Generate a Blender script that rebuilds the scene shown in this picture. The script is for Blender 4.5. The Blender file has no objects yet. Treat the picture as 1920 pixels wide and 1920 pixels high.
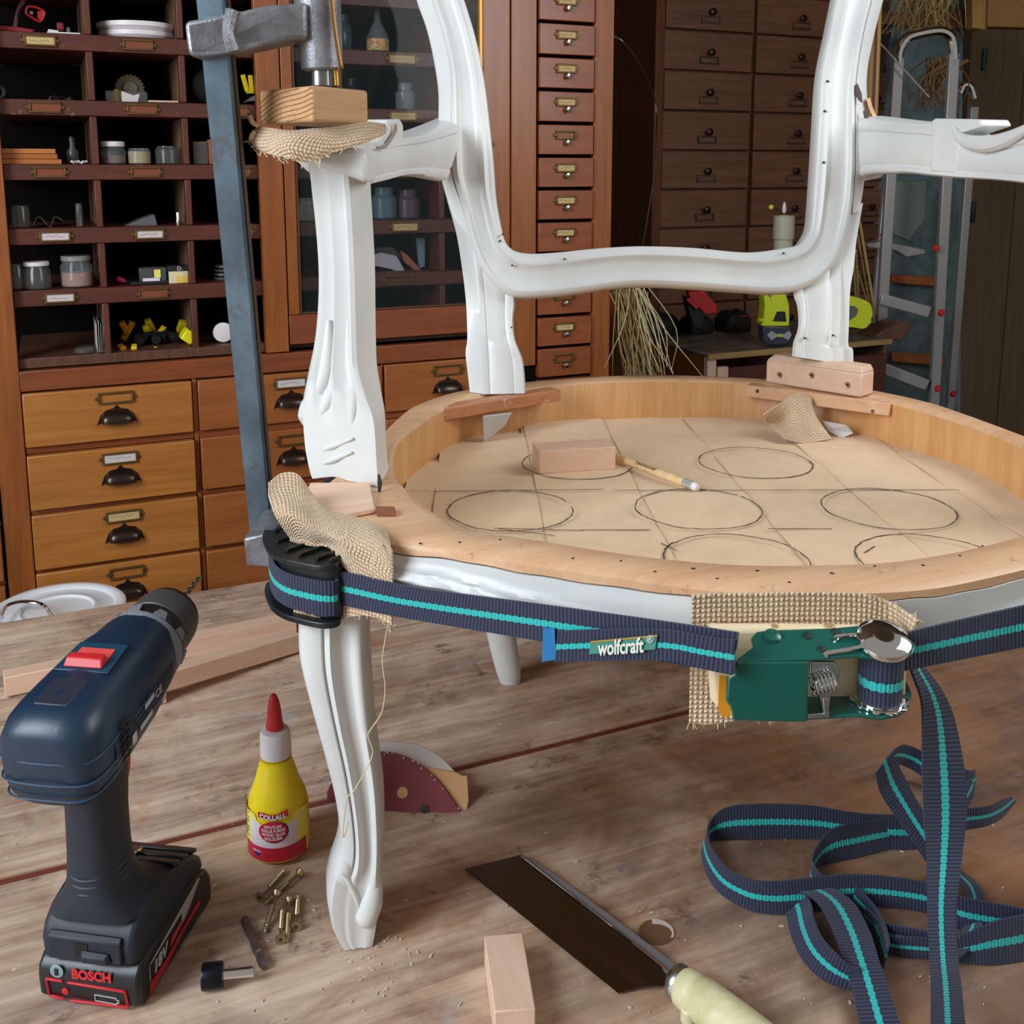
import bpy, bmesh, math, random
from mathutils import Vector as V, Matrix as M, Euler
random.seed(7)
S = bpy.context.scene
COL = S.collection
# ------------------------------------------------------------ camera, light, exposure
CAM_H = .58; FPX = 1950.; PITCH = math.atan(325/1950.); YAW = math.radians(24)
cam = bpy.data.cameras.new('camera'); co = bpy.data.objects.new('camera', cam); COL.objects.link(co)
cam.sensor_width = 36; cam.sensor_fit = 'HORIZONTAL'
cam.lens = 36*FPX/1920; cam.shift_y = -(960-640)/1920.
co.location = (0, 0, CAM_H)
co.rotation_euler = Euler((math.pi/2-PITCH, 0, -YAW), 'XYZ')
cam.clip_start = .02
S.camera = co
S.view_settings.view_transform = 'Standard'; S.view_settings.look = 'None'
S.view_settings.gamma = 1; S.view_settings.use_curve_mapping = False
S.view_settings.exposure = .12
w = bpy.data.worlds.new('room'); S.world = w; w.use_nodes = True
w.node_tree.nodes['Background'].inputs[0].default_value = (1., .92, .82, 1)
w.node_tree.nodes['Background'].inputs[1].default_value = .28
def area(name, loc, target, sx, sy, power, color):
    l = bpy.data.lights.new(name, 'AREA'); l.shape = 'RECTANGLE'; l.size = sx; l.size_y = sy
    l.energy = power; l.color = color
    o = bpy.data.objects.new(name, l); COL.objects.link(o); o.location = loc
    o.rotation_euler = (V(target)-V(loc)).to_track_quat('-Z', 'Y').to_euler()
    return o
area('window_light', (-1.55, .25, 1.20), (.4, 1.05, .30), .9, 1.3, 52, (.82, .92, 1.))
area('window_light', (1.42, .22, 1.15), (.78, .95, .5), .6, .9, 12, (.92, .97, 1.))

# ------------------------------------------------------------ projection helpers (where a picture point meets a real plane)
_c, _s = math.cos(PITCH), math.sin(PITCH); _cy, _sy = math.cos(YAW), math.sin(YAW)
def ray(u, v):
    w_ = v-640.; F = FPX*_c-w_*_s; D = FPX*_s+w_*_c; X = u-960.
    return V((X*_cy+F*_sy, -X*_sy+F*_cy, -D)), F
def onz(u, v, z): r, F = ray(u, v); t = (z-CAM_H)/r.z; return V((r.x*t, r.y*t, z))
def ony(u, v, y): r, F = ray(u, v); t = y/r.y; return V((r.x*t, y, CAM_H+r.z*t))
def at(u, v, d): r, F = ray(u, v); t = d/F; return V((r.x*t, r.y*t, CAM_H+r.z*t))
# chair frame: f towards the chair's front, l to the chair's left-in-picture side, z up
CC = V((.624, .98, 0)); FV = V((-.371, -.928, 0)).normalized(); LV = V((-.928, .371, 0)).normalized(); H = .329
def W(f, l, z): return CC+FV*f+LV*l+V((0, 0, z))
def onplane(u, v, P0, N):
    r, F = ray(u, v); o = V((0, 0, CAM_H)); t = (P0-o).dot(N)/r.dot(N); return o+r*t
BN = (FV+V((0, 0, .2))).normalized()          # normal of the reclined chair back
def BK(u, v, off=0.): return onplane(u, v, W(0, 0, H)+BN*off, BN)
def FP(u, v, f): return onplane(u, v, W(f, 0, 0), FV)
def AP(u, v, side, off=0.):                    # arm planes: l = side*(.245+.25 f)
    N = (LV*side-FV*.25).normalized(); return onplane(u, v, W(0, side*.245, 0)-N*off, N)

# ------------------------------------------------------------ mesh builder
def cat(pts, sub):
    pts = [V(p) for p in pts]
    if sub <= 1 or len(pts) < 3: return pts
    out = []
    for i in range(len(pts)-1):
        p0 = pts[i-1] if i else pts[0]*2-pts[1]
        p1, p2 = pts[i], pts[i+1]
        p3 = pts[i+2] if i+2 < len(pts) else pts[-1]*2-pts[-2]
        for k in range(sub):
            t = k/sub
            out.append(.5*((2*p1)+(p2-p0)*t+(2*p0-5*p1+4*p2-p3)*t*t+(3*p1-p0-3*p2+p3)*t**3))
    out.append(pts[-1]); return out
class MB:
    def __init__(s): s.v = []; s.f = []; s.uv = {}; s.mi = {}; s.m = 0
    def face(s, idx, uv=None):
        s.f.append(tuple(idx))
        if uv: s.uv[len(s.f)-1] = uv
        if s.m: s.mi[len(s.f)-1] = s.m
    def add(s, pts): b = len(s.v); s.v += [V(p) for p in pts]; return b
    def box(s, c, d, R=None):
        c = V(c); h = V(d)/2
        P = [V((x*h.x, y*h.y, z*h.z)) for x in (-1, 1) for y in (-1, 1) for z in (-1, 1)]
        if R is not None: P = [R@p for p in P]
        b = s.add([c+p for p in P])
        for q in ((0, 1, 3, 2), (4, 6, 7, 5), (0, 4, 5, 1), (2, 3, 7, 6), (0, 2, 6, 4), (1, 5, 7, 3)): s.face([b+i for i in q])
        return s
    def b2(s, a, b): a, b = V(a), V(b); return s.box((a+b)/2, [abs(x) for x in (b-a)])
    def prism(s, pts, ext):
        n = len(pts); b = s.add(pts); s.add([V(p)+V(ext) for p in pts])
        s.face(range(b, b+n)); s.face([b+n+i for i in range(n)][::-1])
        for i in range(n): j = (i+1) % n; s.face((b+i, b+n+i, b+n+j, b+j))
        return s
    def bar(s, P, Q, w, d, side=None):
        P, Q = V(P), V(Q); z = (Q-P).normalized(); x = V(side) if side else z.cross(V((0, 0, 1)))
        if x.length < 1e-4: x = V((1, 0, 0))
        x = (x-z*x.dot(z)).normalized(); y = z.cross(x)
        c = [x*(a*w/2)+y*(b_*d/2) for a, b_ in ((-1, -1), (1, -1), (1, 1), (-1, 1))]
        return s.prism([P+k for k in c], Q-P)
    def rings(s, R, closed=True, caps=True, uvf=None):
        n = len(R[0]); b = s.add([p for r in R for p in r])
        for i in range(len(R)-1):
            for j in range(n if closed else n-1):
                k = (j+1) % n; s.face((b+i*n+j, b+i*n+k, b+(i+1)*n+k, b+(i+1)*n+j), uvf(i, j) if uvf else None)
        if caps and closed: s.face([b+j for j in range(n)][::-1]); s.face([b+(len(R)-1)*n+j for j in range(n)])
        return s
    def skin(s, curves, sub=4, closed=True, caps=True):
        C_ = [cat(c, sub) for c in curves]; n = min(len(c) for c in C_)
        return s.rings([[c[i] for c in C_] for i in range(n)], closed, caps)
    def tube(s, pts, r, n=8, sub=3, caps=True):
        rs = r if isinstance(r, (list, tuple)) else [r]*len(pts)
        P = cat(pts, sub); k = len(P); rr = []
        for i in range(k):
            t = i/(k-1)*(len(rs)-1); a = int(t); a = min(a, len(rs)-2) if len(rs) > 1 else 0
            rr.append(rs[a]+(rs[min(a+1, len(rs)-1)]-rs[a])*(t-a))
        up = V((0, 0, 1)); R = []; px_ = None
        for i in range(k):
            d = (P[min(i+1, k-1)]-P[max(i-1, 0)]).normalized()
            if px_ is None: x = d.cross(up if abs(d.z) < .9 else V((1, 0, 0)))
            else: x = px_-d*px_.dot(d)
            x.normalize(); px_ = x; y = d.cross(x)
            R.append([P[i]+(x*math.cos(a)+y*math.sin(a))*rr[i] for a in [2*math.pi*j/n for j in range(n)]])
        return s.rings(R, True, caps)
    def lathe(s, prof, o=(0, 0, 0), n=24, axis=None, caps=True):
        o = V(o); q = V(axis).to_track_quat('Z', 'Y') if axis is not None else None
        R = []
        for r, z in prof:
            ring = [V((r*math.cos(2*math.pi*j/n), r*math.sin(2*math.pi*j/n), z)) for j in range(n)]
            R.append([o+(q@p if q else p) for p in ring])
        return s.rings(R, True, caps)
    def cyl(s, a, b, r, n=16, r2=None):
        a, b = V(a), V(b); L = (b-a).length; return s.lathe([(r, 0), (r if r2 is None else r2, L)], a, n, b-a)
    def sheet(s, grid, th, uvs=1.):            # grid[i][j] of points, thickened; uv in metres
        ni, nj = len(grid), len(grid[0])
        U = [[0.]*nj for _ in range(ni)]; T = [[0.]*nj for _ in range(ni)]
        for i in range(ni):
            for j in range(nj):
                if j: U[i][j] = U[i][j-1]+(V(grid[i][j])-V(grid[i][j-1])).length
                if i: T[i][j] = T[i-1][j]+(V(grid[i][j])-V(grid[i-1][j])).length
        def nrm(i, j):
            a = V(grid[min(i+1, ni-1)][j])-V(grid[max(i-1, 0)][j]); b_ = V(grid[i][min(j+1, nj-1)])-V(grid[i][max(j-1, 0)])
            c = a.cross(b_); return c.normalized() if c.length else V((0, 0, 1))
        top = s.add([V(grid[i][j]) for i in range(ni) for j in range(nj)])
        bot = s.add([V(grid[i][j])-nrm(i, j)*th for i in range(ni) for j in range(nj)])
        for i in range(ni-1):
            for j in range(nj-1):
                q = [(i, j), (i+1, j), (i+1, j+1), (i, j+1)]; uv = [(U[a][b_]*uvs, T[a][b_]*uvs) for a, b_ in q]
                s.face([top+a*nj+b_ for a, b_ in q], uv)
                s.face([bot+a*nj+b_ for a, b_ in q][::-1], uv[::-1])
        per = [(i, 0) for i in range(ni)]+[(ni-1, j) for j in range(1, nj)]+[(i, nj-1) for i in range(ni-2, -1, -1)]+[(0, j) for j in range(nj-2, 0, -1)]
        for k in range(len(per)):
            a, b_ = per[k], per[(k+1) % len(per)]
            s.face((top+a[0]*nj+a[1], bot+a[0]*nj+a[1], bot+b_[0]*nj+b_[1], top+b_[0]*nj+b_[1]), [(U[q[0]][q[1]]*uvs, T[q[0]][q[1]]*uvs) for q in (a, a, b_, b_)])
        return s
    def build(s, name, mat, parent=None, bevel=0., smooth=True, ang=35, local=False, origin=None, seg=2, sub=0):
        if parent is not None and not local:
            root = parent
            while root.parent: root = root.parent
            off = V(root['_o'])
        elif local: off = V((0, 0, 0))
        else:
            if origin is None:
                xs = [p.x for p in s.v]; ys = [p.y for p in s.v]; zs = [p.z for p in s.v]
                origin = V(((min(xs)+max(xs))/2, (min(ys)+max(ys))/2, min(zs)))
            off = V(origin)
        me = bpy.data.meshes.new(name)
        me.from_pydata([tuple(p-off) for p in s.v], [], s.f)
        if s.uv:
            ul = me.uv_layers.new(name='UVMap')
            for p in me.polygons:
                q = s.uv.get(p.index)
                if q:
                    for k, li in enumerate(p.loop_indices): ul.data[li].uv = q[k]
        mats = mat if isinstance(mat, (list, tuple)) else [mat]
        for m_ in mats: me.materials.append(m_)
        for k, m_ in s.mi.items(): me.polygons[k].material_index = m_
        bm = bmesh.new(); bm.from_mesh(me); bmesh.ops.recalc_face_normals(bm, faces=bm.faces); bm.to_mesh(me); bm.free()
        if smooth:
            for p in me.polygons: p.use_smooth = True
            me.set_sharp_from_angle(angle=math.radians(ang))
        o = bpy.data.objects.new(name, me); COL.objects.link(o)
        if parent is not None: o.parent = parent
        else: o.location = off; o['_o'] = list(off)
        if bevel:
            b = o.modifiers.new('bevel', 'BEVEL'); b.width = bevel; b.segments = seg; b.limit_method = 'ANGLE'; b.angle_limit = math.radians(40)
            if smooth and hasattr(b, 'harden_normals'): b.harden_normals = False
        if sub:
            m2 = o.modifiers.new('sub', 'SUBSURF'); m2.levels = sub; m2.render_levels = sub
        return o
def tag(o, label=None, cat_=None, group=None, kind=None):
    if label: o['label'] = label
    if cat_: o['category'] = cat_
    if group: o['group'] = group
    if kind: o['kind'] = kind
    return o
def thing(name, label, cat_, loc, group=None, rot=None):
    o = bpy.data.objects.new(name, None); COL.objects.link(o); o.location = loc; o['_o'] = list(loc)
    o.empty_display_size = .02
    if rot: o.rotation_euler = rot
    return tag(o, label, cat_, group)
def copy_tree(o, loc=None, rot=None, label=None, parent=None):
    c = o.copy(); COL.objects.link(c)
    if parent: c.parent = parent
    if loc is not None: c.location = loc; c['_o'] = list(loc)
    if rot is not None: c.rotation_euler = rot
    if label: c['label'] = label
    for ch in list(o.children): copy_tree(ch, parent=c)
    return c
def text_mesh(txt, size, O, X, Y, name, mat, parent, depth=.0002, bold=0., align='CENTER', shear=0., xs=1., bend=None, local=False):
    cu = bpy.data.curves.new('t', 'FONT'); cu.body = txt; cu.size = size; cu.align_x = align; cu.align_y = 'CENTER'; cu.offset = bold; cu.shear = shear
    cu.extrude = depth; cu.resolution_u = 3
    to = bpy.data.objects.new('t', cu); COL.objects.link(to); bpy.context.view_layer.update()
    me = bpy.data.meshes.new_from_object(to.evaluated_get(bpy.context.evaluated_depsgraph_get()))
    O, X, Y = V(O), V(X).normalized(), V(Y).normalized(); N = X.cross(Y)
    mb = MB()
    if bend: vs = [bend(p.co.x*xs, p.co.y, p.co.z) for p in me.vertices]
    else: vs = [O+X*p.co.x*xs+Y*p.co.y+N*p.co.z for p in me.vertices]
    mb.add(vs)
    for p in me.polygons: mb.face(p.vertices)
    bpy.data.objects.remove(to); bpy.data.curves.remove(cu); bpy.data.meshes.remove(me)
    return mb.build(name, mat, parent, smooth=False, local=local)

# ------------------------------------------------------------ materials
def lin(c): return tuple(((x/255+.055)/1.055)**2.4 if x/255 > .04045 else x/255/12.92 for x in c)
class NT:
    def __init__(s, name):
        s.m = bpy.data.materials.new(name); s.m.use_nodes = True; s.t = s.m.node_tree; s.n = s.t.nodes; s.b = s.n['Principled BSDF']
    def node(s, ty, **k):
        n = s.n.new(ty)
        for a, b in k.items():
            if a.startswith('i_'):
                key = a[2:]; key = int(key) if key.isdigit() else key.replace('_', ' ')
                if isinstance(b, tuple) and len(b) == 3 and n.inputs[key].type == 'RGBA': b = b+(1,)
                n.inputs[key].default_value = b
            else: setattr(n, a, b)
        return n
    def link(s, a, b): s.t.links.new(a, b)
    def coord(s, kind='Object', scale=(1, 1, 1), rot=(0, 0, 0), rand=True):
        t = s.node('ShaderNodeTexCoord'); mp = s.node('ShaderNodeMapping'); mp.inputs['Scale'].default_value = scale
        src = t.outputs[kind]
        if any(rot):
            m0 = s.node('ShaderNodeMapping'); m0.inputs['Rotation'].default_value = rot; s.link(src, m0.inputs['Vector']); src = m0.outputs[0]
        s.link(src, mp.inputs['Vector'])
        if rand:
            oi = s.node('ShaderNodeObjectInfo'); mu = s.node('ShaderNodeMath', operation='MULTIPLY', i_1=37.)
            s.link(oi.outputs['Random'], mu.inputs[0]); s.link(mu.outputs[0], mp.inputs['Location'])
        return mp.outputs[0]
    def noise(s, vec, scale, detail=4, rough=.55, dist=0.):
        n = s.node('ShaderNodeTexNoise'); n.inputs['Scale'].default_value = scale; n.inputs['Detail'].default_value = detail
        n.inputs['Roughness'].default_value = rough; n.inputs['Distortion'].default_value = dist
        if vec: s.link(vec, n.inputs['Vector'])
        return n.outputs['Fac']
    def ramp(s, fac, stops, const=False):
        r = s.node('ShaderNodeValToRGB'); e = r.color_ramp.elements
        if const: r.color_ramp.interpolation = 'CONSTANT'
        while len(e) < len(stops): e.new(.5)
        for k, (p, c) in enumerate(stops): e[k].position = p; e[k].color = tuple(c)+(1,) if len(c) == 3 else c
        s.link(fac, r.inputs[0]); return r.outputs[0]
    def mix(s, fac, a, b, mode='MIX'):
        n = s.node('ShaderNodeMix', data_type='RGBA', blend_type=mode)
        if isinstance(fac, (int, float)): n.inputs[0].default_value = fac
        else: s.link(fac, n.inputs[0])
        for k, x in ((6, a), (7, b)):
            if isinstance(x, tuple): n.inputs[k].default_value = x+(1,) if len(x) == 3 else x
            else: s.link(x, n.inputs[k])
        return n.outputs[2]
    def bump(s, h, strength=.3, dist=.001, prev=None):
        b = s.node('ShaderNodeBump'); b.inputs['Strength'].default_value = strength; b.inputs['Distance'].default_value = dist
        s.link(h, b.inputs['Height'])
        if prev: s.link(prev, b.inputs['Normal'])
        s.link(b.outputs[0], s.b.inputs['Normal']); return b.outputs[0]
    def base(s, c):
        if isinstance(c, tuple): s.b.inputs['Base Color'].default_value = c+(1,)
        else: s.link(c, s.b.inputs['Base Color'])
    def set(s, **k):
        for a, b in k.items():
            s.b.inputs[a.replace('_', ' ')].default_value = b
        return s
def wood(name, dark, light, axis='X', scale=1., rough=.5, coat=0., contrast=.5, bump=.15, stain=None, wear=None, rotz=0.):
    t = NT(name); k = {'X': (1.6, 22, 22), 'Y': (22, 1.6, 22), 'Z': (22, 22, 1.6)}[axis]
    k = tuple(a*scale for a in k); c = t.coord('Object', k, (0, 0, rotz))
    n1 = t.noise(c, 3., 6, .6, .6); n2 = t.noise(c, 14., 3, .7)
    d, l = lin(dark), lin(light); a = .5-contrast*.3; b = .5+contrast*.3
    col = t.ramp(n1, [(a, d), (b, l)])
    col = t.mix(.35, col, t.ramp(n2, [(.35, d), (.65, l)]))
    c2 = t.coord('Object', (1, 1, 1)); n3 = t.noise(c2, 5., 3)
    col = t.mix(t.ramp(n3, [(.4, (0, 0, 0)), (.75, (.4, .4, .4))]), col, d)
    if stain:
        n4 = t.noise(c2, 26., 5, .7); col = t.mix(t.ramp(n4, [(.60, (0, 0, 0)), (.72, (1, 1, 1))]), col, lin(stain))
    if wear:
        n5 = t.noise(c2, 40., 4, .75); col = t.mix(t.ramp(n5, [(.62, (0, 0, 0)), (.70, (1, 1, 1))]), col, lin(wear))
    t.base(col); t.set(Roughness=rough, Coat_Weight=coat, Coat_Roughness=.25); t.bump(n2, bump, .0008); return t.m
def plain(name, c, rough=.5, metal=0., bump=0., bscale=300., coat=0., var=.0, **k):
    t = NT(name)
    if var:
        n = t.noise(t.coord(), 30., 4, .6); cc = lin(c)
        t.base(t.ramp(n, [(.3, tuple(x*(1-var) for x in cc)), (.7, tuple(min(1, x*(1+var)) for x in cc))]))
    else: t.base(lin(c))
    t.set(Roughness=rough, Metallic=metal, Coat_Weight=coat)
    if bump: t.bump(t.noise(t.coord(), bscale, 3), bump, .0006)
    t.set(**k); return t.m
def white_paint():
    t = NT('white_chair_paint'); c = t.coord('Object', (1, 1, 1), rand=False)
    n = t.noise(t.coord('Object', (60, 60, 5), rand=False), 3., 4, .6); m_ = t.noise(c, 9., 3)
    col = t.ramp(m_, [(.3, lin((205, 206, 206))), (.7, lin((224, 224, 221)))])
    chips = t.noise(c, 55., 2, .5); col = t.mix(t.ramp(chips, [(.775, (0, 0, 0)), (.785, (1, 1, 1))]), col, lin((70, 62, 58)))
    t.base(col); t.set(Roughness=.38, Coat_Weight=.15, Coat_Roughness=.3)
    b = t.bump(n, .22, .0008); t.bump(m_, .25, .002, b); return t.m
def burlap(name, dark, light, pitch, mode='UV', strength=.8):
    t = NT(name); vec = t.coord(mode, (1, 1, 1), rand=False)
    wx = t.node('ShaderNodeTexWave', wave_type='BANDS', bands_direction='X'); wy = t.node('ShaderNodeTexWave', wave_type='BANDS', bands_direction='Y')
    sc = 1/pitch/ (20/(2*math.pi))
    nz = t.noise(vec, 60., 2); ds = t.node('ShaderNodeVectorMath', operation='MULTIPLY_ADD')
    cmb = t.node('ShaderNodeCombineXYZ'); t.link(nz, cmb.inputs[0]); t.link(nz, cmb.inputs[1])
    t.link(cmb.outputs[0], ds.inputs[0]); ds.inputs[1].default_value = (pitch*.5,)*3; t.link(vec, ds.inputs[2])
    for w_ in (wx, wy): w_.inputs['Scale'].default_value = sc; t.link(ds.outputs[0], w_.inputs['Vector'])
    # checker of over / under
    ck = t.node('ShaderNodeTexChecker'); ck.inputs['Scale'].default_value = 1/pitch; t.link(ds.outputs[0], ck.inputs['Vector'])
    mx = t.node('ShaderNodeMix', data_type='FLOAT'); t.link(ck.outputs['Fac'], mx.inputs[0]); t.link(wx.outputs['Fac'], mx.inputs[2]); t.link(wy.outputs['Fac'], mx.inputs[3])
    mn = t.node('ShaderNodeMath', operation='MULTIPLY'); t.link(wx.outputs['Fac'], mn.inputs[0]); t.link(wy.outputs['Fac'], mn.inputs[1])
    h = t.node('ShaderNodeMath', operation='MULTIPLY_ADD'); t.link(mn.outputs[0], h.inputs[0]); h.inputs[1].default_value = 1.; 
    m5 = t.node('ShaderNodeMath', operation='MULTIPLY', i_1=.5); t.link(mx.outputs[0], m5.inputs[0]); t.link(m5.outputs[0], h.inputs[2])
    col = t.ramp(h.outputs[0], [(.05, lin(dark)), (.75, lin(light))])
    n = t.noise(vec, 35., 4); col = t.mix(.25, col, t.ramp(n, [(.3, lin(dark)), (.7, lin(light))]))
    t.base(col); t.set(Roughness=.95, Sheen_Weight=.2); t.bump(h.outputs[0], strength, pitch*.35); return t.m
def strap_mat():
    t = NT('navy_webbing_with_turquoise_stripe'); tc = t.node('ShaderNodeTexCoord'); sp = t.node('ShaderNodeSeparateXYZ'); t.link(tc.outputs['UV'], sp.inputs[0])
    def mth(op, a, b=None, c=None):
        n = t.node('ShaderNodeMath', operation=op)
        for k, x in enumerate((a, b, c)):
            if x is None: continue
            if isinstance(x, (int, float)): n.inputs[k].default_value = x
            else: t.link(x, n.inputs[k])
        return n.outputs[0]
    u, v = sp.outputs[0], sp.outputs[1]              # u metres along, v 0..1 across
    rib = mth('ADD', mth('MULTIPLY', mth('SINE', mth('MULTIPLY', u, 2*math.pi/.0026)), .5), .5)
    rib2 = mth('ADD', mth('MULTIPLY', mth('SINE', mth('MULTIPLY', u, 2*math.pi/.0052)), .5), .5)
    d = mth('ABSOLUTE', mth('SUBTRACT', v, .5)); edge = mth('ADD', .072, mth('MULTIPLY', rib2, .026))
    st = mth('LESS_THAN', d, edge)
    n = t.noise(tc.outputs['UV'], 500., 2)
    navy = t.ramp(mth('MULTIPLY', mth('ADD', rib, n), .5), [(.2, lin((10, 12, 26))), (.8, lin((52, 60, 92)))])
    teal = t.ramp(n, [(.3, lin((20, 150, 150))), (.7, lin((48, 196, 190)))])
    t.base(t.mix(st, navy, teal)); t.set(Roughness=.75, Sheen_Weight=.15)
    t.bump(rib, .7, .0006); return t.m
def glassm(name, c=(1, 1, 1), rough=.02, alpha=.25):
    t = NT(name); t.base(c); t.set(Roughness=rough, Transmission_Weight=.0, Alpha=alpha, Specular_IOR_Level=.8 if 'window' not in name else .3); return t.m
def bench_mat():
    t = NT('stained_workbench_board'); c = t.coord('Object', (1.4, 9, 9)); c2 = t.coord('Object', (1, 1.25, 1)); c3 = t.coord('Object', (1.5, 26, 26))
    g = t.noise(c3, 4., 6, .65, .4); a = t.noise(c2, 9., 6, .7, .7); b = t.noise(c, 2.4, 5, .65); e = t.noise(c2, 30., 5, .75)
    col = t.ramp(a, [(.30, lin((118, 84, 66))), (.42, lin((178, 142, 118))), (.55, lin((212, 182, 158))), (.70, lin((230, 206, 184)))])
    col = t.mix(.45, col, t.ramp(g, [(.32, lin((138, 104, 84))), (.65, lin((232, 208, 184)))]))
    col = t.mix(t.ramp(b, [(.52, (0, 0, 0)), (.66, (.55, .55, .55))]), col, lin((122, 100, 96)))
    o_ = t.noise(c2, 6.3, 4, .7, .5); col = t.mix(t.ramp(o_, [(.56, (0, 0, 0)), (.70, (.6, .6, .6))]), col, lin((168, 108, 62)))
    g_ = t.noise(c2, 11., 5, .7, .3); col = t.mix(t.ramp(g_, [(.60, (0, 0, 0)), (.70, (.6, .6, .6))]), col, lin((178, 176, 178)))
    k_ = t.noise(c2, 15., 6, .75); col = t.mix(t.ramp(k_, [(.58, (0, 0, 0)), (.68, (.75, .75, .75))]), col, lin((62, 48, 46)))
    s_ = t.noise(c2, 75., 3, .6); col = t.mix(t.ramp(s_, [(.70, (0, 0, 0)), (.74, (.9, .9, .9))]), col, lin((224, 218, 212)))
    # large brown patches, denser towards the right and the front
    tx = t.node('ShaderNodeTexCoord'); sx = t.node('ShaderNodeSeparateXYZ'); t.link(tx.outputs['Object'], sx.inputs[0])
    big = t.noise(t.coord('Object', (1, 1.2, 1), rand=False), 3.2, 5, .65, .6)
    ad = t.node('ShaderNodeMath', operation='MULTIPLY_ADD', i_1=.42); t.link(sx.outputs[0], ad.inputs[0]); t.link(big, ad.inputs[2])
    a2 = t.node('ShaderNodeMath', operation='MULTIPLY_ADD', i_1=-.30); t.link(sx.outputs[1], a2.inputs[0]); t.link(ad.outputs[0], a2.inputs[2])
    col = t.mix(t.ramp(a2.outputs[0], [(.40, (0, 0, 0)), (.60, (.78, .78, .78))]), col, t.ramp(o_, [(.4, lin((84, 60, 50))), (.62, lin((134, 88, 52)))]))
    t.base(col); r = t.ramp(e, [(.3, (.32,)*3), (.7, (.62,)*3)]); t.link(r, t.b.inputs['Roughness'])
    p = t.bump(e, .25, .0012); t.bump(g, .3, .001, p); return t.m
def metal_cast(name, c, rough=.5):
    t = NT(name); v = t.coord('Object', (1, 1, 1)); n = t.noise(v, 420., 3, .6); m_ = t.noise(v, 45., 4, .6); cc = lin(c)
    t.base(t.ramp(m_, [(.3, tuple(x*.6 for x in cc)), (.7, tuple(min(1, x*1.4) for x in cc))])); t.set(Metallic=.5, Roughness=rough); t.bump(n, .5, .0008); return t.m
MT = {}
MT['paint'] = white_paint()
MT['paint_edge'] = plain('bare_wood_chip', (120, 84, 62), .6)
MT['beech'] = wood('old_beech_rail', (204, 154, 114), (230, 190, 152), 'X', .5, .5, .1, .6, .15, None, (186, 120, 92))
MT['beech_in'] = wood('varnished_beech_inside', (196, 140, 84), (222, 172, 116), 'Z', .8, .42, .2, .5, .1)
MT['newwood'] = wood('fresh_pale_wood', (222, 180, 152), (236, 202, 178), 'X', .8, .55, 0, .5, .08)
MT['newwood_y'] = wood('fresh_pale_wood_along', (222, 184, 158), (236, 206, 184), 'Y', .8, .55, 0, .5, .08)
MT['newwood_z'] = wood('fresh_pale_wood_flat', (214, 176, 150), (228, 196, 172), 'X', 1.6, .55, 0, .4, .08)
MT['pine'] = wood('cream_pine', (232, 208, 166), (244, 226, 190), 'X', .7, .55, 0, .4, .08)
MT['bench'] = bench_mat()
MT['redline'] = wood('red_brown_strip', (96, 40, 30), (140, 66, 54), 'X', 1, .5, 0, .6)
MT['darkgap'] = plain('dark_joint', (38, 26, 22), .8)
MT['drawer'] = wood('golden_drawer_wood', (160, 96, 40), (190, 122, 56), 'X', .9, .38, .25, .45, .06)
MT['drawer_o'] = wood('orange_drawer_wood', (140, 76, 34), (164, 96, 46), 'X', .9, .38, .25, .5, .06)
MT['carcass'] = wood('red_brown_cabinet_wood', (126, 66, 26), (160, 90, 38), 'Z', .9, .38, .25, .5, .06)
MT['carcass_h'] = wood('red_brown_cabinet_rail', (116, 56, 28), (146, 76, 38), 'X', .9, .38, .25, .5, .06)
MT['shelf'] = wood('dark_red_shelf_wood', (70, 28, 18), (98, 42, 27), 'X', .8, .5, .1, .5, .08, None, (120, 92, 72))
MT['shelf_v'] = wood('dark_red_divider_wood', (74, 32, 20), (106, 50, 32), 'Z', .8, .5, .1, .5, .08)
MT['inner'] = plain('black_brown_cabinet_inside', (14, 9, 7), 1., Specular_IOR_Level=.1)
MT['inner_l'] = wood('worn_inner_wood', (84, 58, 38), (140, 106, 76), 'Z', 1., .7)
MT['smalld'] = wood('small_drawer_wood', (122, 60, 28), (150, 78, 38), 'X', .9, .36, .3, .5, .05)
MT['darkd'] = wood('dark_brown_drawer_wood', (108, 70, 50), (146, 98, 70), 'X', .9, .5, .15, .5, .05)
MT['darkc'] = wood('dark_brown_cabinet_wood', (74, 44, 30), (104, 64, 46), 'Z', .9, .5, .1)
MT['brass'] = plain('aged_brass', (118, 92, 52), .45, .75, .1)
MT['bronze'] = plain('dark_bronze_pull', (66, 50, 44), .25, .75, .06, 200)
MT['card'] = plain('paper_card', (206, 192, 190), .8)
MT['card_o'] = plain('orange_wood_card', (126, 62, 36), .7)
MT['card_y'] = plain('yellowed_card', (196, 168, 116), .8)
MT['ink'] = plain('ink', (46, 40, 44), .7)
MT['knob'] = plain('steel_knob', (190, 184, 172), .2, 1.)
MT['burlap'] = burlap('coarse_burlap', (156, 120, 86), (242, 218, 186), .0031)
MT['burlap_seat'] = burlap('jute_webbing', (200, 162, 122), (242, 210, 170), .0020, 'Object', .3)
MT['strap'] = strap_mat()
MT['green'] = plain('dark_green_paint', (20, 96, 84), .32, .2, .05, 200, .4)
MT['chrome'] = plain('chrome', (226, 228, 232), .07, 1.)
MT['steel'] = plain('brushed_steel', (150, 150, 154), .3, 1., .05)
MT['zinc'] = plain('zinc_plated', (196, 204, 210), .24, 1.)
MT['castiron'] = metal_cast('cast_iron', (134, 133, 138), .42)
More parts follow.
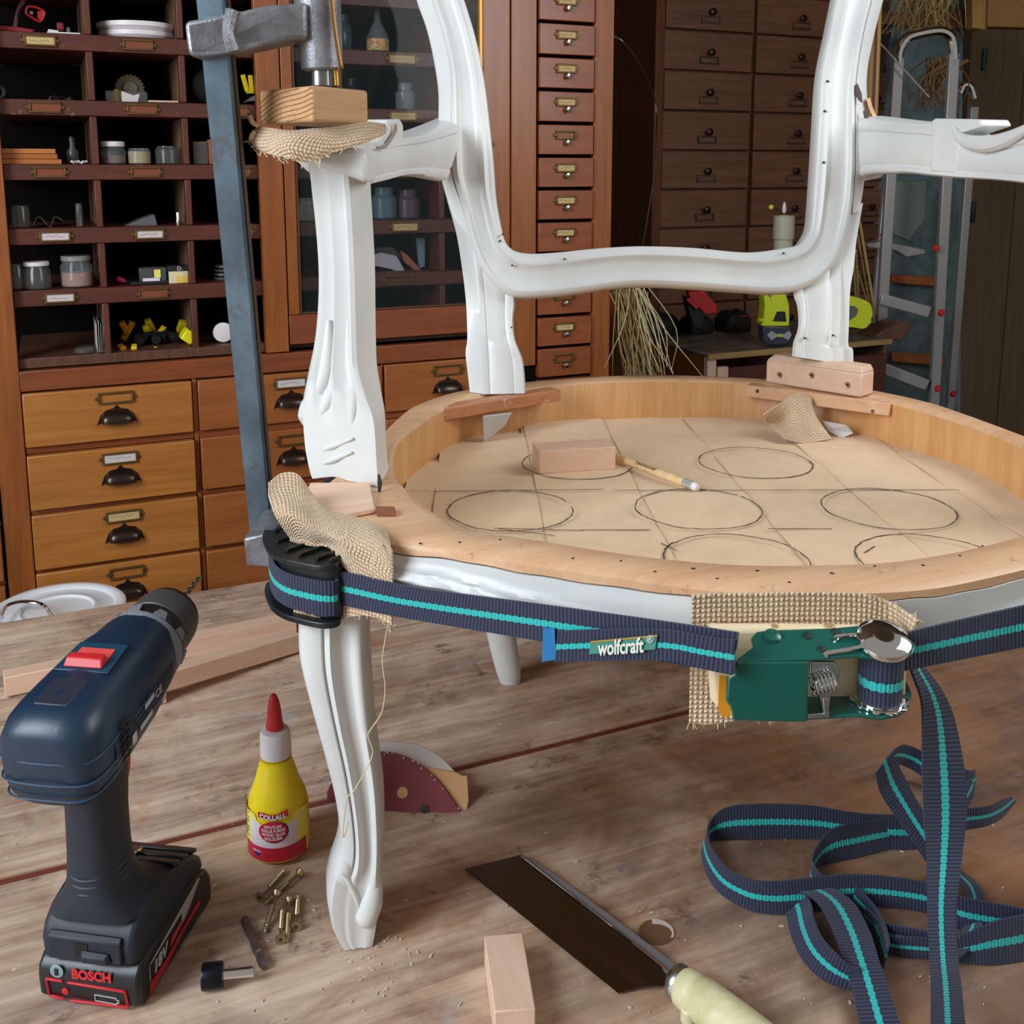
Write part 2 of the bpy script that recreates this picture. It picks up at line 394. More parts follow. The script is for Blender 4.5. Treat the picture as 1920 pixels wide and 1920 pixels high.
MT['bluebar'] = (lambda t: (t.base(t.mix(t.ramp(t.noise(t.coord(), 40., 5, .7), [(.55, (0, 0, 0)), (.7, (.8, .8, .8))]), t.ramp(t.noise(t.coord('Object', (1, 1, 1)), 14., 5, .6), [(.3, lin((58, 72, 84))), (.7, lin((104, 124, 138)))]), lin((84, 74, 78)))), t.set(Metallic=.45, Roughness=.42), t.bump(t.noise(t.coord(), 120., 3), .2, .0006), t.m)[-1])(NT('blued_steel_bar'))
MT['blackplastic'] = plain('black_plastic', (26, 28, 32), .38, 0, .05)
MT['navyplastic'] = plain('navy_plastic', (22, 44, 66), .38, 0, .12, 500, .0)
MT['darkrubber'] = plain('dark_rubber', (30, 36, 48), .55, 0, .2, 700)
MT['red'] = plain('red_plastic', (196, 36, 44), .4)
MT['redprint'] = plain('red_print', (206, 44, 52), .5)
MT['greyring'] = plain('grey_torque_ring', (128, 130, 138), .4)
MT['print'] = plain('pale_print', (186, 190, 196), .5)
MT['yellow'] = plain('yellow_bottle_plastic', (236, 208, 20), .32, Subsurface_Weight=.0)
MT['whiteplastic'] = plain('white_plastic', (226, 218, 220), .4)
MT['labelwhite'] = plain('label_white', (226, 214, 222), .45)
MT['labelyellow'] = plain('label_yellow', (240, 226, 110), .4)
MT['labelred'] = plain('label_red', (200, 34, 60), .4)
MT['labelblue'] = plain('label_blue', (60, 40, 120), .4)
MT['screw'] = plain('yellow_zinc_screw', (178, 162, 124), .32, .9)
MT['saw'] = plain('saw_blade_steel', (110, 104, 100), .22, 1., .03, 60)
MT['cream'] = wood('cream_painted_handle', (206, 198, 150), (230, 224, 186), 'Z', .5, .4, .2, .3, .05)
MT['sand'] = plain('maroon_sandpaper', (128, 62, 68), .85, 0, .6, 1500, var=.15)
MT['discgrey'] = plain('pale_grey_paper', (200, 188, 182), .8)
MT['disctan'] = plain('tan_paper', (206, 158, 112), .75)
MT['glass'] = glassm('jar_glass', (.55, .6, .62), .04, .14)
MT['pane'] = glassm('cabinet_window_glass', (.05, .06, .06), .03, .14)
MT['alu'] = plain('dull_aluminium', (170, 168, 168), .35, .4, .03)
MT['black'] = plain('matt_black', (16, 15, 16), .6)
MT['pencil'] = wood('natural_pencil_wood', (222, 186, 132), (240, 212, 166), 'X', 2., .4, .2)
# ------------------------------------------------------------ room
def struct(name, mb, mat, **k): o = mb.build(name, mat, **k); o['kind'] = 'structure'; return o
MT['floor'] = plain('concrete_floor', (84, 76, 70), .8, var=.2)
MT['wall'] = plain('grey_blue_plaster', (92, 100, 104), .9, var=.25, bump=.3, bscale=60)
MT['wallplank'] = wood('grey_brown_boards', (136, 112, 88), (164, 138, 110), 'Z', .7, .75, 0, .5, .15)
MT['ceil'] = wood('ceiling_boards', (110, 86, 60), (140, 112, 80), 'X', .7, .8)
FZ = -.86
struct('floor', MB().b2((-3.2, -2.2, FZ-.05), (5.2, 3.9, FZ)), MT['floor'], smooth=False)
struct('wall_back', MB().b2((-3.2, 3.8, FZ), (5.2, 3.9, 2.2)), MT['wall'], smooth=False)
struct('wall_right', MB().b2((5.2, -2.2, FZ), (5.3, 3.9, 2.2)), MT['wall'], smooth=False)
struct('ceiling', MB().b2((-3.2, .9, 2.2), (5.3, 3.9, 2.28)), MT['ceil'], smooth=False)

# plank door in the right background
D0 = ony(1806, 560, 3.3).x; D1 = D0+1.2
door = thing('door_1', 'tall grey brown plank door in the right background', 'door', (D0+.5, 3.3, FZ)); door['kind'] = 'structure'
n = 9; wpl = (D1-D0)/n
for i in range(n):
    x0 = D0+i*wpl
    MB().b2((x0+.002, 3.30+(.004 if i % 2 else 0), FZ), (x0+wpl-.002, 3.33, 1.45)).build('plank', MT['wallplank'], door, .003)
MB().b2((D0-.005, 3.332, FZ), (D1, 3.35, 1.45)).build('backing', MT['darkgap'], door, smooth=False)
MB().b2((D0-.07, 3.285, FZ), (D0-.006, 3.35, 1.48)).build('door_frame', MT['wallplank'], door, .004)
for z in (.35, .98): MB().b2((D0-.012, 3.27, z), (D0+.008, 3.284, z+.09)).build('hinge', MT['bluebar'], door, .004)

# ------------------------------------------------------------ workbench
BX0, BX1 = -1.5, 2.6
bench = thing('workbench', 'heavily stained wooden workbench top of long boards', 'workbench', (.4, .7, FZ))
jn = [(.879, .0105), (1.209, .006)]
for a, b in ((-.05, .36), (.364, .8735), (.8845, 1.206), (1.212, 1.428)):
    mb = MB(); N_ = 90
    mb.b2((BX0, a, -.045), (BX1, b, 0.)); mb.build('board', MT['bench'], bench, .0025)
MB().b2((BX0, .8735, -.04), (BX1, .8845, -.004)).build('joint_strip', MT['redline'], bench, smooth=False)
MB().b2((BX0, 1.206, -.04), (BX1, 1.212, -.006)).build('joint_gap', MT['darkgap'], bench, smooth=False)
MB().b2((BX0, -.02, -.12), (BX1, 1.40, -.0455)).build('frame', MT['carcass_h'], bench, smooth=False)
for x in (BX0+.1, BX1-.1):
    for y in (.05, 1.3): MB().b2((x-.05, y-.05, FZ), (x+.05, y+.05, -.12)).build('leg', MT['carcass'], bench, .004)

# ------------------------------------------------------------ big cabinet with pigeonholes, glass door and drawers
YC = 1.95; YB = YC+.30
cab = thing('apothecary_cabinet', 'large orange brown wooden cabinet with pigeonholes above golden drawers', 'cabinet', (.5, YC+.2, FZ))
def bb(name, x0, x1, z0, z1, mat, y0=YC, y1=None, parent=None, bv=.0015):
    return MB().b2((x0, y0, z0), (x1, y0+.02 if y1 is None else y1, z1)).build(name, mat, parent or cab, bv)
ZT = 1.55; ZL0 = .236; XL, XP0, XP1, XD1, XS0, XS1, XE = -.0605, .362, .405, .857, .9243, 1.0514, 1.10
bb('stile', -.104, XL, FZ+.05, ZT, MT['carcass'], YC-.004)
bb('post', XP0, XP1, ZL0, ZT, MT['carcass'], YC-.002)
bb('post', .866, .921, .17, ZT, MT['carcass'], YC-.004)
bb('stile', 1.055, XE, FZ+.05, ZT, MT['carcass'], YC)
bb('rail', XL, .866, .1985, ZL0-.002, MT['carcass_h'], YC-.003)
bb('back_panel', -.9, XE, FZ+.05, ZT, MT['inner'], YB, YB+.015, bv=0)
bb('side_panel', XE-.018, XE, FZ+.05, ZT, MT['darkc'], YC+.02, YB)
bb('top_board', -.9, XE, ZT, ZT+.03, MT['carcass_h'], YC-.01, YB+.015)
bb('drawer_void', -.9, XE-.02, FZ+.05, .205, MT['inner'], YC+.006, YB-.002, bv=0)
bb('base', -.9, XE, FZ, FZ+.05, MT['carcass_h'], YC, YB)
# small drawer column: inner backing
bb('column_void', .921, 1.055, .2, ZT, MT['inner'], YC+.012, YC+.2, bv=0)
def holder(parent, x, z, w=.052, h=.020, card=None, y=YC, txt=None, flat=False):
    m = MB(); t = .0032; f = .005
    for a in ((x-w/2, x+w/2, z-h/2, z-h/2+t), (x-w/2, x+w/2, z+h/2-t, z+h/2), (x-w/2, x-w/2+t, z-h/2+t, z+h/2-t), (x+w/2-t, x+w/2, z-h/2+t, z+h/2-t)):
        m.b2((a[0], y-f, a[2]), (a[1], y+.0003, a[3]))
    for sx in (-1, 1): m.cyl((x+sx*(w/2+.002), y+.0003, z), (x+sx*(w/2+.002), y-.003, z), .0035, 8)
    o = m.build('label_holder', MT['brass'], parent, .0008)
    if card:
        MB().b2((x-w/2+t, y-.0025, z-h/2+t), (x+w/2-t, y-.0005, z+h/2-t)).build('card', MT[card], o, smooth=False)
    return o
def shelf_x(k): return [XL, .118, .2445, XP0][k]
rowz = [(.8035, .776), (.694, .668), (.586, .5595), (.4775, .450), (.3714, .3437)]
DX = [(.0795, .0910), (.2310, .2420)]
cards = {(0, 0): 'card_y', (3, 0): 'card', (3, 1): 'card', (4, 0): 'card'}
for k, (z1, z0) in enumerate(rowz+[(1.13, 1.102), (1.021, .994), (.912, .885)]):
    sh = bb('shelf', XL, XP0, z0, z1, MT['shelf'], YC+.012, YB)
    if k < 5:
        for c, x in enumerate((.010+.0006*k, .165+.0005*k, .322)):
            holder(sh, x, (z0+z1)/2, .050, .0185, cards.get((k, c), 'card_o'), YC+.012)
for x0, x1 in DX:
    zz = [ZL0]+[z for p in reversed(rowz) for z in (p[1], p[0])]+[.885, .912, .994, 1.021, 1.102]
    for i in range(0, len(zz), 2):
        bb('divider', x0, x1, zz[i]+.0005, zz[i+1]-.0005, MT['shelf_v'], YC+.0125, YC+.03)
        bb('divider', x0+.001, x1-.001, zz[i]+.0005, zz[i+1]-.0005, MT['inner_l'], YC+.031, YB-.001)
bb('sill', XL, XP0, .2365, .254, MT['darkc'], YC+.01, YB)
# behind the glass
for k, (z1, z0) in enumerate(rowz[:1]+rowz[1:]+[(.912, .885), (1.021, .994)]):
    sh = bb('shelf', XP1, .866, z0, z1, MT['shelf'], YC+.05, YB)
    if k < 5: holder(sh, .655 if k < 4 else .64, (z0+z1)/2, .058, .020, 'card_y' if k < 4 else None, YC+.05)
for x in (.53, .735):
    zz = [ZL0]+[z for p in reversed(rowz) for z in (p[1], p[0])]+[.885, .912, .994]
    for i in range(0, len(zz), 2): bb('divider', x-.006, x+.006, zz[i]+.0005, zz[i+1]-.0005, MT['shelf_v'], YC+.0505, YB-.001)
bb('sill', XP1, .866, .2365, .25, MT['darkc'], YC+.03, YB)
# glazed door
gd = bb('glass_door_rail', XP1+.002, .864, .249, .305, MT['carcass_h'], YC-.001)
gd.name = 'door'
for n_, a in (('door_stile', (XP1+.002, .428, .3055, ZT-.01)), ('door_stile', (.806, .864, .3055, ZT-.01))):
    MB().b2((a[0], YC-.001, a[2]), (a[1], YC+.019, a[3])).build(n_, MT['carcass'], gd, .002)
MB().b2((.428, YC+.002, .3055), (.433, YC+.014, ZT-.02)).build('bead', MT['darkc'], gd, .001)
MB().b2((.799, YC+.0, .3055), (.8055, YC+.014, ZT-.02)).build('bead', plain('gilded_bead', (206, 150, 66), .35, .3), gd, .001)
MB().b2((.433, YC+.002, .3055), (.799, YC+.014, .309)).build('bead', MT['darkc'], gd, .001)
MB().b2((.430, YC+.006, .307), (.803, YC+.009, ZT-.02)).build('pane', MT['pane'], gd, smooth=False)
P_ = ony(924, 270, YC); MB().lathe([(.0035, 0), (.0072, .0008), (.0072, .003), (.003, .004), (0, .004)], (P_.x-.006, YC-.001, P_.z), 14, (0, -1, 0)).build('lock', MT['brass'], gd)
# wide drawers with cup pulls
def cup(parent, x, z, y, mat=None, s=1.):
    m = MB(); R = []; n = 14
    for i in range(9):
        a = math.pi*i/8; ring = []
        for j in range(n+1):
            b = math.pi*j/n           # across the width
            X = -math.cos(b)*.0270*s; k = math.sin(b)**.30 if 0 < b < math.pi else 0
            ring.append(V((x+X, y-.019*s*k*math.sin(a*.5+.0), z-.010*s+.021*s*k*math.cos(a*.5))))
        R.append(ring)
    m.sheet(R, .0012)
    # back flange with the pointed top
    fl = [(-.034, -.013), (-.031, -.006), (-.027, .004), (-.018, .012), (-.006, .0145), (0, .021), (.006, .0145), (.018, .012), (.027, .004), (.031, -.006), (.034, -.013), (.029, -.011), (.022, -.002), (-.022, -.002), (-.029, -.011)]
    m.prism([(x+a*s, y, z-.0+b*s) for a, b in fl], (0, -.0016, 0))
    return m.build('cup_pull', mat or MT['bronze'], parent, ang=50)
drz = [(.196, .1005), (.0855, -.013), (-.0235, -.124), (-.132, -.232), (-.242, -.342), (-.352, -.452), (-.462, -.562)]
cols = [(-.0600, .2235, 'drawer', .092), (.2325, .585, 'drawer_o', .404), (.589, .862, 'drawer_o', .722), (-.42, -.108, 'drawer_o', -.26)]
hc = {(0, 1): 'card', (0, 2): 'card_y', (1, 0): 'card'}
for ci, (x0, x1, mt, xc) in enumerate(cols):
    for ri, (z1, z0) in enumerate(drz):
        dy = .010 + random.uniform(-.003, .003); tl = random.uniform(-.001, .001)
        if ci == 3: z1 -= .012; z0 -= .012
        d = MB().b2((x0+.001, YC-dy, z0+tl), (x1-.001, YC+.012, z1+tl)).build('drawer', MT[mt], cab, .002)
        holder(d, xc, z1-.019, .060, .021, hc.get((ci, ri)), YC-dy)
        cup(d, xc, z1-.053, YC-dy)
        if ri < 6: bb('rail', x0, x1, drz[ri+1][0]+.001-(.012 if ci == 3 else 0), z0-.002, MT['carcass_h'], YC+.0005, YC+.02, bv=.0005)
for x0, x1 in ((.2245, .232), (.5855, .5885)): bb('muntin', x0, x1, FZ+.06, .198, MT['carcass'], YC+.0002, YC+.02, bv=.0005)
# small drawer column
zt = .8742
for k in range(18):
    z1 = .8659-.0663*(k-6)*1. ; z0 = z1-.0595
    if z0 < FZ+.1: break
    dy = .008+random.uniform(-.002, .002)
    d = MB().b2((.9255, YC-dy, z0), (1.0505, YC+.01, z1)).build('drawer', MT['smalld'], cab, .0015)
    xx = .985
    holder(d, xx, z1-.0205, .046, .018, None if k in (9, 14, 16) else 'card_y', YC-dy)
    MB().lathe([(.002, 0), (.0022, .004), (.0062, .006), (.0068, .009), (.005, .0115), (0, .0125)], (xx+.002, YC-dy, z1-.0355), 12, (0, -1, 0)).build('knob', MT['knob'], d)
# handwriting on the cards
def scribble(parent, x0, x1, z, y, n, s=.003):
    pts = [V((x0+(x1-x0)*i/n, y, z+random.uniform(-s, s)*.5)) for i in range(n+1)]
    return MB().tube(pts, .00028, 4, 2).build('handwriting', MT['ink'], parent)
for hld in [o for o in COL.objects if o.name.startswith('card') and o.data.materials[0] is not MT['card_o']]:
    me = hld.data; xs = [v.co.x for v in me.vertices]; zs = [v.co.z for v in me.vertices]; ys = [v.co.y for v in me.vertices]
    par = hld.parent.parent
    o = MB(); x0, x1 = min(xs)+.006, max(xs)-.008; zc = (min(zs)+max(zs))/2; off = V(cab['_o'])
    pts = [V((x0+(x1-x0)*i/14, min(ys)-.0002, zc+random.uniform(-.0022, .0022))) for i in range(15)]
    ob = MB().tube(pts, .00026, 4, 1).build('writing', MT['ink'], hld.parent, local=True); 
# ------------------------------------------------------------ armchair frame
ch = thing('armchair', 'white painted carved armchair frame, stripped of upholstery and standing on the bench', 'chair', W(.2, 0, 0))
PN = MT['paint']
# seat ring contours in the chair frame (front, side)
Oh = [(-.108, 0), (-.098, .07), (-.075, .143), (-.045, .2), (-.012, .243), (.05, .28), (.10, .293), (.16, .303), (.25, .318), (.33, .336), (.39, .330), (.425, .314), (.446, .296), (.463, .27), (.478, .23), (.497, .195), (.514, .156), (.534, .11), (.549, .07), (.555, .035), (.556, 0)]
Ih = [(-.078, 0), (-.070, .07), (-.050, .13), (-.018, .185), (.012, .215), (.061, .245), (.12, .266), (.19, .284), (.25, .286), (.30, .282), (.337, .270), (.365, .262), (.400, .246), (.440, .222), (.452, .190), (.463, .165), (.484, .125), (.498, .091), (.508, .055), (.5115, .028), (.512, 0)]
def ringpts(h, sub=5):
    full = h+[(f, -l) for f, l in h[-2:0:-1]]
    P = [V((f, l, 0)) for f, l in full]; n = len(P); out = []
    for i in range(n):
        p0, p1, p2, p3 = P[i-1], P[i], P[(i+1) % n], P[(i+2) % n]
        for k in range(sub):
            t = k/sub; out.append(.5*((2*p1)+(p2-p0)*t+(2*p0-5*p1+4*p2-p3)*t*t+(3*p1-p0-3*p2+p3)*t**3))
    return out
OR, IR = ringpts(Oh), ringpts(Ih); NR = len(OR)
RB = .050
def outn(i):
    d = OR[(i+1) % NR]-OR[i-1]; n = V((d.y, -d.x, 0)).normalized()
    return n if n.dot(OR[i]-V((.22, 0, 0))) > 0 else -n
# wooden rail: inner wall, top, small outer lip
R = []
for i in range(NR):
    o_, a = OR[i], IR[i]; m_ = o_.lerp(a, .5); n = outn(i); worn = .0005*math.sin(i*.37)+.0004*math.sin(i*1.3)
    R.append([W(p.x, p.y, z) for p, z in ((m_, H-RB), (a, H-RB), (a, H-.003), (a.lerp(o_, .10), H), (o_.lerp(a, .12), H), (o_-n*.001, H-.003), (o_-n*.001, H-.008+worn), (m_, H-.012))])
R.append(R[0])
mb = MB()
n = 8; b = mb.add([p for r in R for p in r])
for i in range(NR):
    for j in range(n):
        k = (j+1) % n; mb.m = 1 if j in (0, 1) else 0
        mb.face((b+i*n+j, b+i*n+k, b+(i+1)*n+k, b+(i+1)*n+j))
mb.m = 0
rail = mb.build('seat_rail', [MT['beech'], MT['beech_in']], ch, ang=50)
# white carved apron outside
R = []
for i in range(NR):
    o_, a = OR[i], IR[i]; n = outn(i); m_ = o_.lerp(a, .52)
    s_ = abs(o_.y)/.30; front = o_.x > .30
    bp = .28+.62*max(0, min(1, (.30-abs(o_.y))/.26))**1.0 if front else .5
    prof = []
    worn = .0005*math.sin(i*.37)+.0004*math.sin(i*1.3)
    for q in range(15):
        t = q/14; z = H-.0085+worn*(1-t)-t*(RB-.0085)
        r = .0005+.0062*math.exp(-((t-bp)/.085)**2)+.0030*math.exp(-((t-bp+.20)/.05)**2)-.0035*math.exp(-((t-bp-.16)/.09)**2)
        if not front: r = .001+.0022*math.exp(-((t-.75)/.12)**2)
        r += .0035*t*t
        prof.append(W(o_.x+n.x*r, o_.y+n.y*r, z))
    R.append([W(m_.x, m_.y, H-.0125)]+prof+[W(m_.x, m_.y, H-RB)])
R.append(R[0]); mb = MB(); nn = len(R[0]); b = mb.add([p for r in R for p in r])
for i in range(NR):
    for j in range(nn):
        k = (j+1) % nn; mb.face((b+i*nn+j, b+i*nn+k, b+(i+1)*nn+k, b+(i+1)*nn+j))
mb.build('apron', PN, ch, ang=60)
# corner blocks (triangles of beech at both front corners)
for sd in (1, -1):
    pts = [W(f, l*sd, H-.004) for f, l in ((.337, .271), (.441, .223), (.452, .30), (.40, .33), (.34, .33))]
    MB().prism(pts, (0, 0, -.035)).build('corner_block', MT['beech'], ch, .001)
# repaired gusset next to the clamp: thin step and gap
MB().prism([W(f, l, H+.0006) for f, l in ((.340, .345), (.340, .298), (.405, .288), (.43, .330), (.39, .345))], (0, 0, .004)).build('repair_tongue', MT['newwood'], ch, .0008)
MB().b2((0, 0, 0), (1, 1, 1)) 
mb = MB().prism([W(f, l, H+.0004) for f, l in ((.398, .288), (.400, .274), (.412, .272), (.411, .286))], (0, 0, .0035)); mb.build('wedge', plain('brown_wedge', (140, 84, 58), .6), ch)
# webbing: interlaced jute strips
ZW = H-RB+.003
def inside(p):      # point in the mid contour polygon
    c = False; n = NR; x, y = p
    for i in range(n):
        a, b_ = OR[i].lerp(IR[i], .6), OR[i-1].lerp(IR[i-1], .6)
        if (a.y > y) != (b_.y > y) and x < (b_.x-a.x)*(y-a.y)/(b_.y-a.y)+a.x: c = not c
    return c
def webz(u_, v_, over): return over*.0011*math.sin(u_)
fl_ = [.155+.0965, .157, .0605, -.0365, -.136, -.2325, -.30]       # seams across (side axis)
fl2 = [-.10, .005, .10, .201, .305, .41, .53]                      # seams along (front axis)
def strip(a0, a1, axis, par):
    mb = MB(); c = (a0+a1)/2; ts = [(-.12+.01*k) for k in range(70)] if axis == 'f' else [(-.34+.01*k) for k in range(69)]
    ok = [t for t in ts if inside((t, c) if axis == 'f' else (c, t))]
    if len(ok) < 3: return
    grid = []
    seams = fl2 if axis == 'f' else fl_[::-1]
    for t in ok:
        # which crossing cell
        ph = 0
        for q in range(len(seams)-1):
            if seams[q] <= t < seams[q+1]: ph = q+(t-seams[q])/(seams[q+1]-seams[q])
        dz = .0016*math.sin(math.pi*ph)*(1 if par else -1)
        row = []
        for k in range(5):
            a = a0+.0006+(a1-a0-.0012)*k/4; e = -.0006 if k in (0, 4) else 0
            for _ in range(20):
                if inside((t, a) if axis == 'f' else (a, t)): break
                a += (c-a)*.12
            row.append(W(t, a, ZW+dz+e) if axis == 'f' else W(a, t, ZW+dz+e))
        grid.append(row)
    mb.sheet(grid, .0008).build('webbing_strip', MT['burlap_seat'], ch)
for k in range(len(fl_)-1): strip(fl_[k+1], fl_[k], 'f', k % 2)
for k in range(len(fl2)-1): strip(fl2[k], fl2[k+1], 'l', (k+1) % 2)
MB().prism([W(OR[i].lerp(IR[i], .6).x, OR[i].lerp(IR[i], .6).y, ZW-.0042) for i in range(0, NR, 3)], (0, 0, .0012)).build('hessian_lining', MT['burlap_seat'], ch, smooth=False)
# charcoal drawing: spring circles and guide lines, flat ribbons
MT['charcoal'] = plain('charcoal_line', (74, 62, 56), .9)
def ribbon_line(pts, w, name, z, jit=.0004):
    grid = []
    for i, p in enumerate(pts):
        d = (V(pts[min(i+1, len(pts)-1)])-V(pts[max(i-1, 0)])); n = V((-d.y, d.x, 0)).normalized(); ww = w*random.uniform(.5, 1.2)/2
        q = V(p)+V((random.uniform(-jit, jit), random.uniform(-jit, jit), 0))
        grid.append([q-n*ww, q+n*ww])
    return MB().sheet([[V((a.x, a.y, z)) for a in g] for g in grid], .0002).build(name, MT['charcoal'], ch, smooth=False)
zl = ZW+.0028
for i, (cx, cy, r, a0, a1) in enumerate([(957, 955, .0548, 0, 6.0), (1309, 952, .0551, .3, 6.5), (1665, 952, .0565, -.2, 6.1), (1416, 866, .0565, .2, 6.5), (1083, 868, .0557, .1, 6.2), (1380, 1048, .055, .1, 6.3), (1745, 1048, .055, 0, 6.2), (1790, 868, 0, 0, 0)]):
    if not r: continue
    c = onz(cx, cy, zl)
    pts = [V((c.x+(r+.0006*math.sin(7*a))*math.cos(a), c.y+(r+.0006*math.cos(5*a))*math.sin(a), zl)) for a in [a0+(a1-a0)*k/72 for k in range(73)]]
    lim = [p for p in pts if ((lambda q: q)(1))]
    def chf(p): q = p-CC; return q.dot(FV), q.dot(LV)
    run = [p for p in pts if (lambda f: f[0] < .507-.9*f[1]**2*1.6)(chf(p))]
    if len(run) < len(pts):
        k0 = max(range(len(pts)), key=lambda k: chf(pts[k])[0]); pts = pts[k0:]+pts[1:k0]; run = [p for p in pts if (lambda f: f[0] < .505-.9*f[1]**2*1.6)(chf(p))]
    ribbon_line(run, .0013, 'drawn_circle', zl)
for (u0, v0, u1, v1) in [(813, 921, 1130, 917), (1150, 919, 1800, 918), (926, 990, 1090, 994), (1088, 993, 1218, 993), (1440, 991, 1560, 991), (930, 990, 1040, 1004), (1240, 1018, 1268, 1032), (1246, 1030, 1262, 1016), (1620, 1036, 1640, 1024)]:
    a, b_ = onz(u0, v0, zl), onz(u1, v1, zl); nn = max(3, int((b_-a).length/.008))
    ribbon_line([a.lerp(b_, k/nn) for k in range(nn+1)], .0011, 'drawn_line', zl)

# ---- legs (built in the chair frame for each corner)
def section(t_pairs, c, a, b_, fn): pass
def leg_curves(kind):
    if kind == 'front':
        L = [(560, 1120), (560, 1165), (562, 1250), (583, 1340), (608, 1430), (630, 1520), (637, 1590), (620, 1650), (613, 1700), (622, 1750), (640, 1786)]
        Rr = [(697, 1120), (696, 1165), (700, 1265), (708, 1370), (722, 1480), (724, 1580), (720, 1650), (717, 1695), (712, 1740), (704, 1776), (697, 1781)]
    return L, Rr
N_leg = V((-.22, -.975, 0)).normalized(); P_leg = onz(668, 1781, 0)
def LGp(u, v, off=0.): return onplane(u, v, P_leg+N_leg*off, N_leg)
L, Rr = leg_curves('front')
def leg_sections():
    prof = [(0, -.016), (.03, -.006), (.10, -.001), (.30, .000), (.335, -.0028), (.37, .0005), (.42, .0025), (.47, -.0005), (.56, -.0035), (.68, -.003), (.74, .0012), (.80, .0032), (.86, .002), (.93, -.004), (1., -.016)]
    rows = []
    for i in range(len(L)):
        a, b_ = LGp(*L[i]), LGp(*Rr[i]); wd = (b_-a); w_ = wd.length; th = .040 if i < 6 else (.036 if i < 8 else .040)
        fade = 1. if i < 7 else .15
        z0 = None
        row = []
        for t, h in prof:
            row.append(a+wd*t+N_leg*(h if t in (0, 1.) or abs(h) > .005 else h*fade))
        row.append(b_-N_leg*(th-.006)); row.append(b_-wd*.18-N_leg*th); row.append(a+wd*.18-N_leg*th); row.append(a-N_leg*(th-.006))
        rows.append(row)
    return rows
rows = leg_sections(); rows[-1] = [V((p.x, p.y, .0008)) for p in rows[-1]]
curves = [[r[j] for r in rows] for j in range(len(rows[0]))]
fl1 = MB().skin(curves, 5).build('front_leg', PN, ch, ang=60)
# carved scroll on the foot
def blob(name, pts, rr, par, mat=PN, n=10): return MB().tube(pts, rr, n, 4).build(name, mat, par)
blob('foot_scroll', [LGp(640, 1636, -.001), LGp(655, 1655, -.0006), LGp(668, 1682, -.0008), LGp(674, 1708, -.001)], [.0010, .0022, .0022, .001], fl1, n=10)
blob('foot_scroll', [LGp(704, 1610, -.006), LGp(702, 1655, -.005), LGp(695, 1692, -.0035), LGp(686, 1720, -.003), LGp(680, 1732, -.004)], [.003, .0065, .0092, .0088, .004], fl1, n=16)
# mirrored right front leg (outside the frame), straight rear legs
def mir(p): q = V(p)-CC; f, l = q.dot(FV), q.dot(LV); return W(f, -l, q.z)
fl2_ = MB().skin([[mir(p)+LV*.022-FV*.004 for p in c] for c in curves], 3).build('front_leg', PN, ch, ang=60)
for sd in (1, -1):
    rows = []
    for z, f, l, wf, wl in ((H-.0475, .006, .232, .044, .040), (.26, .010, .226, .044, .040), (.18, .006, .214, .038, .036), (.10, -.002, .200, .033, .033), (.05, -.010, .192, .029, .031), (.018, -.018, .187, .026, .028), (.0005, -.022, .185, .021, .022)):
        rows.append([W(f+wf/2*a, sd*(l+.0)+wl/2*b_, z) for a, b_ in ((1, -.6), (1.12, 0), (1, .6), (.6, 1), (-.6, 1), (-1, .6), (-1, -.6), (-.6, -1), (.6, -1))])
    # shift so the left foot stands where the photograph shows it
    tgt = onz(957, 1285, 0); cur = W(-.022+.01, sd*.185, 0)
    if sd == 1: dlt = tgt-cur
    k = [(1-r[0].z/(H-.0475)) for r in rows]
    dd = dlt if sd == 1 else FV*dlt.dot(FV)-LV*dlt.dot(LV)
    rows = [[p+V((dd.x, dd.y, 0))*(.35+.65*kk) for p in r] for r, kk in zip(rows, k)]
    MB().skin([[r[j] for r in rows] for j in range(9)], 4).build('rear_leg', PN, ch, ang=60)

# ---- back frame: moulded band
BO = [(1225, -560), (1080, -545), (950, -500), (850, -420), (800, -320), (785, -200), (788, -120), (795, -60), (809, 0), (829, 62), (844, 133), (845, 195), (845, 260), (847, 320), (866, 390), (882, 450), (902, 500), (930, 538), (968, 557), (1038, 555), (1101, 547), (1147, 540), (1210, 536), (1300, 540), (1400, 547), (1460, 550), (1503, 543), (1541, 522), (1568, 492), (1585, 450), (1600, 390), (1606, 320), (1606, 240), (1608, 152), (1620, 70), (1637, 0), (1655, -60), (1672, -120), (1684, -200), (1672, -320), (1615, -420), (1500, -505), (1370, -548), (1235, -560)]
BI = [(1225, -470), (1095, -458), (985, -420), (915, -360), (872, -280), (850, -200), (848, -120), (852, -60), (872, 0), (893, 70), (909, 150), (919, 230), (926, 300), (931, 366), (938, 410), (947, 448), (957, 463), (972, 471), (1000, 474), (1040, 472), (1100, 466), (1150, 462), (1210, 460), (1300, 463), (1385, 471), (1430, 470), (1475, 463), (1500, 457), (1515, 438), (1522, 415), (1527, 352), (1531, 290), (1534, 240), (1541, 135), (1557, 54), (1568, 0), (1580, -60), (1595, -120), (1602, -200), (1590, -280), (1545, -360), (1470, -425), (1360, -460), (1235, -470)]
prof = [(0, -.010), (.02, -.002), (.07, .0015), (.14, .003), (.20, .0005), (.25, -.0025), (.40, -.003), (.55, -.0022), (.66, -.0012), (.70, .0012), (.76, .0028), (.82, .0010), (.88, -.0006), (.95, -.001), (.985, -.003), (1, -.009)]
T = .030
curves = [[] for _ in range(len(prof)+4)]
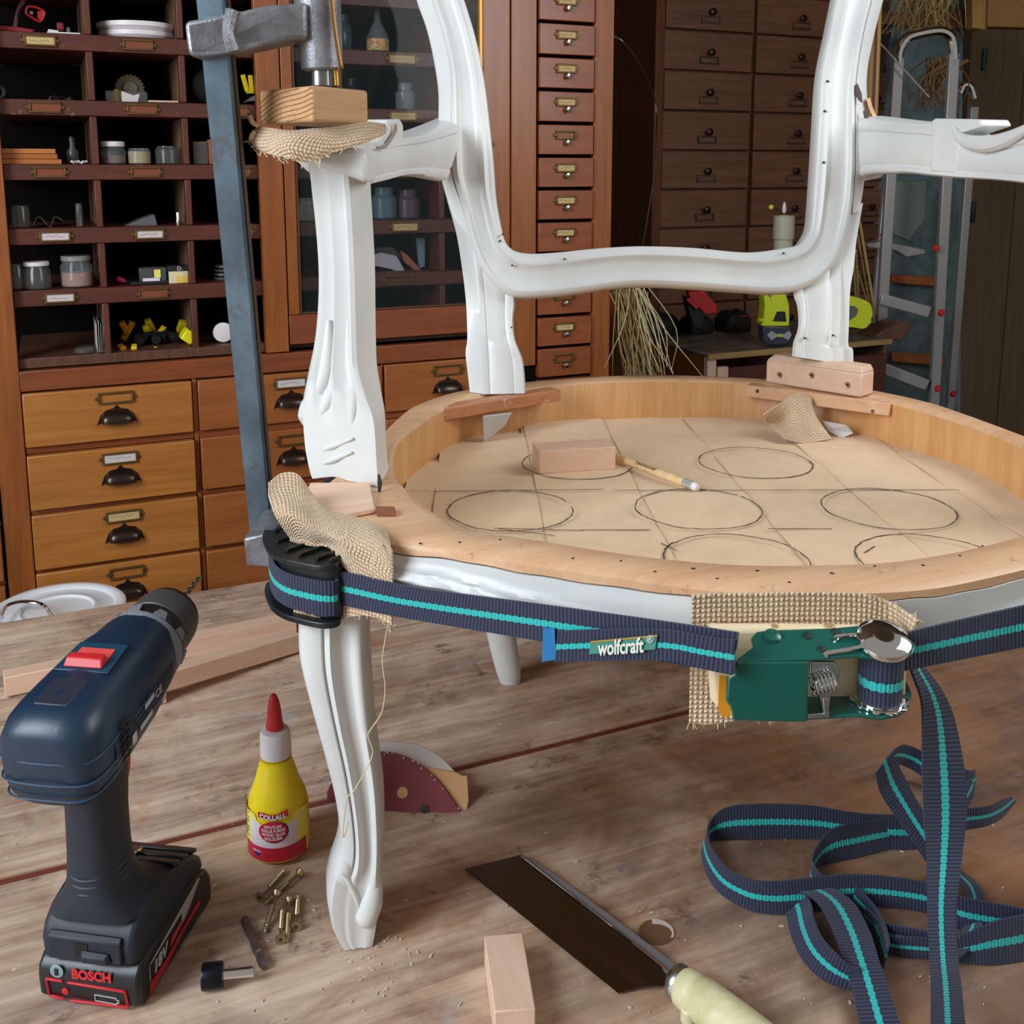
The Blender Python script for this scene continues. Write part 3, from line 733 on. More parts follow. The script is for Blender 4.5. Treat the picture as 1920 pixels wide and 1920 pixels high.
for (a, b_) in zip(BO, BI):
    A, B = BK(*a), BK(*b_); d = B-A
    for k, (t, h) in enumerate(prof): curves[k].append(A+d*t+BN*h)
    k = len(prof); curves[k].append(B-BN*(T-.004)); curves[k+1].append(B-d*.06-BN*T); curves[k+2].append(A+d*.06-BN*T); curves[k+3].append(A-BN*(T-.004))
bf = MB().skin(curves, 5).build('back_frame', PN, ch, ang=60)
def slab(name, front, side_off, par, T_=.03, mat=PN, bev=.003, sub=4, back=None):
    pass
# side swell of the left stile (bright outer face) and of the right stile
def swell(name, F_, S_, T_=.03):
    cv = [[BK(u, v, -.001) for u, v in F_], [BK(u, v, -T_*.45) for u, v in S_], [BK(u, v, -T_) for u, v in S_], [BK(u+12, v, -T_) for u, v in F_]]
    return MB().skin(cv, 5).build(name, PN, bf, .002, ang=50)
swell('stile_side', [(797, -60), (811, 0), (831, 62), (846, 133), (847, 195), (846, 260), (847, 330), (868, 392), (886, 458)], [(770, -60), (781, 0), (800, 55), (814, 117), (822, 175), (822, 230), (824, 300), (830, 345), (852, 410), (884, 458)])
swell('stile_side', [(1598, 400), (1604, 320), (1604, 240), (1606, 152), (1618, 70), (1635, 0), (1652, -60)], [(1612, 395), (1622, 330), (1630, 250), (1625, 150), (1638, 70), (1656, 0), (1674, -60)])
# lower feet of the back
def foot(Lc_, Rc_, Sc_, zb):
    cv = []
    for (t, h) in [(0, -.004), (.04, 0), (.16, .0), (.19, -.0015), (.22, 0.), (.5, .0003), (.70, 0), (.74, -.0015), (.78, 0), (.96, 0), (1, -.004)]:
        cv.append([BK(*a)+(BK(*b_)-BK(*a))*t+BN*((h-.0005 if 0 < t < 1 else h)-(.014, .012, .009, .005, .002, 0, 0, 0, 0, 0)[q_]) for q_, (a, b_) in enumerate(zip(Lc_, Rc_))])
    cv.append([BK(*b_)-BN*.030 for b_ in Rc_])
    cv.append([BK(*a, -.030) for a in Sc_]); cv.append([BK(*a, -.012) for a in Sc_])
    for c in cv:
        p = c[-1]; c[-1] = V((p.x, p.y, zb)) if zb else p
    return MB().skin(cv, 5).build('upright_foot', PN, bf, ang=50)
foot([(858, 370), (882, 440), (892, 510), (898, 570), (900, 615), (901, 645), (901, 672), (902, 710), (903, 743)], [(915, 400), (950, 490), (966, 558), (963, 596), (965, 630), (972, 652), (980, 672), (984, 700), (986, 724)], [(838, 375), (856, 440), (868, 515), (874, 570), (876, 615), (876, 640), (873, 662), (877, 700), (881, 738)], H+.0005)
foot([(1560, 420), (1500, 510), (1494, 548), (1499, 572), (1500, 600), (1497, 620), (1490, 640), (1488, 655), (1487, 668)], [(1604, 385), (1591, 470), (1586, 500), (1583, 540), (1581, 590), (1578, 625), (1577, 648), (1585, 652), (1585, 684)], [(1618, 380), (1606, 450), (1601, 500), (1594, 545), (1592, 600), (1591, 625), (1591, 648), (1599, 655), (1600, 680)], None)
# small nail holes
mb = MB()
for u, v in ((1058, 486), (1468, 475), (942, 440), (938, 452), (1550, 153), (1545, 209), (1543, 305), (960, 498), (1561, 629), (1508, 634), (959, 614)):
    P = BK(u, v, .0008); mb.cyl(P, P+BN*.0035, .0011, 8)
mb.build('nail_hole', MT['ink'], bf)

# ---- arms
def arm(side, T_, B_, th, name='arm', Ttop=None):
    N = (LV*side-FV*.25).normalized()
    cv = []
    for (t, h) in [(0, -.012), (.03, -.004), (.08, 0), (.20, .0010), (.24, -.0015), (.28, .0005), (.5, .001), (.78, .0005), (.82, -.0012), (.86, .0005), (.95, 0), (.99, -.004), (1, -.012)]:
        cv.append([AP(*a, side)+(AP(*b_, side)-AP(*a, side))*t-N*h for a, b_ in zip(T_, B_)])
    cv.append([AP(*b_, side)+N*(th-.006)+V((0, 0, .004)) for b_ in B_]); cv.append([AP(*b_, side)+N*th+V((0, 0, .010)) for b_ in B_])
    cv.append([AP(*a, side)+N*th-V((0, 0, .008)) for a in T_]); cv.append([AP(*a, side)+N*(th-.008)+V((0, 0, .001)) for a in T_])
    return MB().skin(cv, 5).build(name, PN, ch, ang=55)
la = arm(1, [(640, 262), (672, 268), (700, 262), (722, 262), (757, 256), (800, 251), (836, 238), (872, 222)], [(650, 330), (672, 345), (692, 348), (715, 343), (735, 338), (763, 331), (800, 332), (838, 340)], .040)
# broken lap joint standing proud on the left arm
q = [AP(u, v, 1, -.001) for u, v in ((704, 300), (706, 268), (722, 246), (730, 225), (751, 223), (757, 233), (758, 300))]
Na = (LV-FV*.25).normalized()
MB().prism(q, Na*.036).build('lap_joint', PN, la, .0025)
MB().tube([AP(u, v, 1, .0025) for u, v in ((742, 232), (741, 246), (733, 260), (722, 274), (708, 277))], [.0012, .0018, .0018, .0018, .001], 6).build('crack', plain('dull_crack', (150, 140, 126), .7), la)
ra = arm(-1, [(1606, 218), (1640, 222), (1690, 228), (1744, 232), (1800, 252), (1850, 262), (1895, 256), (1935, 240), (1985, 212), (2050, 190)], [(1602, 340), (1622, 328), (1690, 326), (1740, 331), (1790, 335), (1850, 338), (1900, 343), (1945, 350), (2000, 360), (2080, 372)], .040)
Nr = (-LV-FV*.25).normalized()
q = [AP(u, v, -1, .0015) for u, v in ((1744, 322), (1746, 226), (1752, 222), (1835, 224), (1841, 236), (1800, 250), (1796, 300), (1790, 325))]
MB().prism(q, Nr*.036).build('lap_joint', PN, ra, .002)
# shoulder scroll on right arm
MB().tube([AP(u, v, -1, .004) for u, v in ((1788, 240), (1806, 262), (1850, 270), (1890, 260), (1930, 238))], [.002, .006, .0085, .007, .004], 10).build('arm_scroll', PN, ra)
# chipped paint on right stile
mb = MB().prism([BK(u, v, .0035) for u, v in ((1604, 160), (1608, 156), (1616, 176), (1617, 192), (1612, 188), (1605, 178))], BN*-.002)
mb.prism([BK(u, v, .003) for u, v in ((1619, 208), (1624, 206), (1630, 222), (1622, 222))], BN*-.002)
mb.build('paint_chip', plain('dark_old_paint', (78, 56, 54), .6), bf)
MB().skin([[BK(u, v, -.006) for u, v in ((1624, 185), (1630, 205), (1638, 222))], [BK(u+7, v-2, -.012) for u, v in ((1624, 185), (1630, 205), (1638, 222))], [BK(u+4, v+4, -.016) for u, v in ((1624, 185), (1630, 205), (1638, 222))]], 3).build('bare_wood', MT['beech'], bf)

# ---- arm support posts (box section turned towards the camera)
def PP(u, v, f, l):     # point on the ray at the depth of the chair-frame vertical line (f,l)
    P0 = W(f, l, 0); d = V((_sy, _cy, 0)); return onplane(u, v, P0, d)
Lf, Ll = .300, .350; Cf, Cl = .340, .300; Rf, Rl = .300, .280
PLc = [(590, 262), (580, 300), (584, 350), (592, 420), (598, 500), (597, 570), (590, 640), (578, 700), (568, 755), (569, 800), (574, 850), (585, 896), (592, 912)]
PCc = [(648, 262), (650, 300), (655, 350), (660, 420), (664, 500), (666, 570), (668, 640), (671, 690), (684, 740), (698, 780), (703, 815), (706, 870), (710, 914)]
PRc = [(690, 262), (690, 300), (690, 350), (694, 420), (698, 500), (699, 570), (700, 640), (702, 690), (710, 740), (717, 780), (719, 820), (722, 870), (726, 903)]
prof = [(0, 0), (.06, .0015), (.14, .003), (.22, .001), (.28, -.003), (.38, -.0045), (.46, -.0015), (.52, .002), (.58, .0028), (.66, -.001), (.74, -.004), (.84, -.002), (.90, .002), (.96, .002), (1, 0)]
cv = [[] for _ in range(len(prof)+4)]
for i, (a, c, r) in enumerate(zip(PLc, PCc, PRc)):
    A, C_, R_ = PP(*a, Lf, Ll), PP(*c, Cf, Cl), PP(*r, Rf, Rl)
    d = C_-A; nn = V((d.y, -d.x, 0)).normalized()
    if nn.dot(V((_sy, _cy, 0))) > 0: nn = -nn
    fade = 1 if i < 8 else (.6 if i == 8 else .15)
    for k, (t, h) in enumerate(prof): cv[k].append(A+d*t+nn*h*fade*1.5)
    bk = V((_sy, _cy, 0))*.016
    cv[len(prof)].append(C_.lerp(R_, .5)+V((0, 0, 0))); cv[len(prof)+1].append(R_); cv[len(prof)+2].append(R_+bk); cv[len(prof)+3].append(A+bk*1.2+(R_-A)*.12)
for c in cv: c[-1] = V((c[-1].x, c[-1].y, H+.0004))
post = MB().skin(cv, 5).build('arm_support', PN, ch, ang=50)
# acanthus carving ridges at the foot of the post
def PS(u, v, off=.0):
    # point on the left face of the post
    P0 = W(Lf, Ll, 0); P1 = W(Cf, Cl, 0); d = P1-P0; nn = V((d.y, -d.x, 0)).normalized()
    if nn.dot(V((_sy, _cy, 0))) > 0: nn = -nn
    return onplane(u, v, P0+nn*off, nn)
for pts, rr in ([[(616, 600), (615, 650), (610, 700), (598, 735), (580, 762), (573, 780), (574, 796)], [.001, .003, .0042, .0048, .0052, .0045, .002]], [[(636, 560), (636, 640), (632, 700), (622, 742), (604, 776), (586, 796)], [.001, .0028, .0038, .0040, .0036, .0015]],
               [[(652, 600), (656, 680), (664, 730), (664, 770), (660, 800)], [.001, .0026, .0034, .0028, .001]]):
    MB().tube([PS(u, v, -.0036) for u, v in pts], [r_*1.45 for r_ in rr], 12, 6).build('carving', PN, post)
for a, b_ in (((584, 850), (662, 822)), ((590, 874), (660, 848))):
    MB().tube([PS(*a, -.001), PS((a[0]+b_[0])/2, (a[1]+b_[1])/2+2, -.0005), PS(*b_, -.001)], [.0008, .0020, .0008], 6).build('carving', PN, post)
MB().skin([[mir(p) for p in c] for c in cv], 2).build('arm_support', PN, ch, ang=50)
# top of the post, head of the arm under the clamp
q = [(578, 300), (585, 276), (600, 268), (650, 262), (690, 268), (694, 340)]
MB().prism([PP(u, v, .345, .315) for u, v in ((580, 306), (584, 284), (660, 276), (688, 285), (690, 345), (650, 330), (612, 318))], V((_sy, _cy, 0))*.045).build('arm_head', PN, la, .006, seg=3)
# pin sticking out at the foot of the post, glue drips
MB().tube([PP(710, 890, .345, .297), PP(712, 905, .35, .295), PP(711, 924, .352, .295)], [.001, .002, .001], 6).build('dark_splinter', MT['ink'], ch)

# ---- battens and the repair block on the rear rail
def batten(P, Q, h, th, mat, name='batten', chh=0):
    P, Q = V(P), V(Q); x = (Q-P).normalized(); nrm = V((0, 0, 1)).cross(x).normalized()
    if nrm.dot(V((_sy, _cy, 0))) < 0: nrm = -nrm
    return MB().prism([P, Q, Q+V((0, 0, h)), P+V((0, 0, h))], nrm*th).build(name, mat, ch, .001)
MT['batten'] = wood('paint_smeared_batten', (168, 104, 66), (206, 146, 104), 'X', .8, .5, 0, .6, .15, (226, 214, 208))
P = onz(832, 767, H-.001); Q = onz(1052, 731, H-.001)
batten(P-V((0, 0, .013)), Q-V((0, 0, .013)), .0135, .020, MT['batten'])
P = onz(1398, 722, H-.001); Q = onz(1668, 757, H-.001)
b2_ = batten(P-V((0, 0, .014)), Q-V((0, 0, .014)), .0142, .020, MT['beech'])
for u, v in ((1420, 733), (1636, 771)):
    r_, F_ = ray(u, v); p = onplane(u, v, P-V((0, 0, .01)), (Q-P).cross(V((0, 0, 1))).normalized()); MB().cyl(p, p-V((_sy, _cy, 0))*.0012, .0022, 10).build('nail', MT['steel'], b2_)
A = onz(1435, 717, H+.0003); B = onz(1614, 746, H+.0003); x = (B-A).normalized(); dn = V((-x.y, x.x, 0)); dn = dn if dn.y > 0 else -dn
hh = .034; wd = .030
blk = MB()
blk.prism([A, A+V((0, 0, hh-.006))+x*.001, A+V((0, 0, hh))+x*.006+dn*.006, A+V((0, 0, hh))+x*.010+dn*wd, A+x*.004+dn*wd][:0] or [A, B, B+V((0, 0, hh-.007)), A+V((0, 0, hh-.007))], dn*wd)
bk = blk.build('repair_block', MT['newwood_z'], ch, .0022)
top = MB(); a1 = A+V((0, 0, hh-.0071)); b1 = B+V((0, 0, hh-.0071))
top.rings([[a1, b1, b1+dn*wd, a1+dn*wd], [a1+V((0, 0, .007))+x*.007+dn*.006, b1+V((0, 0, .007))-x*.004+dn*.006, b1+V((0, 0, .007))+dn*(wd-.001)-x*.004, a1+V((0, 0, .007))+dn*(wd-.001)+x*.007]])
top.build('block_top', MT['newwood_z'], bk, .0015)
def screw_head(p, n_, par, r=.0036):
    n_ = V(n_).normalized(); o = MB().lathe([(r, 0), (r, .0006), (r*.92, .0009), (r*.5, .0007), (.0002, .0003)], p, 16, n_).build('screw', MT['screw'], par)
    q_ = n_.to_track_quat('Z', 'Y'); m = MB()
    for k in range(2):
        dx = q_@V((1, 0, 0)) if k else q_@V((0, 1, 0)); m.bar(V(p)+n_*.0009-dx*r*.5, V(p)+n_*.0009+dx*r*.5, r*.26, .0006, q_@V((0, 1, 0)) if k else q_@V((1, 0, 0)))
    m.build('screw_slot', MT['ink'], o)
for u, v in ((1462, 703), (1522, 704), (1589, 722)):
    p = onplane(u, v, A, dn); screw_head(p, -dn, bk)
# loose burlap corner torn up on the rear rail (right) and paint smears
flp = [[onz(1432, 778, H-.012), onz(1440, 795, H-.030), onz(1470, 822, ZW+.006)],
       [onz(1462, 758, H-.004), onz(1480, 785, H-.022), onz(1500, 830, ZW+.003)],
       [onz(1492, 738, H+.001), onz(1508, 775, H-.018), onz(1530, 828, ZW+.003)],
       [onz(1520, 745, H-.004), onz(1530, 780, H-.022), onz(1560, 822, ZW+.006)]]
flp = [cat(r, 4) for r in flp]; flp = [list(r) for r in zip(*flp)]; flp = [cat(r, 4) for r in flp]
MB().sheet(flp, .0012).build('burlap_flap', MT['burlap'], ch)
fl = [[onz(940, 790, H-.018), onz(915, 822, H-.040)], [onz(962, 770, H-.006), onz(950, 812, H-.034)], [onz(985, 762, H-.004), onz(985, 810, H-.038)]]
fl = [cat(r, 4) for r in fl]
MT['whitesmear'] = plain('grey_white_overspray', (196, 196, 198), .6, var=.1)
mb = MB().prism([onz(1543, 790, H-.030), onz(1588, 798, H-.030), onz(1600, 812, H-.040), onz(1578, 822, H-.046), onz(1550, 806, H-.04)], (.002, .003, 0)); mb.build('rear_leg_top', PN, ch)
MB().prism([onz(905, 782, H-.014), onz(958, 776, H-.014), onz(945, 800, H-.030), onz(908, 828, H-.044)], (.004, .006, 0)).build('rear_leg_top', MT['whitesmear'], ch)
# dark smudges of old glue at the upright foot, nail holes along the front rail
mb = MB()
for u, v in ((938, 1012+0), (862, 1017), (788, 1019), (1074, 1047), (1228, 1072), (1164, 1052), (1345, 1085), (1480, 1092), (1640, 1062), (1731, 1060), (1800, 1042), (1842, 1024), (1300, 1066), (1420, 1070), (1560, 1075), (690, 955), (607, 927), (660, 960)):
    p = onz(u, v, H); mb.lathe([(random.uniform(.0009, .0017), 0), (.0008, .0004), (0, .0005)], p, 8)
mb.build('tack_hole', MT['ink'], ch)
mb = MB()
for u, v in [(905+i*4, 738-i*.7) for i in range(20)]: 
    p = onz(u, v, H); mb.box(p+V((0, 0, .0004)), (random.uniform(.001, .004), random.uniform(.001, .003), .0008), M.Rotation(random.random()*3, 3, 'Z'))
mb.build('old_glue', plain('black_grey_old_glue', (70, 72, 78), .8), ch)
VW = V((_sy, _cy, 0))              # horizontal viewing direction, used only to lay out depths
def zat(v, F, u=960): r_, f_ = ray(u, v); return CAM_H+r_.z*F/f_
# ------------------------------------------------------------ bar clamp
clamp = thing('bar_clamp', 'heavy old iron bar clamp with blue grey bar squeezing the left arm and seat corner', 'clamp', at(490, 1040, .86))
Pt, Pb = at(393, -60, .755), at(494, 1010, .885)
ax = (Pb-Pt).normalized(); sidev = V((_cy, -_sy, 0)); sidev = (sidev-ax*sidev.dot(ax)).normalized(); dep = ax.cross(sidev).normalized()
if dep.dot(VW) < 0: dep = -dep
rotv = (sidev*math.cos(.30)+dep*math.sin(-.30)).normalized(); dep2 = (dep*math.cos(.30)+sidev*math.sin(.30)).normalized()
MB().bar(Pt-ax*.05, Pb, .0218, .0085, rotv).build('bar', MT['bluebar'], clamp, .001)
# two shallow ridges along the visible edge
MB().bar(Pt-ax*.05+rotv*.0113+dep2*.002, Pb+rotv*.0113+dep2*.002, .0012, .004, rotv).build('bar_edge', plain('worn_bronze_edge', (92, 78, 62), .4, .7), clamp)
# sliding arm
def F1(u, v, F=.752): return at(u, v, F)
arm_px = [(344, 42), (350, 90), (354, 106), (372, 108), (440, 96), (500, 84), (548, 74), (575, 74), (575, 4), (546, 6), (500, 8), (452, 20), (436, 20), (400, 30), (352, 38)]
arm_f = [F1(u, v, .752 if u < 440 else .752+.022*(u-440)/135) for u, v in arm_px]
sa = MB().prism(arm_f, VW*.030).build('sliding_arm', MT['castiron'], clamp, .005, seg=3, ang=60)
MB().tube([F1(436, 20, .754), F1(428, 60, .752), F1(437, 96, .753)], [.005, .004, .005], 8).build('arm_shoulder', MT['castiron'], sa)
# boss with the spindle
bt, bbm = at(590, -60, .795), at(604, 133, .795)
zt_ = (bbm-bt).normalized()
MB().lathe([(.0178, 0), (.0168, .040), (.0152, .072), (.0146, (bbm-bt).length-.004), (.0125, (bbm-bt).length)], bt, 28, zt_).build('screw_boss', MT['castiron'], clamp, ang=60)
MB().tube([at(617, -60, .780), at(626, 40, .780), at(638, 118, .780), at(644, 126, .780)], [.0016]*4, 8).build('casting_seam', plain('bronze_seam', (130, 92, 48), .4, .8), clamp)
sp = MB().cyl(at(603, 130, .795), at(604, 161, .795), .0082, 20).build('spindle', MT['steel'], clamp)
for u in (628, 633): MB().cyl(at(u, 128, .79), at(u+2, 160, .79), .0009, 6).build('brass_pin', plain('bright_brass_pin', (200, 150, 50), .3, .9), clamp)
# fixed jaw under the seat rail
MB().prism([at(u, v, .80) for u, v in ((456, 1010), (462, 1062), (520, 1066), (640, 1062), (640, 1024), (520, 1006), (498, 1000))], VW*.075).build('fixed_jaw', MT['castiron'], clamp, .002)

# pressure block above the arm
za, zb = zat(160, .775), zat(226, .775)
Fc_ = at(586, 160, .765); Lc2 = at(486, 173, .815); Rc2 = at(690, 168, .815)
Lc2.z = Rc2.z = Fc_.z
d1 = (Lc2-Fc_); d2 = (Rc2-Fc_)
pb = MB().prism([Fc_, Fc_+d1, Fc_+d1+d2, Fc_+d2], (0, 0, -.0255)).build('clamping_block', wood('end_grain_fir', (176, 130, 88), (214, 170, 124), 'X', 1.0, .6, 0, .8, .1, rotz=-math.atan2(d2.y, d2.x)), None, .0022)
tag(pb, 'pale softwood block with growth rings pinched under the clamp spindle', 'wood block')
# growth rings on the end face as proud fine ridges
mb = MB(); e1 = d1.normalized(); w1 = d1.length; nn = V((d1.y, -d1.x, 0)).normalized(); nn = nn if nn.dot(VW) < 0 else -nn
off = nn*.0001
for k in range(12):
    pts = []
    for q in range(9):
        t = q/8; x = w1*(.99-.98*t); z = -.0245+.0035*(k-3.2)+.0175*(x/w1)*-1+.010+.004*math.sin(t*3+.5)
        z = -.026+(k-3.5)*.0036+.018*t+.0025*math.sin(t*5)
        if -.0250 < z < -.0006: pts.append(Fc_+e1*x+V((0, 0, z))+off)
    if len(pts) > 2: mb.tube(pts, .00035, 4, 2)
mb.build('growth_ring', plain('dark_growth_ring', (136, 100, 74), .7), pb)
# burlap under the block
rows = [[(484, 236, .80), (510, 240, .790), (545, 244, .785), (590, 240, .785), (640, 236, .79), (690, 228, .80), (722, 232, .81)],
        [(472, 250, .80), (505, 252, .785), (545, 252, .772), (590, 254, .775), (640, 252, .785), (690, 246, .795), (725, 240, .81)],
        [(468, 264, .80), (498, 272, .782), (540, 276, .766), (585, 282, .770), (635, 268, .780), (685, 258, .790), (724, 246, .805)],
        [(480, 280, .80), (505, 289, .782), (540, 296, .768), (580, 304, .770), (632, 284, .779), (682, 268, .788), (716, 252, .80)]]
g = [cat([at(u, v, F) for u, v, F in r], 5) for r in rows]; g = [list(x) for x in zip(*[cat(c, 5) for c in zip(*g)])]
bs = MB().sheet(g, .0016).build('burlap_scrap', MT['burlap'], None); tag(bs, 'frayed burlap scrap folded between clamping block and chair arm', 'burlap', 'burlap padding scraps')
mb = MB()
random.seed(3)
for k in range(46):
    t = random.random(); i = int(t*(len(g[0])-1)); p = g[-1][i] if random.random() < .7 else g[random.randrange(len(g))][0]
    q_ = p+V((random.uniform(-.004, .004), random.uniform(-.004, .002), random.uniform(-.006, .001))); mb.tube([p, p.lerp(q_, .5)+V((random.uniform(-.002, .002), 0, 0)), q_], .00035, 4, 2)
for a, b_, c in (((484, 236), (474, 230), (468, 217)), ((470, 262), (472, 255), (478, 246))):
    mb.tube([at(*a, .795), at(*b_, .795), at(*c, .795)], [.0016, .002, .0018], 6)
o = mb.build('frayed_threads', plain('burlap_fray', (214, 194, 160), .9), bs); o['kind'] = 'stuff'

# ------------------------------------------------------------ corner pad of the band clamp
ZF = .312
outl = [(496, 992), (492, 1006), (500, 1026), (513, 1038), (532, 1047), (556, 1053), (580, 1058), (604, 1061), (626, 1059), (636, 1052), (638, 1034)]
FL = cat([onz(u, v, ZF) for u, v in outl], 4)
cen = W(.40, .29, ZF)
bkp = [W(.44, .30, ZF), W(.39, .335, ZF)]
cg = thing('corner_pad', 'black ribbed plastic corner pad guiding the strap round the chair corner', 'clamp pad', W(.44, .32, .26))
def flange(z0, z1, ins, name):
    pts = [p.lerp(cen, ins) for p in FL]+[W(.425, .285, 0), W(.40, .335, 0)]
    return MB().prism([V((p.x, p.y, z0)) for p in pts], (0, 0, z1-z0)).build(name, MT['blackplastic'], cg, .0008, ang=50)
tf = flange(ZF-.0045, ZF, 0, 'flange'); flange(.266, .2705, .0, 'flange')
drum = flange(.2708, ZF-.0048, .10, 'drum')
a0, a1 = FL[4], FL[-2]
for k in range(7):
    t = k/6.; p = FL[2+int(t*(len(FL)-8))]; q_ = p.lerp(cen, .95)+V((.004, .01, 0))
    p = p.lerp(cen, .10)
    MB().bar(V((p.x, p.y, ZF+.0012)), V((p.x, p.y, ZF+.0012))+V((.030, .016, 0))*.75, .0028, .0024, (0, 0, 1)).build('rib', MT['blackplastic'], cg, .0004)
e_ = FL[-2]; MB().box(V((e_.x, e_.y, .2725))-VW*-.002, (.012, .008, .010), M.Rotation(-YAW, 3, 'Z')).build('lug', MT['blackplastic'], cg, .001)
MB().prism([V((p.x, p.y, .2925)) for p in (FL[-1].lerp(cen, .0), FL[-6].lerp(cen, .08), cen)], (0, 0, .0148)).build('web', MT['blackplastic'], cg, .0005)

# burlap at the corner, falling over the pad and down behind the strap
PA0 = FL[-5].lerp(cen, .04); PB0 = W(.606, .082, 0); Np0 = V(((PB0-PA0).y, -(PB0-PA0).x, 0)).normalized()
def sF(u, v=1100): return onplane(u, v, PA0, Np0).dot(VW)
zf = onz(580, 1020, ZF+.003).dot(VW)
rows = [[(503, 905, .735), (528, 887, .745), (558, 889, .745), (584, 922, .735), (612, 952, .720), (658, 966, .705), (700, 980, .690), (728, 1002, .676)],
        [(504, 932, .722), (526, 922, .728), (560, 934, .724), (590, 958, .715), (625, 975, .700), (665, 990, .685), (705, 1003, .672), (733, 1028, .660)],
        [(516, 968, .712), (542, 965, .706), (570, 978, .702), (600, 995, .694), (632, 1005, .684), (668, 1018, sF(668)-.001), (705, 1034, sF(705)-.0012), (735, 1062, sF(735)-.001)],
        [(540, 1005, zf+.012), (560, 1010, zf+.006), (585, 1016, zf), (612, 1019, zf-.003), (640, 1026, sF(640)-.002), (668, 1046, sF(668)+.001), (705, 1068, sF(705)+.0018), (735, 1086, sF(735)+.0022)],
        [(545, 1012, zf+.010), (562, 1017, zf+.004), (588, 1021, zf-.001), (614, 1023, zf-.004), (640, 1060, sF(640)+.003), (670, 1085, sF(670)+.003), (705, 1110, sF(705)+.003), (734, 1130, sF(734)+.003)]]
g = [cat([at(u, v, F) for u, v, F in r], 5) for r in rows]; g = [list(x) for x in zip(*[cat(c, 6) for c in zip(*g)])]
mbb = MB(); mbb.sheet([list(r) for r in g], .0014)
rows = [[(548, 1085, .692), (565, 1090, .690), (590, 1095, .687), (612, 1095, .688), (632, 1095, sF(640)+.004), (670, 1100, sF(670)+.0035), (705, 1110, sF(705)+.0035), (734, 1125, sF(734)+.0035)],
        [(551, 1158, .694), (575, 1166, .689), (600, 1169, .684), (630, 1163, sF(640)+.002), (655, 1157, sF(655)+.002), (682, 1154, sF(682)+.002), (710, 1160, sF(710)+.002), (734, 1173, sF(734)+.002)]]
g = [cat([at(u, v, F) for u, v, F in r], 5) for r in rows]; g = [list(x) for x in zip(*[cat(c, 8) for c in zip(*g)])]
mbb.sheet(g, .0014)
bs = mbb.build('burlap_scrap', MT['burlap'], None); tag(bs, 'coarse burlap strip draped over the seat corner beneath the black pad', 'burlap', 'burlap padding scraps')
mb = MB()
for k in range(60):
    i = random.randrange(len(g[0])); p = g[-1][i] if k % 2 else g[random.randrange(len(g))][-1]
    q_ = p+V((random.uniform(-.003, .003), random.uniform(-.003, .001), random.uniform(-.005, .001))); mb.tube([p, q_], .0003, 4, 1)
mb.tube([at(u, v, F) for u, v, F in ((728, 1010, .675), (706, 1035, .655), (698, 1062, .652), (700, 1085, .655))], .0006, 5)
o = mb.build('frayed_threads', bpy.data.materials['burlap_fray'], bs); o['kind'] = 'stuff'
mb = MB().tube([at(u, v, F) for u, v, F in ((728, 1168, .655), (722, 1200, .660), (717, 1240, .662), (722, 1290, .662), (716, 1335, .664), (697, 1365, .668), (690, 1380, .668), (699, 1410, .667), (688, 1440, .668), (664, 1482, .670), (650, 1500, .672), (643, 1560, .675), (646, 1568, .676), (653, 1540, .675))], .00045, 5, 4)
th = mb.build('loose_thread', bpy.data.materials['burlap_fray'], bs)

# ------------------------------------------------------------ strap (band clamp)
band = thing('band_clamp', 'navy and turquoise ratchet strap clamp stretched round the chair seat', 'strap clamp', onz(1640, 1500, 0))
def ribbon(pairs, sub=5, th=.0016, mat=None, name='strap', parent=band, mb=None, u0=0.):
    A = cat([p[0] for p in pairs], sub); B = cat([p[1] for p in pairs], sub); n_ = len(A); mb = mb or MB()
    u = [u0]
    for i in range(1, n_): u.append(u[-1]+((A[i]+B[i])/2-(A[i-1]+B[i-1])/2).length)
    K = 5; tops = []; bots = []
    for i in range(n_):
        d = (A[min(i+1, n_-1)]+B[min(i+1, n_-1)]-A[max(i-1, 0)]-B[max(i-1, 0)]).normalized(); wv = (B[i]-A[i]).normalized(); nn = d.cross(wv).normalized()
        for k in range(K):
            p = A[i].lerp(B[i], k/(K-1)); tops.append(p+nn*th/2); bots.append(p-nn*th/2)
    a = mb.add(tops); b_ = mb.add(bots)
    for i in range(n_-1):
        for k in range(K-1):
            uv = [(u[i], k/(K-1)), (u[i], (k+1)/(K-1)), (u[i+1], (k+1)/(K-1)), (u[i+1], k/(K-1))]
            q = [i*K+k, i*K+k+1, (i+1)*K+k+1, (i+1)*K+k]
            mb.face([a+x for x in q], uv); mb.face([b_+x for x in q][::-1], uv[::-1])
        for k in (0, K-1): mb.face((a+i*K+k, b_+i*K+k, b_+(i+1)*K+k, a+(i+1)*K+k), [(u[i], k/(K-1))]*2+[(u[i+1], k/(K-1))]*2)
    for i in (0, n_-1):
        for k in range(K-1): mb.face((a+i*K+k, b_+i*K+k, b_+i*K+k+1, a+i*K+k+1), [(u[i], k/(K-1))]*2+[(u[i], (k+1)/(K-1))]*2)
    if parent is None: return mb
    return mb.build(name, mat or MT['strap'], parent, ang=60)
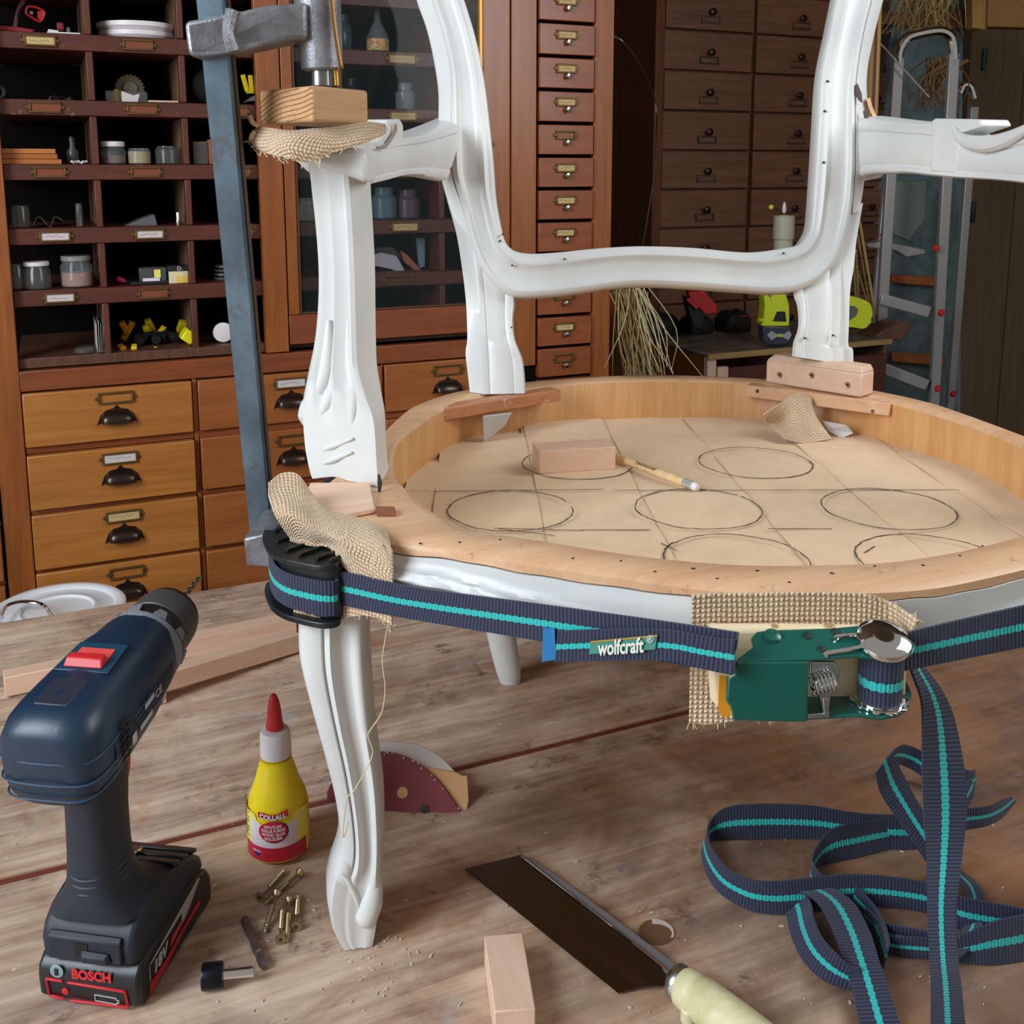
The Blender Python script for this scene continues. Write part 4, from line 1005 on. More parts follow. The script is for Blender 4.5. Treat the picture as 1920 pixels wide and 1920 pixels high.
# ground line of the strap: side of chair -> pad -> front -> ratchet
drumP = [p.lerp(cen, .055) for p in FL[:-5:4]]
def vz(p, z): return V((p.x, p.y, z))
PA = FL[-5].lerp(cen, .04); PBr = W(.606, .082, 0)
Np = V(((PBr-PA).y, -(PBr-PA).x, 0)).normalized()
def SPl(u, v): return onplane(u, v, PA, Np)
pairs = [(W(f, l, .276), W(f, l, .301)) for f, l in ((-.128, -.01), (-.118, .075), (-.09, .155), (-.03, .25), (.05, .31), (.16, .335), (.30, .365), (.36, .372))]
pairs += [(vz(p, .2745), vz(p, .2995)) for p in drumP]
pairs += [(SPl(634, 1134), SPl(637, 1071)), (SPl(752, 1157), SPl(767, 1099)), (SPl(994, 1198), SPl(994, 1130)), (SPl(1247, 1240), SPl(1247, 1165)), (SPl(1375, 1265), SPl(1385, 1186))]
ribbon(pairs, 5)
PC_, PD_ = W(.590, -.045, 0), W(.515, -.36, 0); Nq = V(((PD_-PC_).y, -(PD_-PC_).x, 0)).normalized()
def SPr(u, v): return onplane(u, v, PC_, Nq)
pr = [(SPr(1690, 1258), SPr(1690, 1188)), (SPr(1800, 1236), SPr(1800, 1162)), (SPr(1920, 1212), SPr(1920, 1135)), (SPr(2060, 1182), SPr(2060, 1105))]
pr += [(W(f, l, .270), W(f, l, .295)) for f, l in ((.30, -.372), (.16, -.340), (.05, -.312), (-.03, -.252), (-.09, -.155), (-.118, -.075), (-.128, -.01))]
ribbon(pr, 5)
# doubled end with sewn-on maker's label
fo = -VW*.004
def SL(u, v, k=1.): return onplane(u, v, PA-VW*.004*k, Np)
ribbon([(SL(1041, 1241), SL(1047, 1183)), (SL(1130, 1238), SL(1130, 1180)), (SL(1247, 1238), SL(1247, 1180)), (SL(1310, 1250), SL(1320, 1192)), (SL(1376, 1264), SL(1378, 1200))], 4, name='strap_end')
MB().prism([SL(u, v, .6) for u, v in ((1018, 1177), (1040, 1178), (1042, 1236), (1016, 1240))], -VW*.0006).build('blue_tag', plain('blue_woven_tag', (24, 108, 164), .7), band)
MT['labelgreen'] = plain('woven_green_label', (64, 132, 116), .6)
wl = [SL(u, v, 1.5) for u, v in ((1104, 1226), (1228, 1217), (1232, 1191), (1107, 1203))]
lab = MB().prism(wl, -VW*.0006).build('woven_label', MT['labelgreen'], band)
MB().prism([SL(u, v, 1.7) for u, v in ((1107, 1205), (1232, 1193), (1232, 1190), (1107, 1202))], -VW*.0006).build('label_edge', plain('ochre_thread', (160, 132, 60), .7), lab)
text_mesh('wolfcraft', .0128, (wl[0]+wl[1]+wl[2]+wl[3])/4-VW*.0013+V((-.0012, 0, -.0006)), wl[1]-wl[0], V((0, 0, 1)), 'lettering', plain('silver_thread', (214, 214, 206), .6), lab, bold=.0003, xs=.66)
text_mesh('®', .006, SL(1219, 1199, 2.), wl[1]-wl[0], V((0, 0, 1)), 'lettering', bpy.data.materials['silver_thread'], lab)
# ratchet: web plate, two cheeks, spool, knob, pawl and spring, all in the chair frame
rt = MB().prism([FP(u, v, .606) for u, v in ((1378, 1238), (1515, 1238), (1512, 1351), (1374, 1349), (1368, 1322), (1360, 1312), (1364, 1268), (1376, 1262))], FV*.0022).build('ratchet_plate', MT['green'], band, .0012)
ztop, zbot = .3065, .2715
def cheek(pts, z, name): return MB().prism([W(f, l, z) for f, l in pts], (0, 0, .0024)).build(name, MT['green'], rt, .0008)
TP0 = FP(1378, 1239, .606); TN = (FV*.38+V((0, 0, 1))).normalized()
def TC(u, v, o_=0.): return onplane(u, v, TP0+TN*o_, TN)
ct = [TC(u, v) for u, v in ((1376, 1240), (1412, 1212), (1408, 1196), (1418, 1184), (1440, 1181), (1560, 1177), (1612, 1172), (1660, 1178), (1700, 1192), (1718, 1208), (1712, 1226), (1680, 1236), (1640, 1233), (1600, 1229), (1515, 1236))]
MB().prism(ct, -TN*.0024).build('upper_cheek', MT['green'], rt, .0008)
cb = [onz(u, v, zbot) for u, v in ((1374, 1349), (1374, 1320), (1510, 1290), (1600, 1284), (1670, 1272), (1700, 1284), (1709, 1306), (1704, 1330), (1684, 1346), (1650, 1352), (1606, 1346), (1514, 1351))]
MB().prism(cb, (0, 0, .0024)).build('lower_cheek', MT['green'], rt, .0008)
scn = onz(1648, 1318, zbot+.002)
def sc_(z): return V((scn.x, scn.y, z))
spl = MB(); prf = [(.0135, .276), (.0135, .3055)]
ringn = 28; R_ = []
for z in (.2745, .279, .284, .289, .294, .299, .3055): R_.append([sc_(z)+V((math.cos(a)*.0126, math.sin(a)*.0126, 0)) for a in [2*math.pi*k/ringn for k in range(ringn)]])
spl.rings(R_, uvf=lambda i, j: [(j*.003, i/6), ((j+1)*.003, i/6), ((j+1)*.003, (i+1)/6), (j*.003, (i+1)/6)])
spl.build('wound_strap', MT['strap'], rt)
teeth = []
for k in range(40):
    a = 2*math.pi*k/40; r_ = .0168 if k % 4 < 2 else .0150; teeth.append(sc_(.2742)+V((math.cos(a)*r_, math.sin(a)*r_, 0)))
MB().prism(teeth, (0, 0, .0018)).build('ratchet_wheel', MT['chrome'], rt, .0003)
MB().lathe([(.0142, 0), (.0142, .0012), (.0130, .0016)], sc_(.2762), 28).build('washer', MT['chrome'], rt)
kc = TC(1655, 1206, .0005)
MB().lathe([(.0130, 0), (.0150, .0006), (.0154, .0022), (.0148, .0042), (.0120, .0056), (.0060, .0060), (0, .0058)], kc, 32, TN).build('knob', MT['chrome'], rt)
for a_, b_ in (((1612, 1213), (1550, 1224)), ((1606, 1190), (1570, 1193))): 
    P, Q = TC(*a_, .003), TC(*b_, .0022); MB().tube([kc+V((0, 0, .004))-(kc-P)*.9, P, Q, Q-V((0, 0, .002))], .0012, 8).build('spring_leg', MT['chrome'], rt)
for u, v, r_ in ((1448, 1194, .0052), (1514, 1192, .0030), (1566, 1184, .0026), (1540, 1217, .0024)):
    p = TC(u, v, .0001); MB().lathe([(r_, 0), (r_*.9, .0006 if u != 1448 else .0018), (r_*.5, .0008 if u != 1448 else .0026), (0, .0009 if u != 1448 else .0028)], p, 18, TN).build('rivet' if u == 1448 else 'slot', MT['green'] if u == 1448 else plain('dark_slot', (8, 40, 36), .6), rt)
MB().prism([FP(u, v, .598) for u, v in ((1520, 1240), (1566, 1240), (1578, 1262), (1560, 1300), (1556, 1342), (1540, 1344), (1536, 1300), (1520, 1290))], FV*-.004).build('pawl', MT['zinc'], rt, .001)
MB().prism([FP(u, v, .604) for u, v in ((1542, 1308), (1552, 1308), (1554, 1344), (1514, 1346), (1514, 1338), (1544, 1336))], FV*.001).build('pawl_tab', MT['zinc'], rt, .0004)
sc0, sc1 = FP(1520, 1285, .600), FP(1562, 1275, .600); axs = (sc1-sc0).normalized(); up = axs.cross(V((0, 0, 1))).normalized(); v2 = axs.cross(up)
MB().tube([sc0+(sc1-sc0)*k/60+(up*math.cos(k*.63)+v2*math.sin(k*.63))*.0052 for k in range(61)], .0009, 6, 1).build('spring', MT['chrome'], rt)
# strap coming off the spool and falling to the bench, then its loops
def B_(u, v, z=.001): return onz(u, v, z)
tail = MB()
hang = [((1700, 1236, .583), (1714, 1232, .590)), ((1712, 1268, .576), (1738, 1258, .588)), ((1727, 1312, .574), (1768, 1300, .590)), ((1730, 1360, .573), (1790, 1354, .588)), ((1729, 1456, .573), (1809, 1456, .577)),
        ((1732, 1530, .575), (1812, 1530, .573)), ((1737, 1613, .580), (1803, 1613, .570)), ((1740, 1700, .585), (1793, 1700, .567)), ((1743, 1790, .585), (1795, 1790, .570)), ((1745, 1860, .590), (1803, 1850, .580)), ((1745, 1940, .595), (1812, 1940, .590)), ((1750, 2040, .58), (1822, 2040, .575))]
def pair(a, b_): return (at(*a), at(*b_))
ribbon([pair(a, b_) for a, b_ in hang], 6, name='loose_tail')
def strand(lst, sub=6, name='loose_tail'):
    """each entry: bottom edge pixel on the bench (with lift z) and top edge pixel, standing on edge; dz = lean in depth"""
    ps = []
    for e in lst:
        (ub, vb), (ut, vt) = e[0], e[1]; z = e[2] if len(e) > 2 else .0012; dF = e[3] if len(e) > 3 else 0.
        P = onz(ub, vb, z); F = P.dot(VW); ps.append((P, at(ut, vt, F+dF)))
    return ribbon(ps, sub, name=name)
strand([((1904, 1503), (1896, 1494)), ((1880, 1530), (1880, 1500)), ((1850, 1546), (1855, 1511)), ((1813, 1553), (1813, 1516)), ((1785, 1560), (1782, 1518)), ((1745, 1584), (1740, 1530)), ((1693, 1592), (1693, 1528)), ((1640, 1586), (1635, 1527)), ((1580, 1578), (1580, 1521)), ((1530, 1573), (1530, 1512)), ((1470, 1572), (1470, 1508)), ((1413, 1573), (1413, 1508)), ((1365, 1574), (1363, 1514)), ((1330, 1578), (1336, 1534)), ((1316, 1594), (1327, 1556)),
        ((1320, 1622), (1331, 1582)), ((1333, 1653), (1346, 1608)), ((1352, 1676), (1364, 1628)), ((1378, 1693), (1388, 1642)), ((1413, 1708), (1416, 1651)), ((1460, 1714), (1458, 1653)), ((1520, 1710), (1513, 1647)), ((1565, 1702), (1563, 1641)), ((1613, 1698), (1613, 1640)), ((1660, 1700), (1660, 1643)), ((1720, 1708), (1722, 1652)), ((1760, 1720), (1762, 1662)), ((1800, 1742), (1800, 1680)), ((1850, 1752), (1845, 1690)), ((1920, 1762), (1920, 1704)), ((1990, 1770), (1990, 1716))])
strand([((1735, 1572), (1725, 1520)), ((1707, 1582), (1693, 1532)), ((1655, 1594), (1640, 1538)), ((1610, 1606), (1598, 1544)), ((1570, 1614), (1563, 1553)), ((1540, 1622), (1540, 1574)), ((1524, 1640), (1523, 1606)), ((1520, 1668), (1526, 1622)), ((1540, 1700), (1546, 1650))])
# narrow front loop: up the left, over and down the right
strand([((1612, 1860), (1612, 1815), .001), ((1583, 1852), (1596, 1812), .001), ((1545, 1838), (1566, 1786), .001), ((1510, 1806), (1541, 1757), .001), ((1488, 1765), (1527, 1722), .001), ((1476, 1722), (1520, 1690), .002), ((1475, 1690), (1500, 1668), .004)], name='loose_tail')
ribbon([pair((1477, 1688, .742), (1502, 1664, .752)), pair((1494, 1672, .735), (1545, 1660, .745)), pair((1530, 1690, .722), (1597, 1690, .722)), pair((1556, 1733, .700), (1630, 1745, .690)), pair((1580, 1797, .668), (1648, 1800, .664)), pair((1597, 1855, .647), (1665, 1850, .644)), pair((1608, 1900, .630), (1680, 1897, .628)), pair((1618, 1945, .617), (1696, 1945, .615)), pair((1625, 2000, .600), (1706, 2000, .600))], 6, name='loose_tail')
strand([((1600, 1700), (1605, 1660), .001), ((1625, 1730), (1640, 1698), .001), ((1640, 1775), (1660, 1735), .001), ((1655, 1815), (1668, 1770), .001)])
# upper leaf
ribbon([pair((1642, 1448, .800), (1672, 1410, .84)), pair((1652, 1487, .798), (1692, 1452, .82)), pair((1680, 1532, .785), (1716, 1496, .80)), pair((1712, 1578, .765), (1742, 1540, .775)), pair((1745, 1625, .752), (1765, 1590, .775)), pair((1770, 1638, .765), (1786, 1620, .785)), pair((1788, 1646, .768), (1803, 1634, .785)), pair((1808, 1668, .755), (1830, 1656, .765)), pair((1812, 1700, .735), (1846, 1690, .74)), pair((1808, 1735, .715), (1840, 1745, .70)), pair((1786, 1765, .695), (1806, 1790, .675)), pair((1755, 1775, .690), (1770, 1800, .672))], 6, name='loose_tail')
strand([((1650, 1450), (1662, 1420), .018, .01), ((1672, 1432), (1690, 1398), .02, .0), ((1705, 1440), (1715, 1402), .012, 0), ((1740, 1462), (1745, 1418), .006), ((1790, 1490), (1800, 1440), .002), ((1822, 1482), (1824, 1446), .0015), ((1828, 1470), (1826, 1444), .0015), ((1820, 1500), (1812, 1470), .001), ((1800, 1530), (1790, 1500), .001), ((1770, 1560), (1765, 1520), .001)])
strand([((1618, 1728), (1625, 1702), .001), ((1655, 1762), (1655, 1728), .001), ((1695, 1775), (1695, 1738), .001), ((1745, 1788), (1745, 1748), .001), ((1785, 1800), (1780, 1762), .001), ((1820, 1806), (1813, 1750), .001), ((1863, 1808), (1863, 1728), .001), ((1920, 1800), (1920, 1715), .001), ((1990, 1780), (1990, 1700), .001)])
strand([((1640, 1778), (1648, 1755), .001), ((1690, 1792), (1690, 1756), .001), ((1750, 1798), (1750, 1760), .001), ((1790, 1800), (1790, 1770), .001)])

# burlap and pine pads between ratchet and apron
rows = [[(1298, 1118, .576), (1340, 1114, .576), (1400, 1114, .576), (1480, 1112, .576), (1560, 1112, .576), (1630, 1116, .576), (1670, 1132, .578), (1700, 1150, .590), (1722, 1162, .596)],
        [(1297, 1180, .574), (1340, 1180, .576), (1400, 1180, .576), (1480, 1180, .576), (1560, 1180, .576), (1630, 1180, .576), (1672, 1182, .578), (1692, 1188, .588), (1704, 1192, .596)],
        [(1294, 1270, .573), (1340, 1270, .575), (1400, 1270, .576), (1480, 1270, .576), (1560, 1270, .576), (1620, 1270, .576), (1640, 1270, .578), (1655, 1270, .580), (1665, 1270, .582)],
        [(1292, 1356, .572), (1335, 1358, .574), (1400, 1348, .576), (1480, 1346, .576), (1560, 1340, .576), (1600, 1335, .576), (1620, 1330, .578), (1635, 1325, .580), (1645, 1320, .582)]]
g = [cat([FP(u, v, f-.0065) for u, v, f in r], 5) for r in rows]; g = [list(x) for x in zip(*[cat(c, 6) for c in zip(*g)])]
bs = MB().sheet(g, .0016).build('burlap_scrap', MT['burlap'], None); tag(bs, 'burlap strip behind the pine pad on the front seat rail', 'burlap', 'burlap padding scraps')
mb = MB()
for k in range(70):
    i = random.randrange(len(g[0])); p = g[0][i] if k % 3 else g[-1][i]
    mb.tube([p, p+V((random.uniform(-.003, .003), random.uniform(-.002, .001), random.uniform(-.002, .003) if k % 3 else -.003))], .00028, 4, 1)
o = mb.build('frayed_threads', bpy.data.materials['burlap_fray'], bs); o['kind'] = 'stuff'
pp = MB().prism([FP(u, v, .581) for u, v in ((1332, 1176), (1350, 1178), (1500, 1178), (1706, 1182), (1700, 1330), (1352, 1334), (1336, 1318), (1330, 1250))], FV*-.0095).build('pine_pad', MT['pine'], None, .003)
tag(pp, 'cream pine board held between the green ratchet and burlap', 'wood block')
MB().prism([FP(u, v, .5815) for u, v in ((1348, 1266), (1362, 1268), (1360, 1310), (1370, 1325), (1368, 1342), (1352, 1343), (1346, 1325))], FV*.0010).build('orange_stain', plain('orange_stain', (222, 150, 30), .5), pp)
for u, v in ((1452, 1167), (1555, 1163)):
    P = FP(u, v, .577); P.z = FP(1500, 1178, .581).z+.0001; MB().lathe([(.0028, 0), (.0020, .0002), (0, .0003)], P, 14).build('dent', plain('brown_dent', (176, 140, 96), .7), pp)
# ------------------------------------------------------------ cordless drill
DO = onz(270, 1892, 0).lerp(onz(80, 1868, 0), .5); DO.z = 0
DX_ = V((.537, .843, 0)).normalized(); DY_ = V((-.843, .537, 0)).normalized()
def DL(x, y, z): return DO+DX_*x+DY_*y+V((0, 0, z))
drill = thing('cordless_drill', 'dark blue cordless drill standing on its battery with a twist bit', 'drill', DO)
def rrect(c, hx, hy, X, Y, e=3.2, n=28):
    out = []
    for k in range(n):
        a = 2*math.pi*k/n; ca, sa = math.cos(a), math.sin(a)
        out.append(c+X*hx*math.copysign(abs(ca)**(2/e), ca)+Y*hy*math.copysign(abs(sa)**(2/e), sa))
    return out
def az(x): return .205+.155*x
AX = (DX_+V((0, 0, .155))).normalized(); AU = AX.cross(DY_)*-1; AU = AU if AU.z > 0 else -AU
body = MB(); R = []
for x, hw, hh, dz in ((-.036, .020, .018, -.002), (-.034, .028, .026, -.002), (-.029, .0330, .0320, -.001), (-.018, .0355, .0355, 0), (-.006, .0360, .0365, 0), (.010, .0355, .0362, 0), (.030, .0345, .0355, 0), (.055, .0335, .0345, .0), (.075, .032, .0330, .0), (.088, .0305, .0320, .0), (.094, .0295, .031, 0)):
    R.append(rrect(DL(x, 0, az(x)+dz), hw, hh, DY_, AU, 3.0 if x < .06 else 2.3))
body.rings(R); bd = body.build('body', MT['navyplastic'], drill, ang=45)
# rear cap with raised ribs
STN = ((-.036, .020, .018), (-.034, .028, .026), (-.029, .0330, .0320), (-.018, .0355, .0355), (-.006, .0360, .0365), (.006, .0357, .0363))
rbm = plain('rib_highlight', (40, 66, 92), .4)
for dz in (.006, -.009, -.021):
    def yy(hw, hh): q = 1-(abs(dz)/hh)**3 if abs(dz) < hh else 0; return hw*max(0, q)**(1/3.)
    ls = [(x, yy(hw, hh)) for x, hw, hh in STN if yy(hw, hh) > 0]
    pts = [DL(x, -y, az(x)+dz) for x, y in ls[::-1]]+[DL(ls[0][0]-.0012, -ls[0][1]*.4, az(ls[0][0])+dz), DL(ls[0][0]-.0012, ls[0][1]*.4, az(ls[0][0])+dz)]+[DL(x, y, az(x)+dz) for x, y in ls]
    MB().tube(pts, .0008, 6, 4).build('rib', rbm, bd)
# dark rubber side panels and bottom
sp_ = MB(); R = []
for x, hw, hh in ((-.010, .0368, .030), (.010, .0362, .033), (.035, .0352, .033), (.060, .0342, .032), (.082, .0318, .030)):
    R.append([DL(x, -hw*math.cos(a)**.6 if math.cos(a) > 0 else 0, az(x)-.004+hh*.80*math.sin(a)) for a in [-.95+1.9*k/10 for k in range(11)]])
sp_.sheet(R, .001).build('side_panel', MT['darkrubber'], bd, ang=50)
def side(x, z, o_=.0405): return DL(x, -o_+.0030+.035*max(0, x), az(x)+z)
prn = MB()
for k in range(5): prn.bar(side(.014+.003*k, .004-.0042*k), side(.050+.003*k, .004-.0042*k), .0006, .0004, (0, 0, 1))
prn.build('small_print', plain('faint_blue_print', (70, 92, 112), .5), bd)
for (x0, x1, z) in ((.030, .044, .001), (.022, .040, -.009)):
    MB().prism([side(x0, z-.002, .0408), side(x1, z-.002, .0408), side(x1, z+.0016, .0408), side(x0, z+.0016, .0408)], DY_*.0004).build('rating_plate', MT['print'], bd)
MB().prism([side(.010, -.013, .0408), side(.016, -.013, .0408), side(.016, -.006, .0408), side(.010, -.006, .0408)], DY_*.0004).build('rating_plate', MT['print'], bd)
text_mesh('CE', .008, side(.050, -.001, .0412), DX_+V((0, 0, .155)), V((0, 0, 1)), 'marking', MT['print'], bd)
mb = MB()
for k in range(6):
    for q in range(2): mb.bar(side(-.004-.0*k+.006*q, .010-.005*k), side(.001+.006*q, .012-.005*k), .0018, .0008, (0, 0, 1))
mb.build('vent', MT['black'], bd)
# top: speed switch
sw = MB().prism([DL(x, y, az(x)+.0348) for x, y in ((.014, .020), (.014, -.020), (.046, -.018), (.046, .018))], AU*.0014).build('switch_plate', plain('dark_blue_plate', (26, 66, 88), .35), bd, .0006)
MB().prism([DL(x, y, az(x)+.0364) for x, y in ((.017, .0135), (.017, -.0135), (.038, -.0125), (.038, .0125))], AU*.0008).build('switch_slot', plain('coral_slot', (222, 80, 78), .4), bd)
MB().rings([[DL(x, y, az(x)+.0366) for x, y in ((.016, .0145), (.016, -.0145), (.027, -.0135), (.027, .0135))], [DL(x, y, az(x)+.0422) for x, y in ((.019, .013), (.019, -.013), (.025, -.0125), (.025, .0125))]]).build('speed_switch', MT['red'], bd, .001)
MB().prism([DL(x, y, az(x)+.0350) for x, y in ((-.022, .012), (-.022, -.012), (.004, -.0125), (.008, 0), (.004, .0125))], AU*.0018).build('rear_inlay', plain('dusky_inlay', (40, 44, 58), .5), bd, .0008)
# collar, torque ring, chuck, bit
def axp(x): return DL(x, 0, az(x))
def axl(prof, name, mat, par=drill, n=36): return MB().lathe([(r, (x)*AX.length) for x, r in prof], axp(0), n, AX, caps=True).build(name, mat, par, ang=40)
axl([(.091, .0300), (.093, .0312), (.101, .0308), (.1015, .0290)], 'torque_ring', MT['greyring'])
mb = MB()
for k in range(9):
    a = 2*math.pi*k/9; q = DY_*math.cos(a)+AU*math.sin(a); t = AX.cross(q)
    mb.prism([axp(.101)+q*.0296-t*.0052, axp(.101)+q*.0296+t*.0052, axp(.1085)+q*.0288+t*.0030, axp(.1085)+q*.0288-t*.0030], q*.0014)
mb.build('torque_tooth', MT['greyring'], drill)
axl([(.1012, .0288), (.104, .0290), (.116, .0272), (.118, .0262)], 'collar', MT['blackplastic'])
axl([(.117, .0250), (.119, .0268), (.126, .0266), (.137, .0258), (.142, .0245)], 'chuck', plain('grey_chuck_sleeve', (84, 82, 84), .45, .3, .3, 900))
axl([(.142, .0243), (.146, .0232), (.151, .0160), (.153, .0100), (.153, .0020)], 'chuck_nose', plain('brown_black_steel', (54, 44, 42), .35, .8))
bit = MB(); b0, b1 = axp(.153), axp(.200); n_ = 44
for ph in (0, math.pi):
    g = []
    for k in range(n_+1):
        t = k/n_; c = b0.lerp(b1, t); a = ph+t*6*math.pi; r_ = .0022*(1 if t < .95 else (1-t)/.05)
        e1 = DY_*math.cos(a)+AU*math.sin(a); g.append([c+e1*r_, c+(DY_*math.cos(a+1.9)+AU*math.sin(a+1.9))*r_, c])
    bit.sheet(g, .0004)
bit.build('twist_bit', plain('bright_bit_steel', (176, 166, 140), .22, 1.), drill)
# handle
R = []
for z, cx, hx, hy, e in ((.185, .026, .026, .019, 2.6), (.160, .024, .0235, .0185, 2.6), (.135, .022, .0215, .0185, 2.6), (.110, .0215, .0215, .0190, 2.6), (.092, .0215, .0225, .0200, 2.6), (.080, .0225, .0250, .0235, 2.8), (.071, .026, .029, .0300, 3.2), (.064, .034, .036, .0350, 4)):
    R.append(rrect(DL(cx, 0, z), hx, hy, DX_, DY_, e, 32))
hd = MB().rings(R).build('handle', MT['darkrubber'], drill, ang=50)
for k, z in enumerate((.100, .0945, .089, .0835)):
    rr = [DL(.0215-.0228*math.cos(a)-.0002, .0202*math.sin(a)*(1+.02*k), z-.004*math.cos(a)) for a in [-1.5+3.0*q/14 for q in range(15)]]
    MB().tube(rr, .0007, 6, 2).build('grip_ridge', plain('grip_ridge_grey', (70, 80, 88), .5) if 'grip_ridge_grey' not in bpy.data.materials else bpy.data.materials['grip_ridge_grey'], hd)
MB().skin([[DL(x, y, z) for x, z in ((.048, .172), (.056, .160), (.054, .146), (.046, .134), (.043, .124))] for y in (-.008, .008)]+[[DL(x-.01, y, z) for x, z in ((.048, .172), (.056, .160), (.054, .146), (.046, .134), (.043, .124))] for y in (.008, -.008)], 3).build('trigger', MT['red'], drill)
# foot above the battery
pf = [(.000, .030), (-.002, .048), (.002, .058), (.012, .066), (.030, .071), (.052, .066), (.074, .062), (.092, .055), (.104, .044), (.108, .032)]
ft = MB().prism([DL(x, -.0355, z) for x, z in pf], DY_*.071).build('foot', MT['darkrubber'], drill, .005, seg=3, ang=50)
for k in range(3):
    x = .062+.014*k; z = .0655-.005*k
    MB().prism([DL(x, -.034, z-.001), DL(x+.009, -.034, z-.0045), DL(x+.009, .034, z-.0045), DL(x, .034, z-.001)], V((0, 0, .0035))).build('foot_step', MT['blackplastic'], ft, .001)
MB().prism([DL(.048, -.004, .0665), DL(.070, -.004, .062), DL(.070, .020, .062), DL(.048, .020, .0665)], V((0, 0, .003))).build('gauge_housing', plain('petrol_blue', (24, 74, 104), .4), ft, .001)
MB().prism([DL(.068, .000, .0655), DL(.080, .000, .0625), DL(.080, .018, .0625), DL(.068, .018, .0655)], V((0, 0, .0035))).build('lamp', MT['chrome'], ft, .0015)
# battery
pf = [(.0005, .0008), (-.0035, .006), (-.0045, .020), (-.003, .028), (.004, .034), (.03, .036), (.090, .036), (.106, .032), (.112, .022), (.112, .0008)]
bt_ = MB().prism([DL(x, -.0382, z) for x, z in pf], DY_*.0764).build('battery', MT['blackplastic'], drill, .003, seg=3, ang=50)
lt = MB().rings([[DL(-.0045, y, z) for y, z in ((.028, .036), (-.026, .036), (-.026, .052), (.028, .053))], [DL(-.0005, y, z) for y, z in ((.028, .034), (-.026, .034), (-.026, .055), (.028, .056))]])
lt.build('latch', MT['darkrubber'], bt_, .001)
MB().prism([DL(-.0048, y, z) for y, z in ((.008, .040), (-.002, .040), (-.002, .050), (.008, .050))], DX_*-.0002).build('latch_recess', MT['black'], bt_)
MB().rings([[DL(-.0048, y, z) for y, z in ((.003, .0375), (-.020, .0375), (-.018, .045), (.003, .046))], [DL(-.0085, y, z) for y, z in ((.001, .038), (-.018, .038), (-.016, .0425), (.001, .043))]]).build('latch_button', MT['darkrubber'], bt_, .001)
def BF(y, z, o_=0.): return DL(-.0046-o_+(.0010*(.020-z)/.014 if z < .020 else 0), y, z)
bx = DY_*-1
text_mesh('BOSCH', .0098, BF(-.0035, .0255, .0006)+DX_*.0002, bx, V((0, 0, 1)), 'lettering', MT['redprint'], bt_, bold=.0004, depth=.0003, xs=.92)
MB().lathe([(.0048, 0), (.0048, .0005)], BF(.0225, .0262), 24, -DX_).build('emblem', MT['print'], bt_)
MB().lathe([(.0042, 0), (.0042, .0007)], BF(.0225, .0262), 24, -DX_).build('emblem_disc', plain('emblem_teal', (120, 150, 160), .4), bt_)
MB().box(BF(.0225, .0262, .0008), (.0014, .0022, .005), M.Rotation(math.atan2(DX_.y, DX_.x), 3, 'Z')).build('emblem_armature', MT['blackplastic'], bt_)
mb = MB()
fr = [((.031, .0195), (.0185, .0190)), ((.015, .0185), (-.028, .0165)), ((.031, .0195), (.030, .0055)), ((-.028, .0165), (-.029, .0035)), ((.030, .0055), (.019, .0040)), ((.015, .0035), (-.029, .0035))]
for (a, b_) in fr: mb.bar(BF(*a, .0004), BF(*b_, .0004), .0016, .0018, (0, 0, 1))
mb.build('red_frame', MT['red'], bt_, .0004)
MB().lathe([(.0026, 0), (.0026, .0008), (.0015, .0012)], BF(.0175, .0105), 16, -DX_).build('gauge_button', MT['red'], bt_)
mb = MB()
for a, b_ in (((-.0045, .0085), (-.0205, .0075)), ((-.0045, .0035), (-.0205, .0025)), ((-.0045, .0085), (-.0045, .0035)), ((-.0205, .0075), (-.0205, .0062)), ((-.0205, .0025), (-.0205, .0038)), ((-.0205, .0062), (-.0222, .0060)), ((-.0222, .0060), (-.0222, .0038)), ((-.0222, .0038), (-.0205, .0038))): mb.bar(BF(a[0], a[1]+.002, .0002), BF(b_[0], b_[1]+.002, .0002), .0005, .0005, (0, 0, 1))
mb.build('battery_icon', MT['print'], bt_)
def BS(x, z, o_=0.): return DL(x, -.0384-o_, z)
MB().prism([BS(x, z) for x, z in ((.010, .013), (.010, .024), (.012, .026), (.088, .036), (.092, .034), (.074, .024), (.066, .0205), (.060, .0195), (.036, .0135))], DY_*-.0003).build('grey_flash', plain('silver_flash', (170, 160, 160), .4), bt_)
MB().prism([BS(x, z, .0003) for x, z in ((.011, .0130), (.011, .0245), (.060, .0280), (.058, .0205), (.036, .0140))], DY_*-.0003).build('black_panel', MT['black'], bt_)
MB().prism([BS(x, z, .0006) for x, z in ((.040, .0160), (.042, .0215), (.060, .0235), (.058, .0200))], DY_*-.0002).build('red_flash', MT['redprint'], bt_)
MB().prism([BS(x, z) for x, z in ((.008, .0030), (.010, .0115), (.036, .0115), (.062, .0150), (.090, .0170), (.090, .0135), (.060, .0115), (.034, .0050))], DY_*-.0004).build('red_band', MT['red'], bt_)
text_mesh('18V', .0125, BS(.0245, .0187, .0008), DX_+V((0, 0, .05)), V((0, 0, 1)), 'lettering', MT['print'], bt_, bold=.0003, shear=.2)

